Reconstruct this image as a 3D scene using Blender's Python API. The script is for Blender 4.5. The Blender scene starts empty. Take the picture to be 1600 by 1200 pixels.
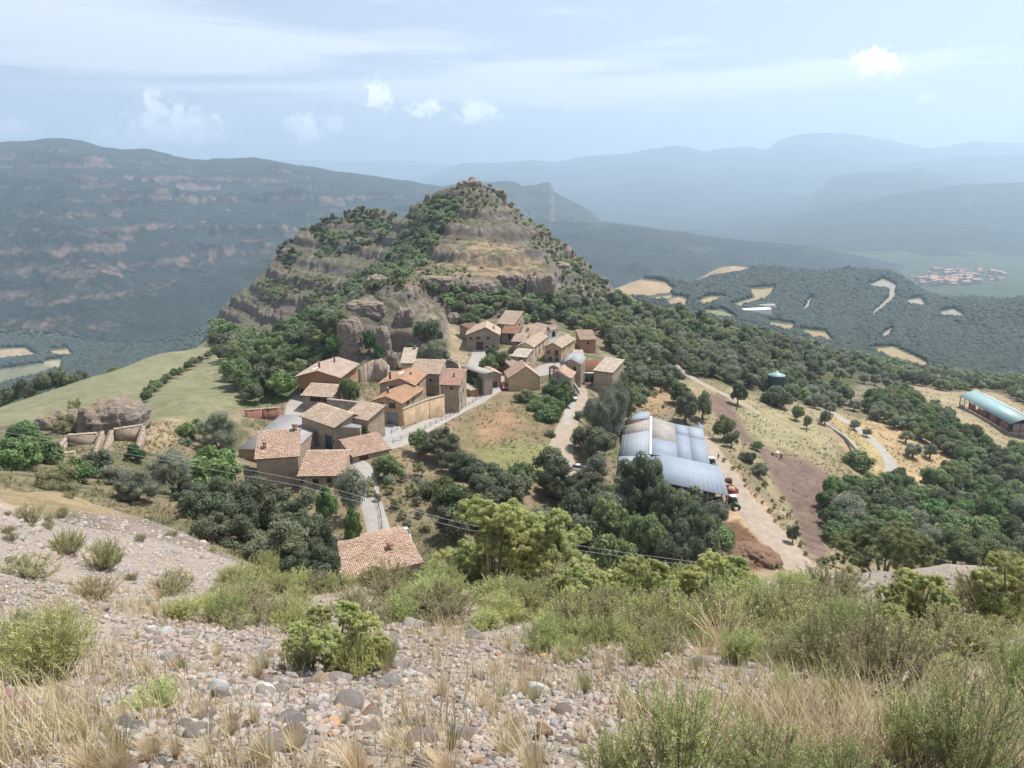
import bpy, bmesh, math, random
import numpy as np
from mathutils import Vector, Matrix, Euler
S = bpy.context.scene
C = S.collection
R = math.radians
F = 1150.0                       # focal length in photo pixels (1600 wide)
TH = math.atan(300 / F)          # camera pitch
CT, ST = math.cos(TH), math.sin(TH)
# ---------------------------------------------------------------- camera
cam = bpy.data.cameras.new('camera')
cam.sensor_width = 36.0
cam.lens = 36.0 * F / 1600
cam.clip_start = 0.05
cam.clip_end = 90000
co = bpy.data.objects.new('camera', cam)
C.objects.link(co)
co.location = (0, 0, 0)
co.rotation_euler = (R(90) - TH, 0, 0)
S.camera = co
# ---------------------------------------------------------------- light
SUN_EL, SUN_AZ = R(63), R(62)    # azimuth clockwise from +Y (the view direction)
sd = bpy.data.lights.new('sun', 'SUN')
sd.energy = 3.6
sd.angle = R(2.5)
sd.color = (1.0, 0.95, 0.87)
so = bpy.data.objects.new('sun', sd)
C.objects.link(so)
sv = Vector((math.sin(SUN_AZ) * math.cos(SUN_EL), math.cos(SUN_AZ) * math.cos(SUN_EL), math.sin(SUN_EL)))
so.rotation_euler = sv.to_track_quat('Z', 'Y').to_euler()
S.view_settings.view_transform = 'Standard'
S.view_settings.look = 'None'
S.view_settings.gamma = 1.0
S.view_settings.use_curve_mapping = False
S.view_settings.exposure = 1.15
S.cycles.volume_bounces = 1
S.cycles.max_bounces = 6
S.cycles.diffuse_bounces = 3


class NT:
    """small helper for node trees"""
    def __init__(s, tree):
        s.t = tree
        s.n = tree.nodes
    def add(s, typ, **kw):
        nd = s.n.new(typ)
        for k, v in kw.items():
            if k == 'inp':
                for a, b in v.items():
                    s.set(nd, a, b)
            else:
                setattr(nd, k, v)
        return nd
    def set(s, nd, a, b):
        sock = nd.inputs[a]
        if isinstance(b, bpy.types.NodeSocket):
            s.t.links.new(b, sock)
        else:
            sock.default_value = b
    def math(s, op, a, b=None, c=None):
        nd = s.n.new('ShaderNodeMath')
        nd.operation = op
        for i, v in enumerate((a, b, c)):
            if v is not None:
                s.set(nd, i, v)
        return nd.outputs[0]
    def mix(s, fac, a, b, blend='MIX'):
        nd = s.n.new('ShaderNodeMix')
        nd.data_type = 'RGBA'
        nd.blend_type = blend
        nd.clamp_factor = True
        s.set(nd, 0, fac)
        for i, v in ((6, a), (7, b)):
            if not isinstance(v, bpy.types.NodeSocket) and len(v) == 3:
                v = (*v, 1)
            s.set(nd, i, v)
        return nd.outputs[2]
    def noise(s, vec, scale, detail=4, rough=0.55, dist=0.0):
        nd = s.n.new('ShaderNodeTexNoise')
        if vec is not None:
            s.t.links.new(vec, nd.inputs['Vector'])
        nd.inputs['Scale'].default_value = scale
        nd.inputs['Detail'].default_value = detail
        nd.inputs['Roughness'].default_value = rough
        nd.inputs['Distortion'].default_value = dist
        return nd.outputs['Fac']
    def ramp(s, fac, stops, interp='LINEAR'):
        nd = s.n.new('ShaderNodeValToRGB')
        nd.color_ramp.interpolation = interp
        e = nd.color_ramp.elements
        while len(e) < len(stops):
            e.new(0.5)
        for el, (p, c) in zip(e, stops):
            el.position = p
            el.color = (*c, 1) if len(c) == 3 else c
        s.set(nd, 0, fac)
        return nd.outputs[0]
    def lin(s, fac, lo, hi, a=0.0, b=1.0):
        nd = s.n.new('ShaderNodeMapRange')
        nd.clamp = True
        for i, v in enumerate((fac, lo, hi, a, b)):
            s.set(nd, i, v)
        return nd.outputs[0]


# ---------------------------------------------------------------- sky with thin cirrus and small cumulus
w = bpy.data.worlds.new('World')
S.world = w
w.use_nodes = True
T = NT(w.node_tree)
T.n.clear()
sky = T.add('ShaderNodeTexSky', sky_type='NISHITA', sun_disc=False, sun_elevation=SUN_EL, sun_rotation=SUN_AZ,
            altitude=900, air_density=1.0, dust_density=1.0, ozone_density=1.6)
geo = T.add('ShaderNodeTexCoord')
sep = T.add('ShaderNodeSeparateXYZ', inp={0: geo.outputs['Generated']})
sx, sy, sz = sep.outputs
U = T.math('DIVIDE', sx, T.math('MAXIMUM', sy, 0.05))
V = T.math('DIVIDE', sz, T.math('MAXIMUM', T.math('SQRT', T.math('ADD', T.math('MULTIPLY', sx, sx), T.math('MULTIPLY', sy, sy))), 0.05))
front = T.lin(sy, 0.05, 0.3)
# U,V at a photo pixel
def sky_uv(px, py):
    a = (600 - py) / F
    y = CT + a * ST
    z = -ST + a * CT
    x = (px - 800) / F
    return x / y, z / math.hypot(x, y)
comb = T.add('ShaderNodeCombineXYZ', inp={0: U, 1: V, 2: 0.0}).outputs[0]
# cirrus: streaks
mp = T.add('ShaderNodeMapping', inp={0: comb, 2: (0, 0, R(-2.5)), 3: (3.0, 34.0, 1)})
n1 = T.noise(mp.outputs[0], 1.6, 6, 0.62, 0.5)
mp2 = T.add('ShaderNodeMapping', inp={0: comb, 2: (0, 0, R(3)), 3: (10.0, 90.0, 1)})
n2 = T.noise(mp2.outputs[0], 1.6, 5, 0.6, 0.3)
cir = T.math('ADD', T.math('MULTIPLY', n1, 0.75), T.math('MULTIPLY', n2, 0.25))
def band(px, py, rx, ry, tilt=0.0):
    u0, v0 = sky_uv(px, py)
    du = T.math('SUBTRACT', U, u0)
    dv = T.math('SUBTRACT', T.math('SUBTRACT', V, v0), T.math('MULTIPLY', du, tilt))
    e = T.math('ADD', T.math('POWER', T.math('ABSOLUTE', T.math('DIVIDE', du, rx / F)), 2.0), T.math('POWER', T.math('ABSOLUTE', T.math('DIVIDE', dv, ry / F)), 2.0))
    return T.math('SUBTRACT', 1.0, T.math('SQRT', e))
cov = None
for b in ((80, 35, 420, 62, -0.02, 1.25), (260, 100, 430, 20, .015, .75), (520, 70, 280, 24, .05, .8), (400, 135, 420, 10, .04, .62), (860, 105, 300, 24, .03, .72), (1060, 65, 130, 10, .02, .55), (1100, 135, 560, 26, .025, .95), (1250, 108, 300, 18, .03, .8), (700, 140, 420, 22, .03, .55), (300, 60, 900, 90, 0, .22), (980, 170, 700, 50, 0, .3)):
    v = T.math('MULTIPLY', T.math('MAXIMUM', band(*b[:5]), 0.0), b[5])
    cov = v if cov is None else T.math('ADD', cov, v)
cir = T.lin(T.math('ADD', cir, T.math('MULTIPLY', T.math('MINIMUM', cov, 1.3), 0.46)), 0.56, 0.86)
cir = T.math('MULTIPLY', T.math('MULTIPLY', cir, 0.8), front)
# cumulus: puffs with ragged tops and flat bases
cn = T.noise(comb, 55, 7, 0.66, 0.5)
cn2 = T.noise(comb, 110, 4, 0.6, 0.0)
cnn = T.math('ADD', T.math('MULTIPLY', T.math('SUBTRACT', cn, 0.5), 1.9), T.math('MULTIPLY', T.math('SUBTRACT', cn2, 0.5), 0.6))
cum = None
for b in ((588, 150, 20, 24, 1.3), (480, 203, 28, 28, 1.15), (520, 193, 18, 13, .6), (664, 170, 34, 14, 1.05), (742, 176, 38, 16, 1.15), (1373, 97, 42, 19, 1.6), (1448, 152, 12, 10, .4), (245, 175, 24, 30, .9), (280, 200, 75, 32, 1.0), (205, 218, 60, 20, .7), (15, 200, 40, 16, .7), (615, 215, 20, 12, .2)):
    e = band(*b[:4])
    m = T.math('MULTIPLY', T.lin(T.math('ADD', T.math('ADD', e, 0.04), T.math('MULTIPLY', cnn, 1.8)), 0.0, 0.62), b[4] * 0.95)
    gate = T.lin(e, -0.7, 0.15)
    m = T.math('MULTIPLY', m, gate)
    cum = m if cum is None else T.math('MAXIMUM', cum, m)
cum = T.math('MULTIPLY', T.math('MINIMUM', cum, 1.0), front)
skyc = T.mix(0.46, T.mix(1.0, sky.outputs[0], (1.02, 0.95, 0.98), 'MULTIPLY'), (5.7, 5.75, 6.0))
cl = T.mix(T.math('MULTIPLY', cir, 0.85), skyc, (8.8, 8.9, 9.2))
cl = T.mix(cum, cl, (13.0, 12.9, 12.9))
bg = T.add('ShaderNodeBackground', inp={0: cl, 1: 0.064})
out = T.add('ShaderNodeOutputWorld', inp={0: bg.outputs[0]})

# ---------------------------------------------------------------- numpy noise
def _hash(ix, iy, seed):
    h = (ix.astype(np.int64) * 374761393 + iy.astype(np.int64) * 668265263 + seed * 974634221) & 0x7fffffff
    h = ((h ^ (h >> 13)) * 1274126177) & 0x7fffffff
    h = h ^ (h >> 16)
    return (h & 0xffff) / 65535.0
def vnoise(x, y, seed=0):
    ix, iy = np.floor(x), np.floor(y)
    fx, fy = x - ix, y - iy
    fx = fx * fx * fx * (fx * (fx * 6 - 15) + 10)
    fy = fy * fy * fy * (fy * (fy * 6 - 15) + 10)
    a = _hash(ix, iy, seed); b = _hash(ix + 1, iy, seed)
    c = _hash(ix, iy + 1, seed); d = _hash(ix + 1, iy + 1, seed)
    return (a + (b - a) * fx) * (1 - fy) + (c + (d - c) * fx) * fy
def fbm(x, y, seed=0, oct=4, gain=0.5):
    s = 0.0; a = 1.0; n = 0.0
    ca, sa = math.cos(0.6), math.sin(0.6)
    for i in range(oct):
        s = s + a * (vnoise(x, y, seed + i * 17) - 0.5); n += a
        x, y = (x * ca - y * sa) * 2.03 + 11.3, (x * sa + y * ca) * 2.03 + 5.7
        a *= gain
    return s / n * 2           # about -1..1
def ridged(x, y, seed=0, oct=4):
    s = 0.0; a = 1.0; n = 0.0
    for i in range(oct):
        s = s + a * (1 - 2 * np.abs(vnoise(x, y, seed + i * 31) - 0.5)); n += a
        x, y = x * 2.1 + 3.3, y * 2.1 + 8.1
        a *= 0.5
    return s / n
def sstep(a, b, x):
    t = np.clip((x - a) / (b - a), 0, 1)
    return t * t * (3 - 2 * t)

# ---------------------------------------------------------------- photo pixel <-> world
def ray(px, py):
    a = (600 - py) / F
    y = CT + a * ST
    return (px - 800) / F / y, (-ST + a * CT) / y        # x/y , z/y
def at(px, py, D):
    u, t = ray(px, py)
    return Vector((u * D, D, t * D))
def to_px(x, y, z):
    yc = y * CT - z * ST          # along forward
    up = y * ST + z * CT
    return 800 + F * x / yc, 600 - F * up / yc

# ---------------------------------------------------------------- terrain control points: (pixel x, pixel y, distance)
P = []
def pts(*a):
    P.extend(a)
def hid(px, D, z):                # a hidden point given by its height
    P.append((px, None, D, z))
for px in (-150, 100, 400, 700, 1000, 1300, 1600, 1760):
    pts((px, 1215, 1.9), (px, 1100, 4.6), (px, 1050, 6.6))
    hid(px, 1.0, -1.55)
for px in (500, 700, 900, 1100, 1300):
    pts((px, 1000, 9.6), (px, 955, 14.5))
    hid(px, 28, -16.2)
    hid(px, 50, -31)
    hid(px, 75, -44)
pts((1500, 960, 9.8), (1600, 940, 10.5), (1480, 915, 16), (1600, 880, 17), (1700, 870, 18))
hid(1500, 28, -15.8); hid(1640, 28, -15.2); hid(1500, 55, -34); hid(1640, 55, -34); hid(1500, 90, -56); hid(1640, 90, -56)
pts((-100, 1000, 8.5), (0, 985, 9.5), (200, 990, 10), (350, 1000, 10))
pts((0, 912, 14), (100, 920, 14.5), (200, 962, 13.5), (320, 985, 12.5), (400, 985, 13), (-120, 890, 14))
hid(0, 20, -11.8); hid(200, 21, -13); hid(380, 22, -13.4); hid(-120, 20, -11.2)
pts((300, 935, 27), (400, 950, 24), (200, 920, 28), (60, 890, 26), (0, 800, 36), (60, 850, 31), (-100, 770, 36), (110, 880, 31))
pts((120, 850, 38), (220, 865, 38), (330, 885, 38), (430, 930, 36), (250, 820, 48), (150, 790, 52), (90, 772, 54), (20, 775, 55), (-120, 740, 60), (360, 870, 46))
hid(150, 66, -31); hid(60, 66, -29.5); hid(270, 62, -32.5)
pts((220, 800, 80), (330, 790, 86), (60, 752, 82), (-100, 735, 85), (130, 740, 98))
hid(420, 60, -36); hid(480, 80, -46); hid(380, 78, -41)
pts((100, 715, 112), (200, 712, 114), (0, 700, 116), (260, 690, 125), (-120, 690, 118), (30, 668, 135), (270, 660, 140))
pts((230, 655, 150), (330, 640, 158), (100, 650, 172), (0, 652, 168), (-150, 668, 165), (280, 610, 190), (370, 600, 195))
pts((330, 540, 320), (160, 585, 255), (60, 618, 215), (250, 552, 290), (0, 640, 190), (-120, 665, 178), (240, 600, 215), (330, 570, 260), (380, 560, 255))
for px, D, z in ((-150, 240, -85), (0, 260, -77), (100, 300, -83), (200, 360, -88), (300, 410, -92), (0, 300, -92), (100, 340, -104), (200, 400, -112), (-100, 380, -150), (50, 450, -160), (250, 560, -190), (340, 600, -190), (0, 700, -230), (200, 850, -260), (400, 800, -230)):
    hid(px, D, z)
# village
hid(560, 84, -50.5); hid(640, 84, -51)
pts((560, 905, 95), (640, 890, 97), (600, 800, 112), (520, 770, 122), (430, 770, 125), (350, 760, 118), (300, 770, 102), (500, 700, 150), (440, 700, 150), (350, 700, 150), (480, 655, 165), (410, 650, 166), (300, 670, 145), (440, 625, 175), (500, 620, 180), (480, 600, 186))
pts((530, 600, 184), (600, 610, 182), (570, 680, 153), (620, 690, 150), (650, 672, 158), (700, 650, 172), (790, 600, 205), (740, 628, 187))
pts((640, 590, 192), (700, 595, 198), (750, 548, 236), (780, 560, 228), (730, 570, 220), (790, 520, 256), (850, 520, 258), (860, 560, 226), (830, 575, 218), (900, 590, 212), (870, 600, 205), (905, 612, 200), (950, 590, 216), (920, 548, 246), (970, 560, 245), (950, 520, 275))
pts((760, 700, 150), (760, 650, 172), (830, 640, 178), (840, 740, 140), (700, 700, 147), (640, 740, 131), (600, 720, 137), (700, 770, 122), (650, 800, 112), (780, 800, 118), (860, 690, 158), (885, 690, 160), (900, 735, 149), (870, 730, 147), (900, 650, 180), (940, 760, 143), (960, 690, 170))
hid(800, 100, -55); hid(900, 110, -60); hid(1000, 105, -62); hid(700, 100, -52)
# farm shed, tracks, pasture
pts((1130, 800, 148), (1010, 655, 196), (1090, 685, 190), (970, 690, 176), (1000, 790, 140), (1060, 800, 143), (1180, 800, 149), (1150, 740, 166), (1130, 700, 182), (1250, 880, 127), (1200, 850, 134), (1120, 860, 128))
pts((1100, 625, 222), (1150, 640, 219), (1010, 610, 222), (1040, 560, 262), (1230, 760, 170), (1280, 690, 205), (1290, 850, 140), (1220, 700, 196), (1180, 690, 196), (1210, 790, 158), (1310, 770, 172))
pts((1390, 740, 200), (1350, 680, 225), (1310, 650, 245), (1450, 720, 215), (1420, 660, 252), (1500, 800, 176), (1600, 850, 152), (1390, 840, 155), (1700, 850, 150), (1520, 740, 215), (1580, 760, 205))
hid(1300, 100, -66); hid(1450, 115, -70); hid(1620, 110, -68); hid(1150, 95, -60)
pts((1500, 642, 288), (1590, 680, 260), (1680, 690, 262), (1560, 650, 285), (1640, 650, 300))
pts((1300, 600, 312), (1200, 580, 305), (1100, 560, 310), (1040, 510, 350), (1000, 475, 390), (1080, 500, 440), (1180, 530, 470), (1300, 552, 500), (1400, 580, 440), (1450, 590, 440), (1600, 615, 390), (1750, 620, 390), (1160, 600, 262), (1220, 620, 262))
# the rocky hill
pts((590, 550, 228), (520, 570, 222), (545, 488, 232), (600, 482, 238), (640, 500, 240), (690, 490, 275), (640, 545, 222), (690, 540, 235))
pts((590, 432, 270), (640, 428, 285), (585, 472, 258), (700, 440, 292), (760, 470, 292), (840, 480, 290), (700, 418, 312), (790, 400, 330), (820, 420, 315), (760, 382, 348), (720, 385, 345), (860, 470, 300), (870, 500, 285), (880, 420, 340), (900, 460, 325))
pts((740, 350, 368), (700, 350, 372), (780, 345, 375), (830, 375, 372), (740, 312, 402), (720, 300, 412), (735, 282, 424), (760, 292, 424), (784, 302, 424), (800, 330, 420), (830, 350, 416), (870, 375, 412), (905, 402, 405), (940, 442, 396), (970, 462, 392), (920, 440, 360), (960, 490, 340))
pts((700, 293, 426), (670, 312, 430), (640, 332, 440), (615, 345, 455), (660, 350, 400), (650, 390, 375), (620, 410, 390), (600, 400, 412), (570, 460, 350), (600, 445, 300), (560, 500, 275), (525, 520, 270))
pts((580, 323, 520), (610, 330, 516), (545, 330, 518), (500, 352, 508), (440, 392, 496), (415, 425, 485), (380, 460, 470), (348, 480, 455), (346, 505, 440), (370, 520, 415), (430, 520, 372), (480, 500, 360), (470, 450, 400), (420, 480, 405), (530, 400, 440), (480, 400, 460), (580, 370, 460), (540, 440, 390), (560, 360, 490), (600, 370, 450))
pts((440, 560, 290), (400, 590, 240), (350, 545, 330), (480, 560, 270), (420, 620, 205), (500, 540, 290), (330, 525, 400))
for px, D, z in ((735, 470, -20), (735, 560, -90), (850, 500, -80), (950, 470, -90), (600, 560, -40), (580, 640, -110), (480, 600, -100), (380, 560, -130), (330, 500, -120), (450, 700, -160), (700, 750, -170), (850, 700, -160), (1000, 480, -90), (950, 640, -150), (1080, 560, -118), (660, 500, -40)):
    hid(px, D, z)
# beyond, towards the valley
pts((1200, 515, 640), (1300, 540, 640), (1480, 590, 560), (1620, 600, 520))
for px, D, z in ((700, 1500, -300), (900, 900, -190), (1050, 800, -165)):
    hid(px, D, z)
pts((965, 452, 1150), (1010, 448, 1180), (1010, 436, 1320), (1100, 432, 1450), (1120, 418, 1650), (1165, 418, 1600), (1060, 470, 1000), (1150, 470, 1150), (1180, 492, 980), (1100, 490, 900), (1240, 432, 1700), (1290, 424, 1800), (1350, 424, 1750), (1400, 436, 1600), (1390, 470, 1400), (1350, 500, 1200), (1250, 520, 900), (1300, 470, 1350), (1450, 475, 1300), (1480, 492, 1150), (1500, 555, 800), (1400, 545, 800))
pts((1600, 480, 1150), (1560, 505, 1100), (1520, 520, 1000), (1600, 550, 850), (1700, 450, 1250), (1800, 470, 1150))
for px, D, z in ((1000, 1500, -240), (1150, 2000, -300), (1350, 2200, -310), (1480, 1700, -280), (1650, 1600, -260), (1800, 1700, -260), (-200, 1000, -270), (0, 1300, -312), (200, 1300, -312), (400, 1300, -312), (-200, 1500, -315), (600, 1300, -300)):
    hid(px, D, z)
VZ = -325
for px in range(-250, 1900, 200):
    hid(px, 2600, VZ); hid(px, 3800, VZ - 5)

cp = []
for p in P:
    if p[1] is None:
        u, _ = ray(p[0], 600 if p[2] < 300 else 450)
        cp.append((u, math.log(p[2]), p[3] / p[2]))
    else:
        u, t = ray(p[0], p[1])
        cp.append((u, math.log(p[2]), t))
cp = np.array(cp)
CC = 0.035
def _phi(du, dv):
    return np.sqrt(du * du + dv * dv + CC * CC)
K = _phi(cp[:, None, 0] - cp[None, :, 0], cp[:, None, 1] - cp[None, :, 1])
n = len(cp)
A = np.zeros((n + 3, n + 3))
A[:n, :n] = K - 0.002 * np.eye(n)
A[:n, n] = 1; A[:n, n + 1] = cp[:, 0]; A[:n, n + 2] = cp[:, 1]
A[n:, :n] = A[:n, n:].T
W = np.linalg.solve(A, np.concatenate([cp[:, 2], np.zeros(3)]))
GU = np.linspace(-1.0, 1.0, 401)
GV = np.linspace(math.log(0.9), math.log(4200), 841)
G = np.zeros((len(GV), len(GU)))
for i in range(len(GV)):
    k = _phi(GU[:, None] - cp[None, :, 0], GV[i] - cp[None, :, 1])
    G[i] = k @ W[:n] + W[n] + W[n + 1] * GU + W[n + 2] * GV[i]
def tbase(u, v):
    fu = np.clip((u - GU[0]) / (GU[1] - GU[0]), 0, len(GU) - 1.001)
    fv = np.clip((v - GV[0]) / (GV[1] - GV[0]), 0, len(GV) - 1.001)
    i, j = fu.astype(int), fv.astype(int)
    a, b = fu - i, fv - j
    return (G[j, i] * (1 - a) + G[j, i + 1] * a) * (1 - b) + (G[j + 1, i] * (1 - a) + G[j + 1, i + 1] * a) * b

def inpoly(x, y, poly):
    r = np.zeros(x.shape, bool)
    m = len(poly)
    for i in range(m):
        x1, y1 = poly[i]; x2, y2 = poly[(i + 1) % m]
        if y1 == y2:
            continue
        c = ((y1 > y) != (y2 > y)) & (x < (x2 - x1) * (y - y1) / (y2 - y1) + x1)
        r ^= c
    return r
def polydist(x, y, poly):
    """signed distance in pixels, positive inside"""
    d = np.full(x.shape, 1e9)
    m = len(poly)
    for i in range(m):
        x1, y1 = poly[i]; x2, y2 = poly[(i + 1) % m]
        dx, dy = x2 - x1, y2 - y1
        t = np.clip(((x - x1) * dx + (y - y1) * dy) / (dx * dx + dy * dy + 1e-9), 0, 1)
        d = np.minimum(d, np.hypot(x - x1 - t * dx, y - y1 - t * dy))
    return np.where(inpoly(x, y, poly), d, -d)
HILL = [(335, 545), (330, 470), (400, 380), (480, 330), (560, 300), (640, 310), (720, 260), (800, 280), (880, 350), (960, 430), (1000, 480), (940, 505), (860, 500), (760, 495), (700, 505), (700, 545), (640, 560), (560, 575), (520, 570), (525, 520), (560, 470), (470, 505), (400, 525)]
SLABS = [[(-200, 770), (0, 778), (70, 800), (112, 850), (105, 890), (0, 890), (-200, 890)], [(110, 880), (90, 800), (200, 800), (290, 820), (370, 880), (470, 935), (420, 950), (300, 940), (170, 930)]]
def height(u, v, detail=True):
    """terrain height at x = u*y, y = exp(v)"""
    y = np.exp(v); x = u * y
    t = tbase(u, v)
    z = t * y
    if not detail:
        return z
    # rolling unevenness that grows with distance
    px, py = to_px(x, y, z)
    amp = np.interp(y, [1, 8, 20, 60, 150, 400, 700, 1500, 3000], [0.03, 0.10, .3, .6, .25, 1.0, 6, 19, 12])
    z = z + amp * fbm(x / np.interp(y, [1, 20, 100, 700, 2000], [.9, 4, 12, 70, 160]), y / np.interp(y, [1, 20, 100, 700, 2000], [.9, 4, 12, 70, 160]), 3, 4)
    nr = 1 - sstep(30, 60, y)
    if nr.max() > 0:
        z = z + nr * (np.interp(y, [1, 6, 20, 60], [.012, .03, .10, .16]) * fbm(x / np.interp(y, [1, 20, 60], [.25, .9, 1.6]), y / np.interp(y, [1, 20, 60], [.25, .9, 1.6]), 13, 4) + np.interp(y, [14, 25, 50], [0, .22, .30]) * (ridged(x / 3.2, y / 1.8, 15, 4) - .5))
    # strata of the rocky hill
    hd = polydist(px, py, HILL)
    wgt = sstep(-8, 14, hd) * sstep(195, 215, y) * (1 - sstep(545, 575, y))
    if wgt.max() > 0:
        nz = fbm(x / 55, y / 55, 21, 3) * 3.6 + fbm(x / 11, y / 11, 5, 4) * 1.2 + .05 * x
        z = z + wgt * (2.0 * fbm(x / 26, y / 26, 33, 4) + .9 * (ridged(x / 9, y / 9, 35, 4) - .55))
        per = 8.5
        q = (z + nz) / per
        fl = np.floor(q); fr = q - fl
        st = np.clip((fr - 0.38) * 6.5, 0, 1)
        q2 = (z + nz * 0.6) / 3.4
        f2 = q2 - np.floor(q2); s2 = np.clip((f2 - 0.36) * 5.5, 0, 1)
        zt = per * (fl + 0.8 * st + 0.2 * fr) - nz + 0.6
        zt = 0.62 * zt + 0.38 * (3.4 * (np.floor(q2) + s2) - nz * 0.6)
        # vertical clefts
        cle = ridged(x / 13 + 0.3 * z / 10, y / 13, 77, 3)
        zt = zt - 2.0 * sstep(0.70, 0.93, cle) - .7 * sstep(.68, .92, ridged(x / 5.2 + .2 * z / 5, y / 5.2, 79, 2)) + 0.6 * fbm(x / 2.6, y / 2.6, 91, 3)
        z = z + (zt - z) * wgt * 0.95
    return z
# dense lookup (t = z/y) used to drop things on the ground
LU = np.linspace(-0.98, 0.98, 1301)
LV = np.linspace(math.log(1.0), math.log(2600), 1601)
LT = np.zeros((len(LV), len(LU)), np.float32)
for i in range(0, len(LV), 80):
    vv, uu = np.meshgrid(LV[i:i + 80], LU, indexing='ij')
    LT[i:i + 80] = height(uu, vv) / np.exp(vv)
def ground(x, y):
    u, v = x / y, math.log(y)
    fu = min(max((u - LU[0]) / (LU[1] - LU[0]), 0), len(LU) - 1.001)
    fv = min(max((v - LV[0]) / (LV[1] - LV[0]), 0), len(LV) - 1.001)
    i, j = int(fu), int(fv); a, b = fu - i, fv - j
    return float(((LT[j, i] * (1 - a) + LT[j, i + 1] * a) * (1 - b) + (LT[j + 1, i] * (1 - a) + LT[j + 1, i + 1] * a) * b) * y)
def gz(x, y):
    return Vector((x, y, ground(x, y)))
def hit(px, py, dmin=1.2, dmax=2500):
    """where the view ray of a photo pixel meets the terrain at a distance beyond dmin"""
    u, t = ray(px, py)
    iu = int(round((u - LU[0]) / (LU[1] - LU[0])))
    iu = min(max(iu, 0), len(LU) - 1)
    col = LT[:, iu]
    j0 = int(np.searchsorted(LV, math.log(dmin)))
    ok = np.nonzero(col[j0:] >= t)[0]
    j = j0 + int(ok[0]) if len(ok) else int(np.searchsorted(LV, math.log(dmax)))
    j = min(j, len(LV) - 1)
    if j > j0 and len(ok):
        t0, t1 = col[j - 1], col[j]
        f = (t - t0) / (t1 - t0) if t1 != t0 else 0
        v = LV[j - 1] + f * (LV[j] - LV[j - 1])
    else:
        v = LV[j]
    y = min(math.exp(v), dmax)
    return gz(u * y, y)
def gp(px, D):
    """ground below/above the pixel column px at distance D"""
    u = (px - 800) / F / (CT - 0.1 * ST)
    return gz(u * D, D)
# ---------------------------------------------------------------- tagging
def tag(o, label=None, cat=None, group=None, kind=None):
    if label: o['label'] = label
    if cat: o['category'] = cat
    if group: o['group'] = group
    if kind: o['kind'] = kind
    return o
def link(name, me, parent=None, mat=None):
    if mat is not None and not me.materials:
        me.materials.append(mat)
    o = bpy.data.objects.new(name, me)
    C.objects.link(o)
    if parent is not None:
        o.parent = parent
    return o
def empty(name, loc, rz=0.0):
    o = bpy.data.objects.new(name, None)
    C.objects.link(o)
    o.location = loc
    o.rotation_euler = (0, 0, rz)
    o.empty_display_size = 0.5
    return o
def np_mesh(name, verts, faces, smooth=True, mat=None, col=None, attr='col', mats=None):
    """verts (n,3), faces (m,k) all the same size"""
    me = bpy.data.meshes.new(name)
    verts = np.asarray(verts, np.float32); faces = np.asarray(faces, np.int32)
    me.vertices.add(len(verts)); me.vertices.foreach_set('co', verts.ravel())
    k = faces.shape[1]
    me.loops.add(faces.size); me.loops.foreach_set('vertex_index', faces.ravel())
    me.polygons.add(len(faces))
    me.polygons.foreach_set('loop_start', np.arange(0, faces.size, k, dtype=np.int32))
    if smooth:
        me.polygons.foreach_set('use_smooth', np.ones(len(faces), bool))
    if mats is not None:
        me.polygons.foreach_set('material_index', np.asarray(mats, np.int32))
    if col is not None:
        a = me.attributes.new(attr, 'FLOAT_COLOR', 'POINT')
        a.data.foreach_set('color', np.asarray(col, np.float32).ravel())
    me.update(calc_edges=True)
    if mat is not None:
        for m in (mat if isinstance(mat, (list, tuple)) else [mat]):
            me.materials.append(m)
    return me
def grid_faces(nr, nc):
    i = np.arange((nr - 1) * (nc - 1)); r, c = i // (nc - 1), i % (nc - 1)
    a = r * nc + c
    return np.stack([a, a + 1, a + nc + 1, a + nc], 1)

# ---------------------------------------------------------------- materials
def new_mat(name):
    m = bpy.data.materials.new(name)
    m.use_nodes = True
    t = NT(m.node_tree)
    t.n.clear()
    b = t.add('ShaderNodeBsdfPrincipled')
    o = t.add('ShaderNodeOutputMaterial', inp={0: b.outputs[0]})
    b.inputs['Roughness'].default_value = 0.85
    b.inputs['Specular IOR Level'].default_value = 0.25
    return m, t, b
def simple(name, col, rough=0.8, var=0.15, scale=3.0, metal=0.0, spec=0.25, bump=0.0):
    m, t, b = new_mat(name)
    tc = t.add('ShaderNodeTexCoord').outputs['Object']
    n = t.noise(tc, scale, 5)
    f = t.lin(n, 0.25, 0.75, 1 - var, 1 + var)
    hs = t.add('ShaderNodeHueSaturation', inp={'Color': (*col, 1), 'Value': f})
    t.set(b, 'Base Color', hs.outputs[0])
    b.inputs['Roughness'].default_value = rough
    b.inputs['Metallic'].default_value = metal
    b.inputs['Specular IOR Level'].default_value = spec
    if bump:
        bp = t.add('ShaderNodeBump', inp={'Height': n, 'Distance': bump, 'Strength': 0.7})
        t.set(b, 'Normal', bp.outputs[0])
    return m
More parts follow.
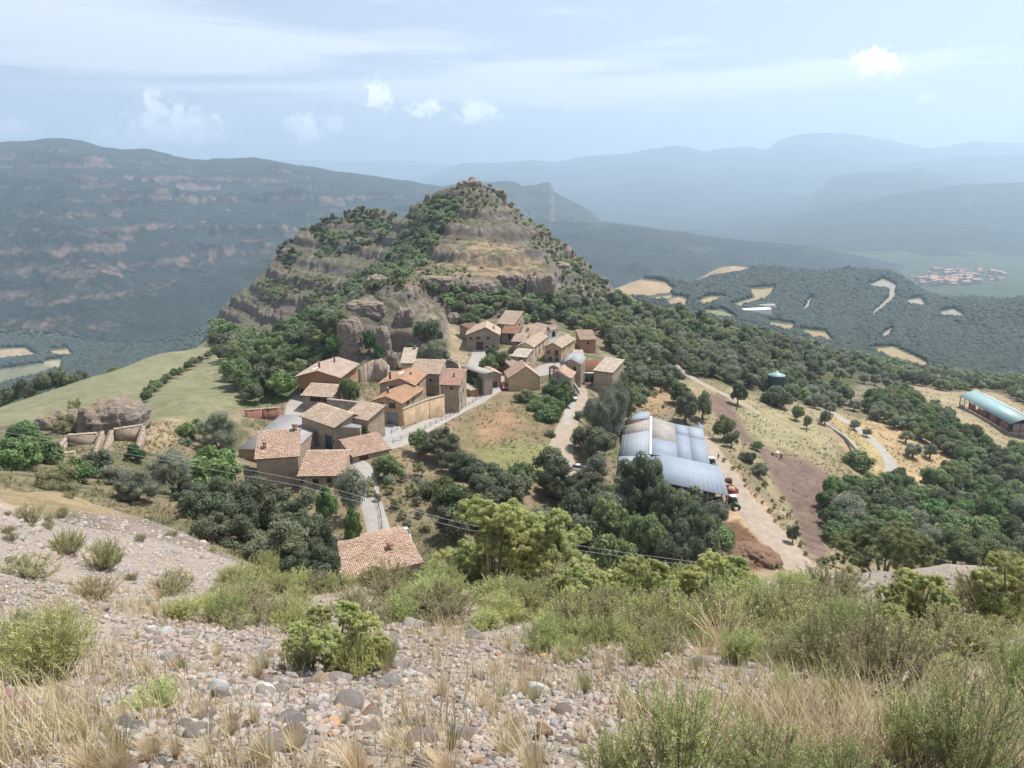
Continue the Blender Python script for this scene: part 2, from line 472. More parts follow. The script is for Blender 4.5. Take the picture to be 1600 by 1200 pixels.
def ground_mat(name, near):
    m, t, b = new_mat(name)
    tc = t.add('ShaderNodeTexCoord').outputs['Object']
    at_ = t.add('ShaderNodeAttribute', attribute_name='col')
    n1 = t.noise(tc, 0.35, 6, 0.65)
    n2 = t.noise(tc, 2.5, 6, 0.7)
    f = t.math('MULTIPLY', t.lin(n1, 0.3, 0.7, 0.82, 1.18), t.lin(n2, 0.3, 0.7, 0.72, 1.26))
    c = t.add('ShaderNodeHueSaturation', inp={'Color': at_.outputs['Color'], 'Value': f}).outputs[0]
    h = n2
    if near:
        g = at_.outputs['Alpha']
        v1 = t.add('ShaderNodeTexVoronoi', feature='F1', inp={'Vector': tc, 'Scale': 9.0, 'Randomness': 1.0})
        v2 = t.add('ShaderNodeTexVoronoi', feature='F1', inp={'Vector': tc, 'Scale': 26.0, 'Randomness': 1.0})
        p1 = t.ramp(t.add('ShaderNodeSeparateColor', inp={0: v1.outputs['Color']}).outputs[0], [(0, (.24, .195, .16)), (.4, (.33, .285, .245)), (.62, (.26, .25, .25)), (.8, (.42, .38, .33)), (1, (.26, .18, .13))])
        p2 = t.ramp(t.add('ShaderNodeSeparateColor', inp={0: v2.outputs['Color']}).outputs[0], [(0, (.22, .175, .14)), (.5, (.31, .265, .22)), (.75, (.27, .255, .25)), (1, (.38, .34, .29))])
        edge = t.lin(v1.outputs['Distance'], 0.35, 0.75)
        pc = t.mix(edge, p1, p2)
        gf = t.math('MULTIPLY', g, 0.85)
        c = t.mix(gf, c, t.mix(0.35, pc, c))
        h1 = t.math('SUBTRACT', 0.7, v1.outputs['Distance'])
        h2 = t.math('SUBTRACT', 0.7, v2.outputs['Distance'])
        h = t.math('ADD', t.math('MULTIPLY', n2, 0.6), t.math('MULTIPLY', g, t.math('ADD', t.math('MULTIPLY', h1, 0.8), t.math('MULTIPLY', h2, 0.3))))
        bp = t.add('ShaderNodeBump', inp={'Height': h, 'Distance': 0.06, 'Strength': 0.9})
    else:
        n3 = t.noise(tc, 0.9, 7, 0.75)
        wd = t.lin(t.math('ADD', t.noise(tc, 0.16, 6, 0.7), t.math('MULTIPLY', n3, 0.35)), 0.66, 0.82)
        c = t.mix(t.math('MULTIPLY', wd, 0.55), c, t.mix(0.5, c, (.10, .105, .05)))
        bd = t.lin(t.math('ADD', t.noise(tc, 0.22, 6, 0.7, 1.0), t.math('MULTIPLY', n2, 0.3)), 0.70, 0.80)
        c = t.mix(t.math('MULTIPLY', bd, 0.5), c, t.mix(0.55, c, (.33, .26, .19)))
        h = t.math('ADD', n3, t.math('MULTIPLY', n2, 0.35))
        bp = t.add('ShaderNodeBump', inp={'Height': h, 'Distance': 0.9, 'Strength': 0.75})
    t.set(b, 'Base Color', c)
    t.set(b, 'Normal', bp.outputs[0])
    b.inputs['Roughness'].default_value = 0.95
    b.inputs['Specular IOR Level'].default_value = 0.1
    return m
MG_NEAR = ground_mat('scree_and_grass', True)
MG_FAR = ground_mat('hillside_earth', False)

# ---------------------------------------------------------------- what covers the ground: (outline in the photo, near, far, colour, softness, noise)
GREEN_D = (.058, .082, .034)
TAN = (.36, .27, .155)
PAINT = [
    ([(345, 562), (420, 535), (500, 495), (535, 520), (522, 575), (478, 600), (440, 632), (385, 645), (362, 610)], 165, 430, (.105, .15, .055), 8, 8),
    # olive and oak slopes on the right
    ([(960, 500), (1060, 480), (1250, 520), (1450, 580), (1700, 600), (1700, 700), (1430, 590), (1350, 600), (1250, 640), (1130, 600), (1040, 580)], 200, 800, (.075, .085, .04), 12, 14),
    ([(1040, 590), (1140, 610), (1300, 640), (1420, 740), (1420, 900), (1280, 900), (1170, 730), (1100, 680)], 120, 300, (.285, .235, .145), 10, 14),
    ([(1140, 640), (1230, 640), (1290, 680), (1310, 720), (1250, 700), (1180, 690)], 120, 300, (.30, .265, .155), 8, 10),
    ([(1100, 620), (1132, 615), (1170, 680), (1205, 705), (1262, 720), (1300, 745), (1292, 800), (1290, 880), (1262, 880), (1240, 800), (1190, 715), (1120, 650)], 120, 300, (.175, .122, .10), 6, 7),
    ([(1000, 600), (1060, 560), (1050, 640), (1000, 660)], 180, 300, (.31, .22, .13), 8, 8),
    ([(1420, 600), (1560, 600), (1800, 700), (1800, 780), (1600, 735), (1500, 680)], 200, 400, (.31, .255, .16), 8, 10),
    ([(1330, 660), (1400, 650), (1480, 690), (1560, 760), (1560, 800), (1440, 800), (1410, 760), (1370, 690)], 150, 300, (.40, .29, .165), 6, 6),
    ([(1300, 640), (1345, 660), (1400, 715), (1420, 760), (1400, 800), (1365, 755), (1320, 700)], 150, 300, (.37, .29, .15), 6, 8),
    ([(1110, 700), (1150, 730), (1230, 830), (1290, 900), (1180, 900), (1140, 840), (1120, 760)], 100, 220, (.42, .30, .19), 8, 8),
    ([(1125, 820), (1150, 815), (1200, 860), (1230, 890), (1140, 890)], 100, 180, (.15, .082, .052), 5, 6),
    ([(640, 520), (700, 500), (735, 540), (720, 600), (650, 560)], 180, 300, (.31, .25, .165), 8, 10),
    # village surroundings and the dry meadow
    ([(540, 690), (640, 680), (800, 600), (860, 620), (900, 640), (880, 740), (820, 800), (700, 800), (600, 830)], 100, 230, (.24, .185, .12), 8, 10),
    ([(720, 660), (800, 620), (870, 675), (868, 715), (838, 752), (780, 740), (700, 700)], 100, 230, (.205, .165, .095), 6, 10),
    ([(740, 700), (860, 690), (845, 755), (770, 765)], 100, 230, (.20, .195, .085), 12, 16),
    ([(745, 645), (790, 640), (820, 670), (760, 690)], 100, 230, (.30, .19, .115), 10, 16),
    ([(380, 700), (520, 680), (580, 720), (600, 830), (440, 830)], 100, 200, (.22, .17, .10), 6, 6),
    # green corn fields on the left
    ([(-200, 660), (0, 632), (90, 606), (175, 572), (250, 545), (325, 522), (338, 535), (280, 575), (225, 615), (212, 640), (120, 650), (-200, 690)], 150, 480, (.215, .215, .130), 3, 3),
    ([(222, 660), (225, 632), (262, 600), (330, 560), (372, 540), (390, 600), (370, 640), (300, 665)], 140, 420, (.205, .205, .12), 3, 3),
    ([(200, 660), (290, 655), (290, 690), (240, 705), (200, 700)], 90, 170, (.31, .24, .15), 4, 6),
    ([(0, 735), (80, 755), (170, 790), (220, 810), (110, 800), (0, 790)], 40, 70, (.33, .255, .15), 6, 8),
    # far fields, a little enlarged by the haze of stubble round them
    ([(955, 452), (1000, 437), (1040, 442), (1053, 455), (1010, 463), (965, 461)], 900, 2200, (0.326, 0.234, 0.150), 1.0, 1.5),
    ([(1045, 432), (1085, 430), (1110, 419), (1150, 416), (1175, 421), (1120, 430), (1080, 443)], 900, 2400, (0.339, 0.247, 0.157), 1.0, 1.5),
    ([(1012, 466), (1050, 461), (1048, 466), (1020, 470)], 800, 2200, (0.274, 0.228, 0.130), .8, 1),
    ([(1040, 470), (1060, 464), (1074, 469), (1068, 480), (1046, 476)], 800, 2200, (0.312, 0.228, 0.143), .8, 1),
    ([(1088, 472), (1110, 464), (1132, 465), (1104, 476)], 700, 2200, (0.299, 0.234, 0.130), .8, 1),
    ([(1140, 478), (1180, 465), (1170, 452), (1212, 450), (1196, 466), (1160, 478)], 700, 2200, (0.274, 0.222, 0.136), .8, 1),
    ([(1100, 486), (1130, 486), (1150, 498), (1110, 492)], 600, 2200, (0.195, 0.195, 0.098), .8, 1),
    ([(1200, 503), (1240, 508), (1238, 516), (1206, 510)], 500, 1500, (0.274, 0.215, 0.124), .8, 1),
    ([(1250, 516), (1290, 520), (1300, 533), (1270, 530)], 500, 1500, (0.274, 0.215, 0.124), .8, 1),
    ([(1355, 545), (1395, 543), (1450, 568), (1448, 578), (1400, 563)], 300, 1500, (0.287, 0.222, 0.130), .8, 1.2),
    ([(1355, 447), (1380, 437), (1398, 446), (1398, 462), (1394, 470), (1366, 492), (1362, 490), (1388, 466), (1390, 450)], 700, 2600, (0.299, 0.274, 0.234), .6, 1),
    ([(1262, 470), (1270, 465), (1262, 482), (1256, 484)], 700, 2600, (0.299, 0.274, 0.234), .6, .8),
    ([(1416, 470), (1438, 466), (1446, 478), (1420, 476)], 700, 2600, (0.287, 0.260, 0.234), .6, .8),
    ([(1468, 488), (1490, 484), (1505, 494), (1470, 494)], 700, 2600, (0.287, 0.260, 0.234), .6, .8),
    ([(1380, 522), (1394, 512), (1390, 526), (1378, 526)], 500, 2600, (0.287, 0.260, 0.234), .6, .8),
    ([(-60, 548), (40, 545), (55, 555), (0, 560), (-60, 558)], 900, 2600, (0.326, 0.247, 0.169), 1, 1.2),
    ([(78, 548), (105, 545), (112, 554), (85, 556)], 900, 2600, (0.312, 0.247, 0.169), 1, 1.2),
    ([(70, 565), (95, 562), (95, 575), (68, 573)], 700, 2600, (0.299, 0.247, 0.169), 1, 1.2),
    ([(-50, 585), (60, 570), (90, 575), (0, 600)], 600, 2600, (0.157, 0.163, 0.104), 2, 3),
]
GRASS_NEAR = np.array((.30, .25, .145)); SCREE = np.array((.235, .190, .155)); DRY = np.array((.245, .20, .135))
def paint(x, y, z, nz):
    px, py = to_px(x, y, z)
    n = x.size
    col = np.zeros((n, 4))
    nA = fbm(x / 7, y / 7, 51, 4); nB = fbm(x / 1.6, y / 1.6, 52, 4); nC = fbm(x / 40, y / 40, 53, 4)
    # base: mixed dry grass and scrub
    base = DRY[None, :] * (1 + 0.25 * nA[:, None])
    sc = sstep(-0.15, 0.25, nA + 0.6 * nB + 0.3 * nC)[:, None]
    base = base * (1 - 0.75 * sc) + np.array((.085, .095, .045)) * 0.75 * sc
    far = sstep(480, 700, y)[:, None]
    fb = np.array((.050, .066, .040)) * (1 + 0.35 * nC[:, None] + .25 * nA[:, None])
    base = base * (1 - far) + fb * far
    nearw = 1 - sstep(22, 50, y)
    g = nearw * (0.55 + 0.45 * sstep(-0.3, 0.2, nA + nB))
    nb = SCREE[None, :] * (1 + 0.12 * nB[:, None]); 
    gr = sstep(0.05, 0.4, nA + 0.5 * nB)[:, None] * 0.6
    nb = nb * (1 - gr) + GRASS_NEAR * gr
    base = base * (1 - nearw[:, None]) + nb * nearw[:, None]
    alpha = g.copy()
    for sl in SLABS:
        k = sstep(-14, 10, polydist(px, py, sl) + 12 * nB) * sstep(20, 26, y) * (1 - sstep(58, 66, y))
        base = base * (1 - k[:, None]) + np.array((.255, .21, .18)) * (1 + 0.22 * nB[:, None] - 0.1 * np.maximum(nA, 0)[:, None]) * k[:, None]
        alpha = np.maximum(alpha, k * 0.75)
    for poly, d0, d1, c, soft, nn in PAINT:
        xs = [p[0] for p in poly]; ys = [p[1] for p in poly]
        m = (px > min(xs) - 30) & (px < max(xs) + 30) & (py > min(ys) - 30) & (py < max(ys) + 30) & (y > d0) & (y < d1)
        if not m.any():
            continue
        d = polydist(px[m], py[m], poly) + nn * (0.6 * nB[m] + 0.6 * nA[m]) + 1.2 * nC[m] * min(nn, 2)
        k = sstep(-soft, soft, d)[:, None]
        vv = (1 + 0.18 * nA[m] + 0.16 * nB[m])[:, None]
        base[m] = base[m] * (1 - k) + np.array(c) * vv * k
    # rocky hill: rock where steep, straw on the ledges, scrub in the gully
    hd = polydist(px, py, HILL)
    hw = sstep(-10, 8, hd + 8 * nB) * sstep(190, 212, y) * (1 - sstep(560, 600, y))
    if hw.max() > 0:
        steep = 1 - nz
        rk = sstep(0.08, 0.26, steep + 0.10 * nB + .05 * nA)
        lay = fbm(x / 60, z / 1.3, 61, 4)
        rock = np.array((.162, .141, .130))[None, :] * (1 + 0.55 * lay[:, None] + 0.3 * nB[:, None])
        rock = rock + np.array((.045, .012, -.004)) * sstep(0.15, 0.5, nA + .4 * nC)[:, None]
        gr = np.array((.255, .198, .135))[None, :] * (1 + 0.2 * nB[:, None])
        scr = np.array((.105, .108, .064))[None, :] * (1 + 0.3 * nB[:, None])
        gf = sstep(-0.3, 0.2, nA + 0.4 * nB + np.interp(px, [400, 540, 640, 700, 760, 900], [.5, .55, .6, .0, -.3, 0.05]))[:, None]
        stw = np.full(x.shape, -20.0)
        for pl in ([(590, 432), (700, 405), (760, 378), (800, 385), (850, 415), (840, 436), (700, 432), (640, 440)], [(540, 492), (580, 468), (640, 470), (650, 490), (600, 505), (555, 510)], [(700, 385), (760, 370), (800, 385), (740, 395)], [(880, 400), (940, 450), (960, 480), (900, 450)]):
            stw = np.maximum(stw, polydist(px, py, pl))
        gf = np.maximum(gf, 1 - sstep(-14, 4, stw + 8 * nB)[:, None] * .9)
        rk = rk * (1 - .65 * sstep(-10, 8, stw + 8 * nB))
        sk = sstep(-12, 6, stw + 8 * nB)[:, None]
        gr = gr * (1 - sk) + np.array((.32, .235, .145)) * (1 + .15 * nB[:, None]) * sk
        led = gr * (1 - gf) + scr * gf
        hc = led * (1 - rk[:, None]) + rock * rk[:, None]
        base = base * (1 - hw[:, None]) + hc * hw[:, None]
    col[:, :3] = np.clip(base, 0.01, 0.8)
    col[:, 3] = alpha
    return col
def terrain_patch(name, y0, y1, du, dv, um, mat):
    nu = int(2 * um / du) + 1
    nv = int((math.log(y1) - math.log(y0)) / dv) + 1
    uu = np.linspace(-um, um, nu); vv = np.linspace(math.log(y0), math.log(y1), nv)
    X = np.zeros((nv, nu)); Y = X.copy(); Z = X.copy()
    for i in range(0, nv, 60):
        b, a = np.meshgrid(vv[i:i + 60], uu, indexing='ij')
        z = height(a, b)
        yy = np.exp(b)
        X[i:i + 60] = a * yy; Y[i:i + 60] = yy; Z[i:i + 60] = z
    P3 = np.stack([X, Y, Z], -1)
    dU = np.gradient(P3, axis=1); dV = np.gradient(P3, axis=0)
    N = np.cross(dU, dV); N /= np.linalg.norm(N, axis=-1, keepdims=True) + 1e-9
    nzz = np.abs(N[..., 2])
    cols = np.zeros((nv * nu, 4), np.float32)
    xf, yf, zf, nf = X.ravel(), Y.ravel(), Z.ravel(), nzz.ravel()
    for i in range(0, len(xf), 120000):
        s = slice(i, i + 120000)
        cols[s] = paint(xf[s], yf[s], zf[s], nf[s])
    me = np_mesh(name, P3.reshape(-1, 3), grid_faces(nv, nu), True, mat, cols)
    return tag(link(name, me), kind='structure')
terrain_patch('near_ground', 1.0, 42.0, .0028, .0045, .98, MG_NEAR)
terrain_patch('hillside_ground', 42.0, 620.0, .00145, .0021, .98, MG_FAR)
terrain_patch('valley_ground', 620.0, 4100.0, .0024, .004, .98, MG_FAR)

# ---------------------------------------------------------------- mountains
def mountain_mat(name, forest, rock, bands, bright=(.30, .25, .18)):
    m, t, b = new_mat(name)
    gm = t.add('ShaderNodeNewGeometry')
    pos = gm.outputs['Position']
    sp = t.add('ShaderNodeSeparateXYZ', inp={0: pos}).outputs
    nrm = t.add('ShaderNodeSeparateXYZ', inp={0: gm.outputs['Normal']}).outputs
    big = t.noise(pos, 0.0016, 6, 0.62)
    mid = t.noise(pos, 0.009, 7, 0.66)
    fine = t.noise(pos, 0.05, 5, 0.7)
    fc = t.add('ShaderNodeHueSaturation', inp={'Color': (*forest, 1), 'Value': t.math('MULTIPLY', t.lin(fine, .3, .7, .55, 1.45), t.lin(mid, .3, .7, .8, 1.2))}).outputs[0]
    rc = t.add('ShaderNodeHueSaturation', inp={'Color': (*rock, 1), 'Value': t.lin(mid, .25, .75, .7, 1.3)}).outputs[0]
    steep = t.math('SUBTRACT', 1.0, nrm[2])
    zz = t.math('ADD', t.math('DIVIDE', sp[2], bands), t.math('MULTIPLY', mid, 1.6))
    lay = t.math('SINE', t.math('MULTIPLY', zz, 6.283))
    k = t.math('ADD', t.math('ADD', t.math('MULTIPLY', steep, 0.75), t.math('MULTIPLY', lay, 0.11)), t.math('ADD', t.math('MULTIPLY', t.math('SUBTRACT', big, 0.5), 0.8), t.math('ADD', t.math('MULTIPLY', t.math('SUBTRACT', fine, 0.5), 0.7), t.math('MULTIPLY', t.math('SUBTRACT', mid, 0.5), 0.6))))
    k = t.lin(k, 0.20, 0.50)
    c = t.mix(k, fc, rc)
    cl = t.lin(t.math('ADD', big, t.math('MULTIPLY', mid, 0.35)), 0.90, 0.93)
    c = t.mix(t.math('MULTIPLY', cl, 0.7), c, bright)
    bp = t.add('ShaderNodeBump', inp={'Height': t.math('ADD', t.math('MULTIPLY', fine, .5), mid), 'Distance': 30.0, 'Strength': 0.8})
    t.set(b, 'Base Color', c)
    t.set(b, 'Normal', bp.outputs[0])
    b.inputs['Roughness'].default_value = 1.0
    b.inputs['Specular IOR Level'].default_value = 0.05
    return m
MM_NEAR = mountain_mat('forest_and_red_cliffs', (.032, .042, .040), (.195, .14, .118), 48)
MM_MID = mountain_mat('wooded_ridge', (.036, .046, .042), (.13, .11, .09), 90)
MM_FAR = mountain_mat('distant_forest', (.038, .048, .046), (.085, .08, .07), 160)
def mountain(name, crest, D, Dbase, zbase, back, mat, terr=0.0, amp=0.12, nu=700, ns=260, power=1.25, seed=1, ridge=0.35):
    xs = [c[0] for c in crest]
    us = np.linspace(ray(xs[0], 300)[0], ray(xs[-1], 300)[0], nu)
    cu = np.array([ray(*c[:2])[0] for c in crest]); ctt = np.array([ray(*c[:2])[1] for c in crest])
    cD = np.array([(c[2] if len(c) > 2 else D) for c in crest])
    Dc = np.interp(us, cu, cD); zc = np.interp(us, cu, ctt) * Dc
    sker = np.exp(-0.5 * (np.arange(-6, 7) / 2.2) ** 2); sker /= sker.sum()
    zc = np.convolve(np.pad(zc, 6, 'edge'), sker, 'valid')
    s = np.concatenate([np.linspace(0, 1, ns), np.linspace(1, 1.7, ns // 5)[1:]])
    SS, UU = np.meshgrid(s, us, indexing='ij')
    front = np.clip(SS, 0, 1)
    Y = Dbase + (Dc[None, :] - Dbase) * front + np.clip(SS - 1, 0, None) * back
    X = UU * Y
    H = (zc - zbase)[None, :]
    prof = front ** power
    sc = (D - Dbase) * 0.33
    env = np.sin(np.pi * np.clip(front, 0, 1)) ** 0.8
    nz = (ridged(X / sc, Y / sc * .6, seed, 5) - 0.55) * ridge * 2 + fbm(X / sc * 3, Y / sc * 3, seed + 5, 5) * 0.5 + (ridged(X / sc * 4, Y / sc * 2.5, seed + 6, 4) - .55) * .35
    Z = zbase + H * (prof + amp * env * nz) - np.clip(SS - 1, 0, None) * (H + 60) * 1.2
    cr = H * 0.012 * fbm(UU * 60, SS * 3, seed + 9, 3) * sstep(.8, 1, front)
    Z = Z + cr
    if terr > 0:
        per = terr
        nn = fbm(X / 300, Y / 300, seed + 3, 3) * per * .7
        q = (Z + nn) / per; fl = np.floor(q); fr = q - fl
        st = np.clip((fr - .4) * 4, 0, 1)
        tm = sstep(-.15, .25, fbm(X / 900, Y / 900, seed + 8, 2) + .2) * env
        Z = Z + (per * (fl + .75 * st + .25 * fr) - nn - Z) * tm * .8
    me = np_mesh(name, np.stack([X, Y, Z], -1).reshape(-1, 3), grid_faces(len(s), nu), True, mat)
    return tag(link(name, me), kind='structure')
mountain('far_blue_mountain', [(250, 262), (420, 250), (500, 250), (560, 252), (620, 250), (680, 255), (760, 262), (900, 275)], 21000, 12000, -300, 6000, MM_FAR, seed=11)
mountain('long_blue_mountain', [(560, 330), (630, 300), (660, 280), (690, 265), (720, 255), (780, 254), (830, 250), (870, 253), (920, 243), (980, 240), (1050, 227), (1075, 229), (1100, 237), (1140, 231), (1170, 229), (1198, 235), (1212, 222), (1235, 212), (1280, 207), (1340, 210), (1400, 221), (1450, 232), (1470, 230), (1520, 221), (1560, 223), (1640, 224), (1800, 240), (2000, 250)], 14000, 7000, -300, 5000, MM_FAR, seed=12, amp=.2)
mountain('hazy_middle_ridge', [(850, 345), (950, 335), (1000, 325), (1060, 312), (1120, 300), (1180, 285), (1240, 292), (1290, 290), (1330, 275), (1400, 255), (1500, 245), (1640, 240), (1900, 240)], 10500, 6000, -300, 3000, MM_FAR, seed=13, amp=.2)
mountain('wooded_right_ridge', [(1000, 365), (1080, 352), (1150, 330), (1220, 312), (1265, 305), (1290, 285), (1310, 274), (1345, 269), (1400, 268), (1425, 265), (1440, 261), (1452, 268), (1500, 275), (1560, 290), (1640, 292), (1900, 280)], 8200, 4800, -310, 2500, MM_MID, seed=14, amp=.2)
mountain('valley_side_ridge', [(1080, 385), (1150, 368), (1200, 352), (1250, 335), (1330, 320), (1400, 303), (1440, 298), (1500, 289), (1535, 287), (1600, 285), (1680, 275), (1900, 262)], 6000, 3700, -350, 2000, MM_MID, seed=15, amp=.22, power=1.4)
mountain('mesa_mountain', [(560, 330), (640, 305), (690, 291), (720, 286), (755, 285), (790, 283), (806, 284), (815, 291), (838, 288), (848, 285), (861, 285), (866, 300), (890, 312), (925, 330), (940, 345), (1000, 352), (1080, 372), (1150, 392)], 5200, 3400, -350, 1500, MM_MID, terr=70, seed=16, amp=.18)
mountain('wooded_low_ridge', [(760, 345), (830, 345), (900, 347), (960, 349), (1050, 361), (1120, 371), (1180, 377), (1250, 383), (1330, 397), (1400, 412), (1440, 425), (1500, 437)], 3500, 2150, -350, 1200, MM_MID, seed=17, amp=.3, power=1.0)
mountain('left_mountain', [(-500, 250), (-200, 232), (0, 222), (50, 220), (95, 215), (130, 220), (165, 230), (195, 234), (220, 231), (262, 241), (300, 249), (350, 248), (395, 246), (440, 254), (500, 263), (560, 272), (620, 280), (690, 291), (760, 310), (840, 345), (900, 370)], 4700, 1750, -350, 2500, MM_NEAR, terr=85, seed=18, amp=.30, nu=1100, ns=420, power=1.12)
mountain('left_cliff_spur', [(-500, 260), (-200, 275), (-60, 282), (0, 283), (45, 278), (95, 284), (130, 297), (170, 312), (210, 345), (260, 372), (330, 392), (400, 420), (470, 450), (560, 485)], 3000, 1650, -350, 900, MM_NEAR, terr=62, seed=19, amp=.30, nu=900, ns=360, power=1.05)

# ---------------------------------------------------------------- haze
def haze():
    me = bpy.data.meshes.new('haze')
    bm = bmesh.new()
    bmesh.ops.create_cube(bm, size=1.0)
    bm.to_mesh(me); bm.free()
    o = link('haze', me)
    z0, z1 = -400.0, 1260.0
    x0, x1, y0, y1 = -34000.0, 34000.0, -400.0, 30000.0
    o.location = ((x0 + x1) / 2, (y0 + y1) / 2, (z0 + z1) / 2)
    o.scale = (x1 - x0, y1 - y0, z1 - z0)
    tag(o, 'pale blue summer haze filling the valley', 'haze', kind='stuff')
    m = bpy.data.materials.new('haze')
    m.use_nodes = True
    t = NT(m.node_tree)
    t.n.clear()
    pv = t.add('ShaderNodeVolumePrincipled')
    pv.inputs['Color'].default_value = (.65, .825, 1.0, 1)
    pv.inputs['Density'].default_value = HAZE
    pv.inputs['Anisotropy'].default_value = 0.45
    t.add('ShaderNodeOutputMaterial', inp={'Volume': pv.outputs[0]})
    me.materials.append(m)
HAZE = 0.00014
haze()
# ---------------------------------------------------------------- foliage
rng = np.random.default_rng(7)
def leaf_mat(name, col, var=0.25, hue=0.02, transl=0.4, rough=0.6):
    m, t, b = new_mat(name)
    at_ = t.add('ShaderNodeAttribute', attribute_name='leaf')
    oi = t.add('ShaderNodeObjectInfo').outputs['Random']
    v = t.math('MULTIPLY', t.lin(oi, 0, 1, 1 - var, 1 + var), at_.outputs['Fac'])
    h = t.math('ADD', 0.5, t.math('MULTIPLY', t.math('SUBTRACT', t.math('FRACT', t.math('MULTIPLY', oi, 7.31)), 0.5), hue * 2))
    hs = t.add('ShaderNodeHueSaturation', inp={'Color': (*col, 1), 'Value': v, 'Hue': h})
    t.set(b, 'Base Color', hs.outputs[0])
    b.inputs['Roughness'].default_value = rough
    b.inputs['Specular IOR Level'].default_value = 0.2
    tr = t.add('ShaderNodeBsdfTranslucent', inp={0: hs.outputs[0]})
    mx = t.add('ShaderNodeMixShader', inp={0: transl, 1: b.outputs[0], 2: tr.outputs[0]})
    o = [n for n in t.n if n.type == 'OUTPUT_MATERIAL'][0]
    t.set(o, 0, mx.outputs[0])
    return m
L = dict(
    oak=leaf_mat('holm_oak_leaf', (.185, .208, .130), .38, .025),
    broad=leaf_mat('broad_leaf', (.190, .240, .108), .38, .03),
    bright=leaf_mat('bright_leaf', (.165, .25, .095), .25, .02),
    olive=leaf_mat('olive_leaf', (.26, .275, .21), .25, .015),
    juniper=leaf_mat('juniper_leaf', (.45, .48, .19), .2, .015, .3),
    dkjun=leaf_mat('dark_juniper_leaf', (.20, .225, .105), .2, .02),
    scrub=leaf_mat('scrub_leaf', (.38, .365, .185), .3, .025, .3),
    rosemary=leaf_mat('rosemary_leaf', (.39, .42, .17), .22, .02, .3),
    straw=leaf_mat('straw', (0.525, 0.425, 0.259), .15, .01, .3),
    drygreen=leaf_mat('drying_grass', (.30, .29, .13), .2, .015, .3),
    ivy=leaf_mat('ivy_leaf', (0.086, 0.200, 0.077), .2, .01),
    far=leaf_mat('far_oak_leaf', (.042, .055, .046), .3, .015, 0.0, .9),
    pine=leaf_mat('pine_needle', (0.103, 0.150, 0.088), .25, .02),
)
BARK = simple('bark', (.115, .09, .07), .95, .3, 6, bump=.03)
TWIG = simple('dry_twig', (.22, .18, .145), .95, .3, 9)
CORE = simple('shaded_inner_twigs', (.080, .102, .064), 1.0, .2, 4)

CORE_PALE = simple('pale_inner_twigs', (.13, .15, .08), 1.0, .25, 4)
def quads(P0, N, size, rg, aspect=1.0):
    """one quad per point facing N"""
    n = len(P0)
    a = rg.normal(size=(n, 3)); a -= N * (a * N).sum(1, keepdims=True)
    a /= np.linalg.norm(a, axis=1, keepdims=True) + 1e-9
    b = np.cross(N, a)
    s = size[:, None]
    a = a * s; b = b * s * aspect
    V = np.stack([P0 - a - b * .6, P0 + a * .2 - b, P0 + a + b * .6, P0 - a * .2 + b], 1)
    return V.reshape(-1, 3), np.arange(4 * n).reshape(-1, 4)
def icos(sub=1):
    bm = bmesh.new()
    bmesh.ops.create_icosphere(bm, subdivisions=sub, radius=1.0)
    v = np.array([x.co[:] for x in bm.verts]); f = np.array([[q.index for q in p.verts] for p in bm.faces])
    bm.free()
    return v, f
ICO1, ICO2, ICO3 = icos(1), icos(2), icos(3)
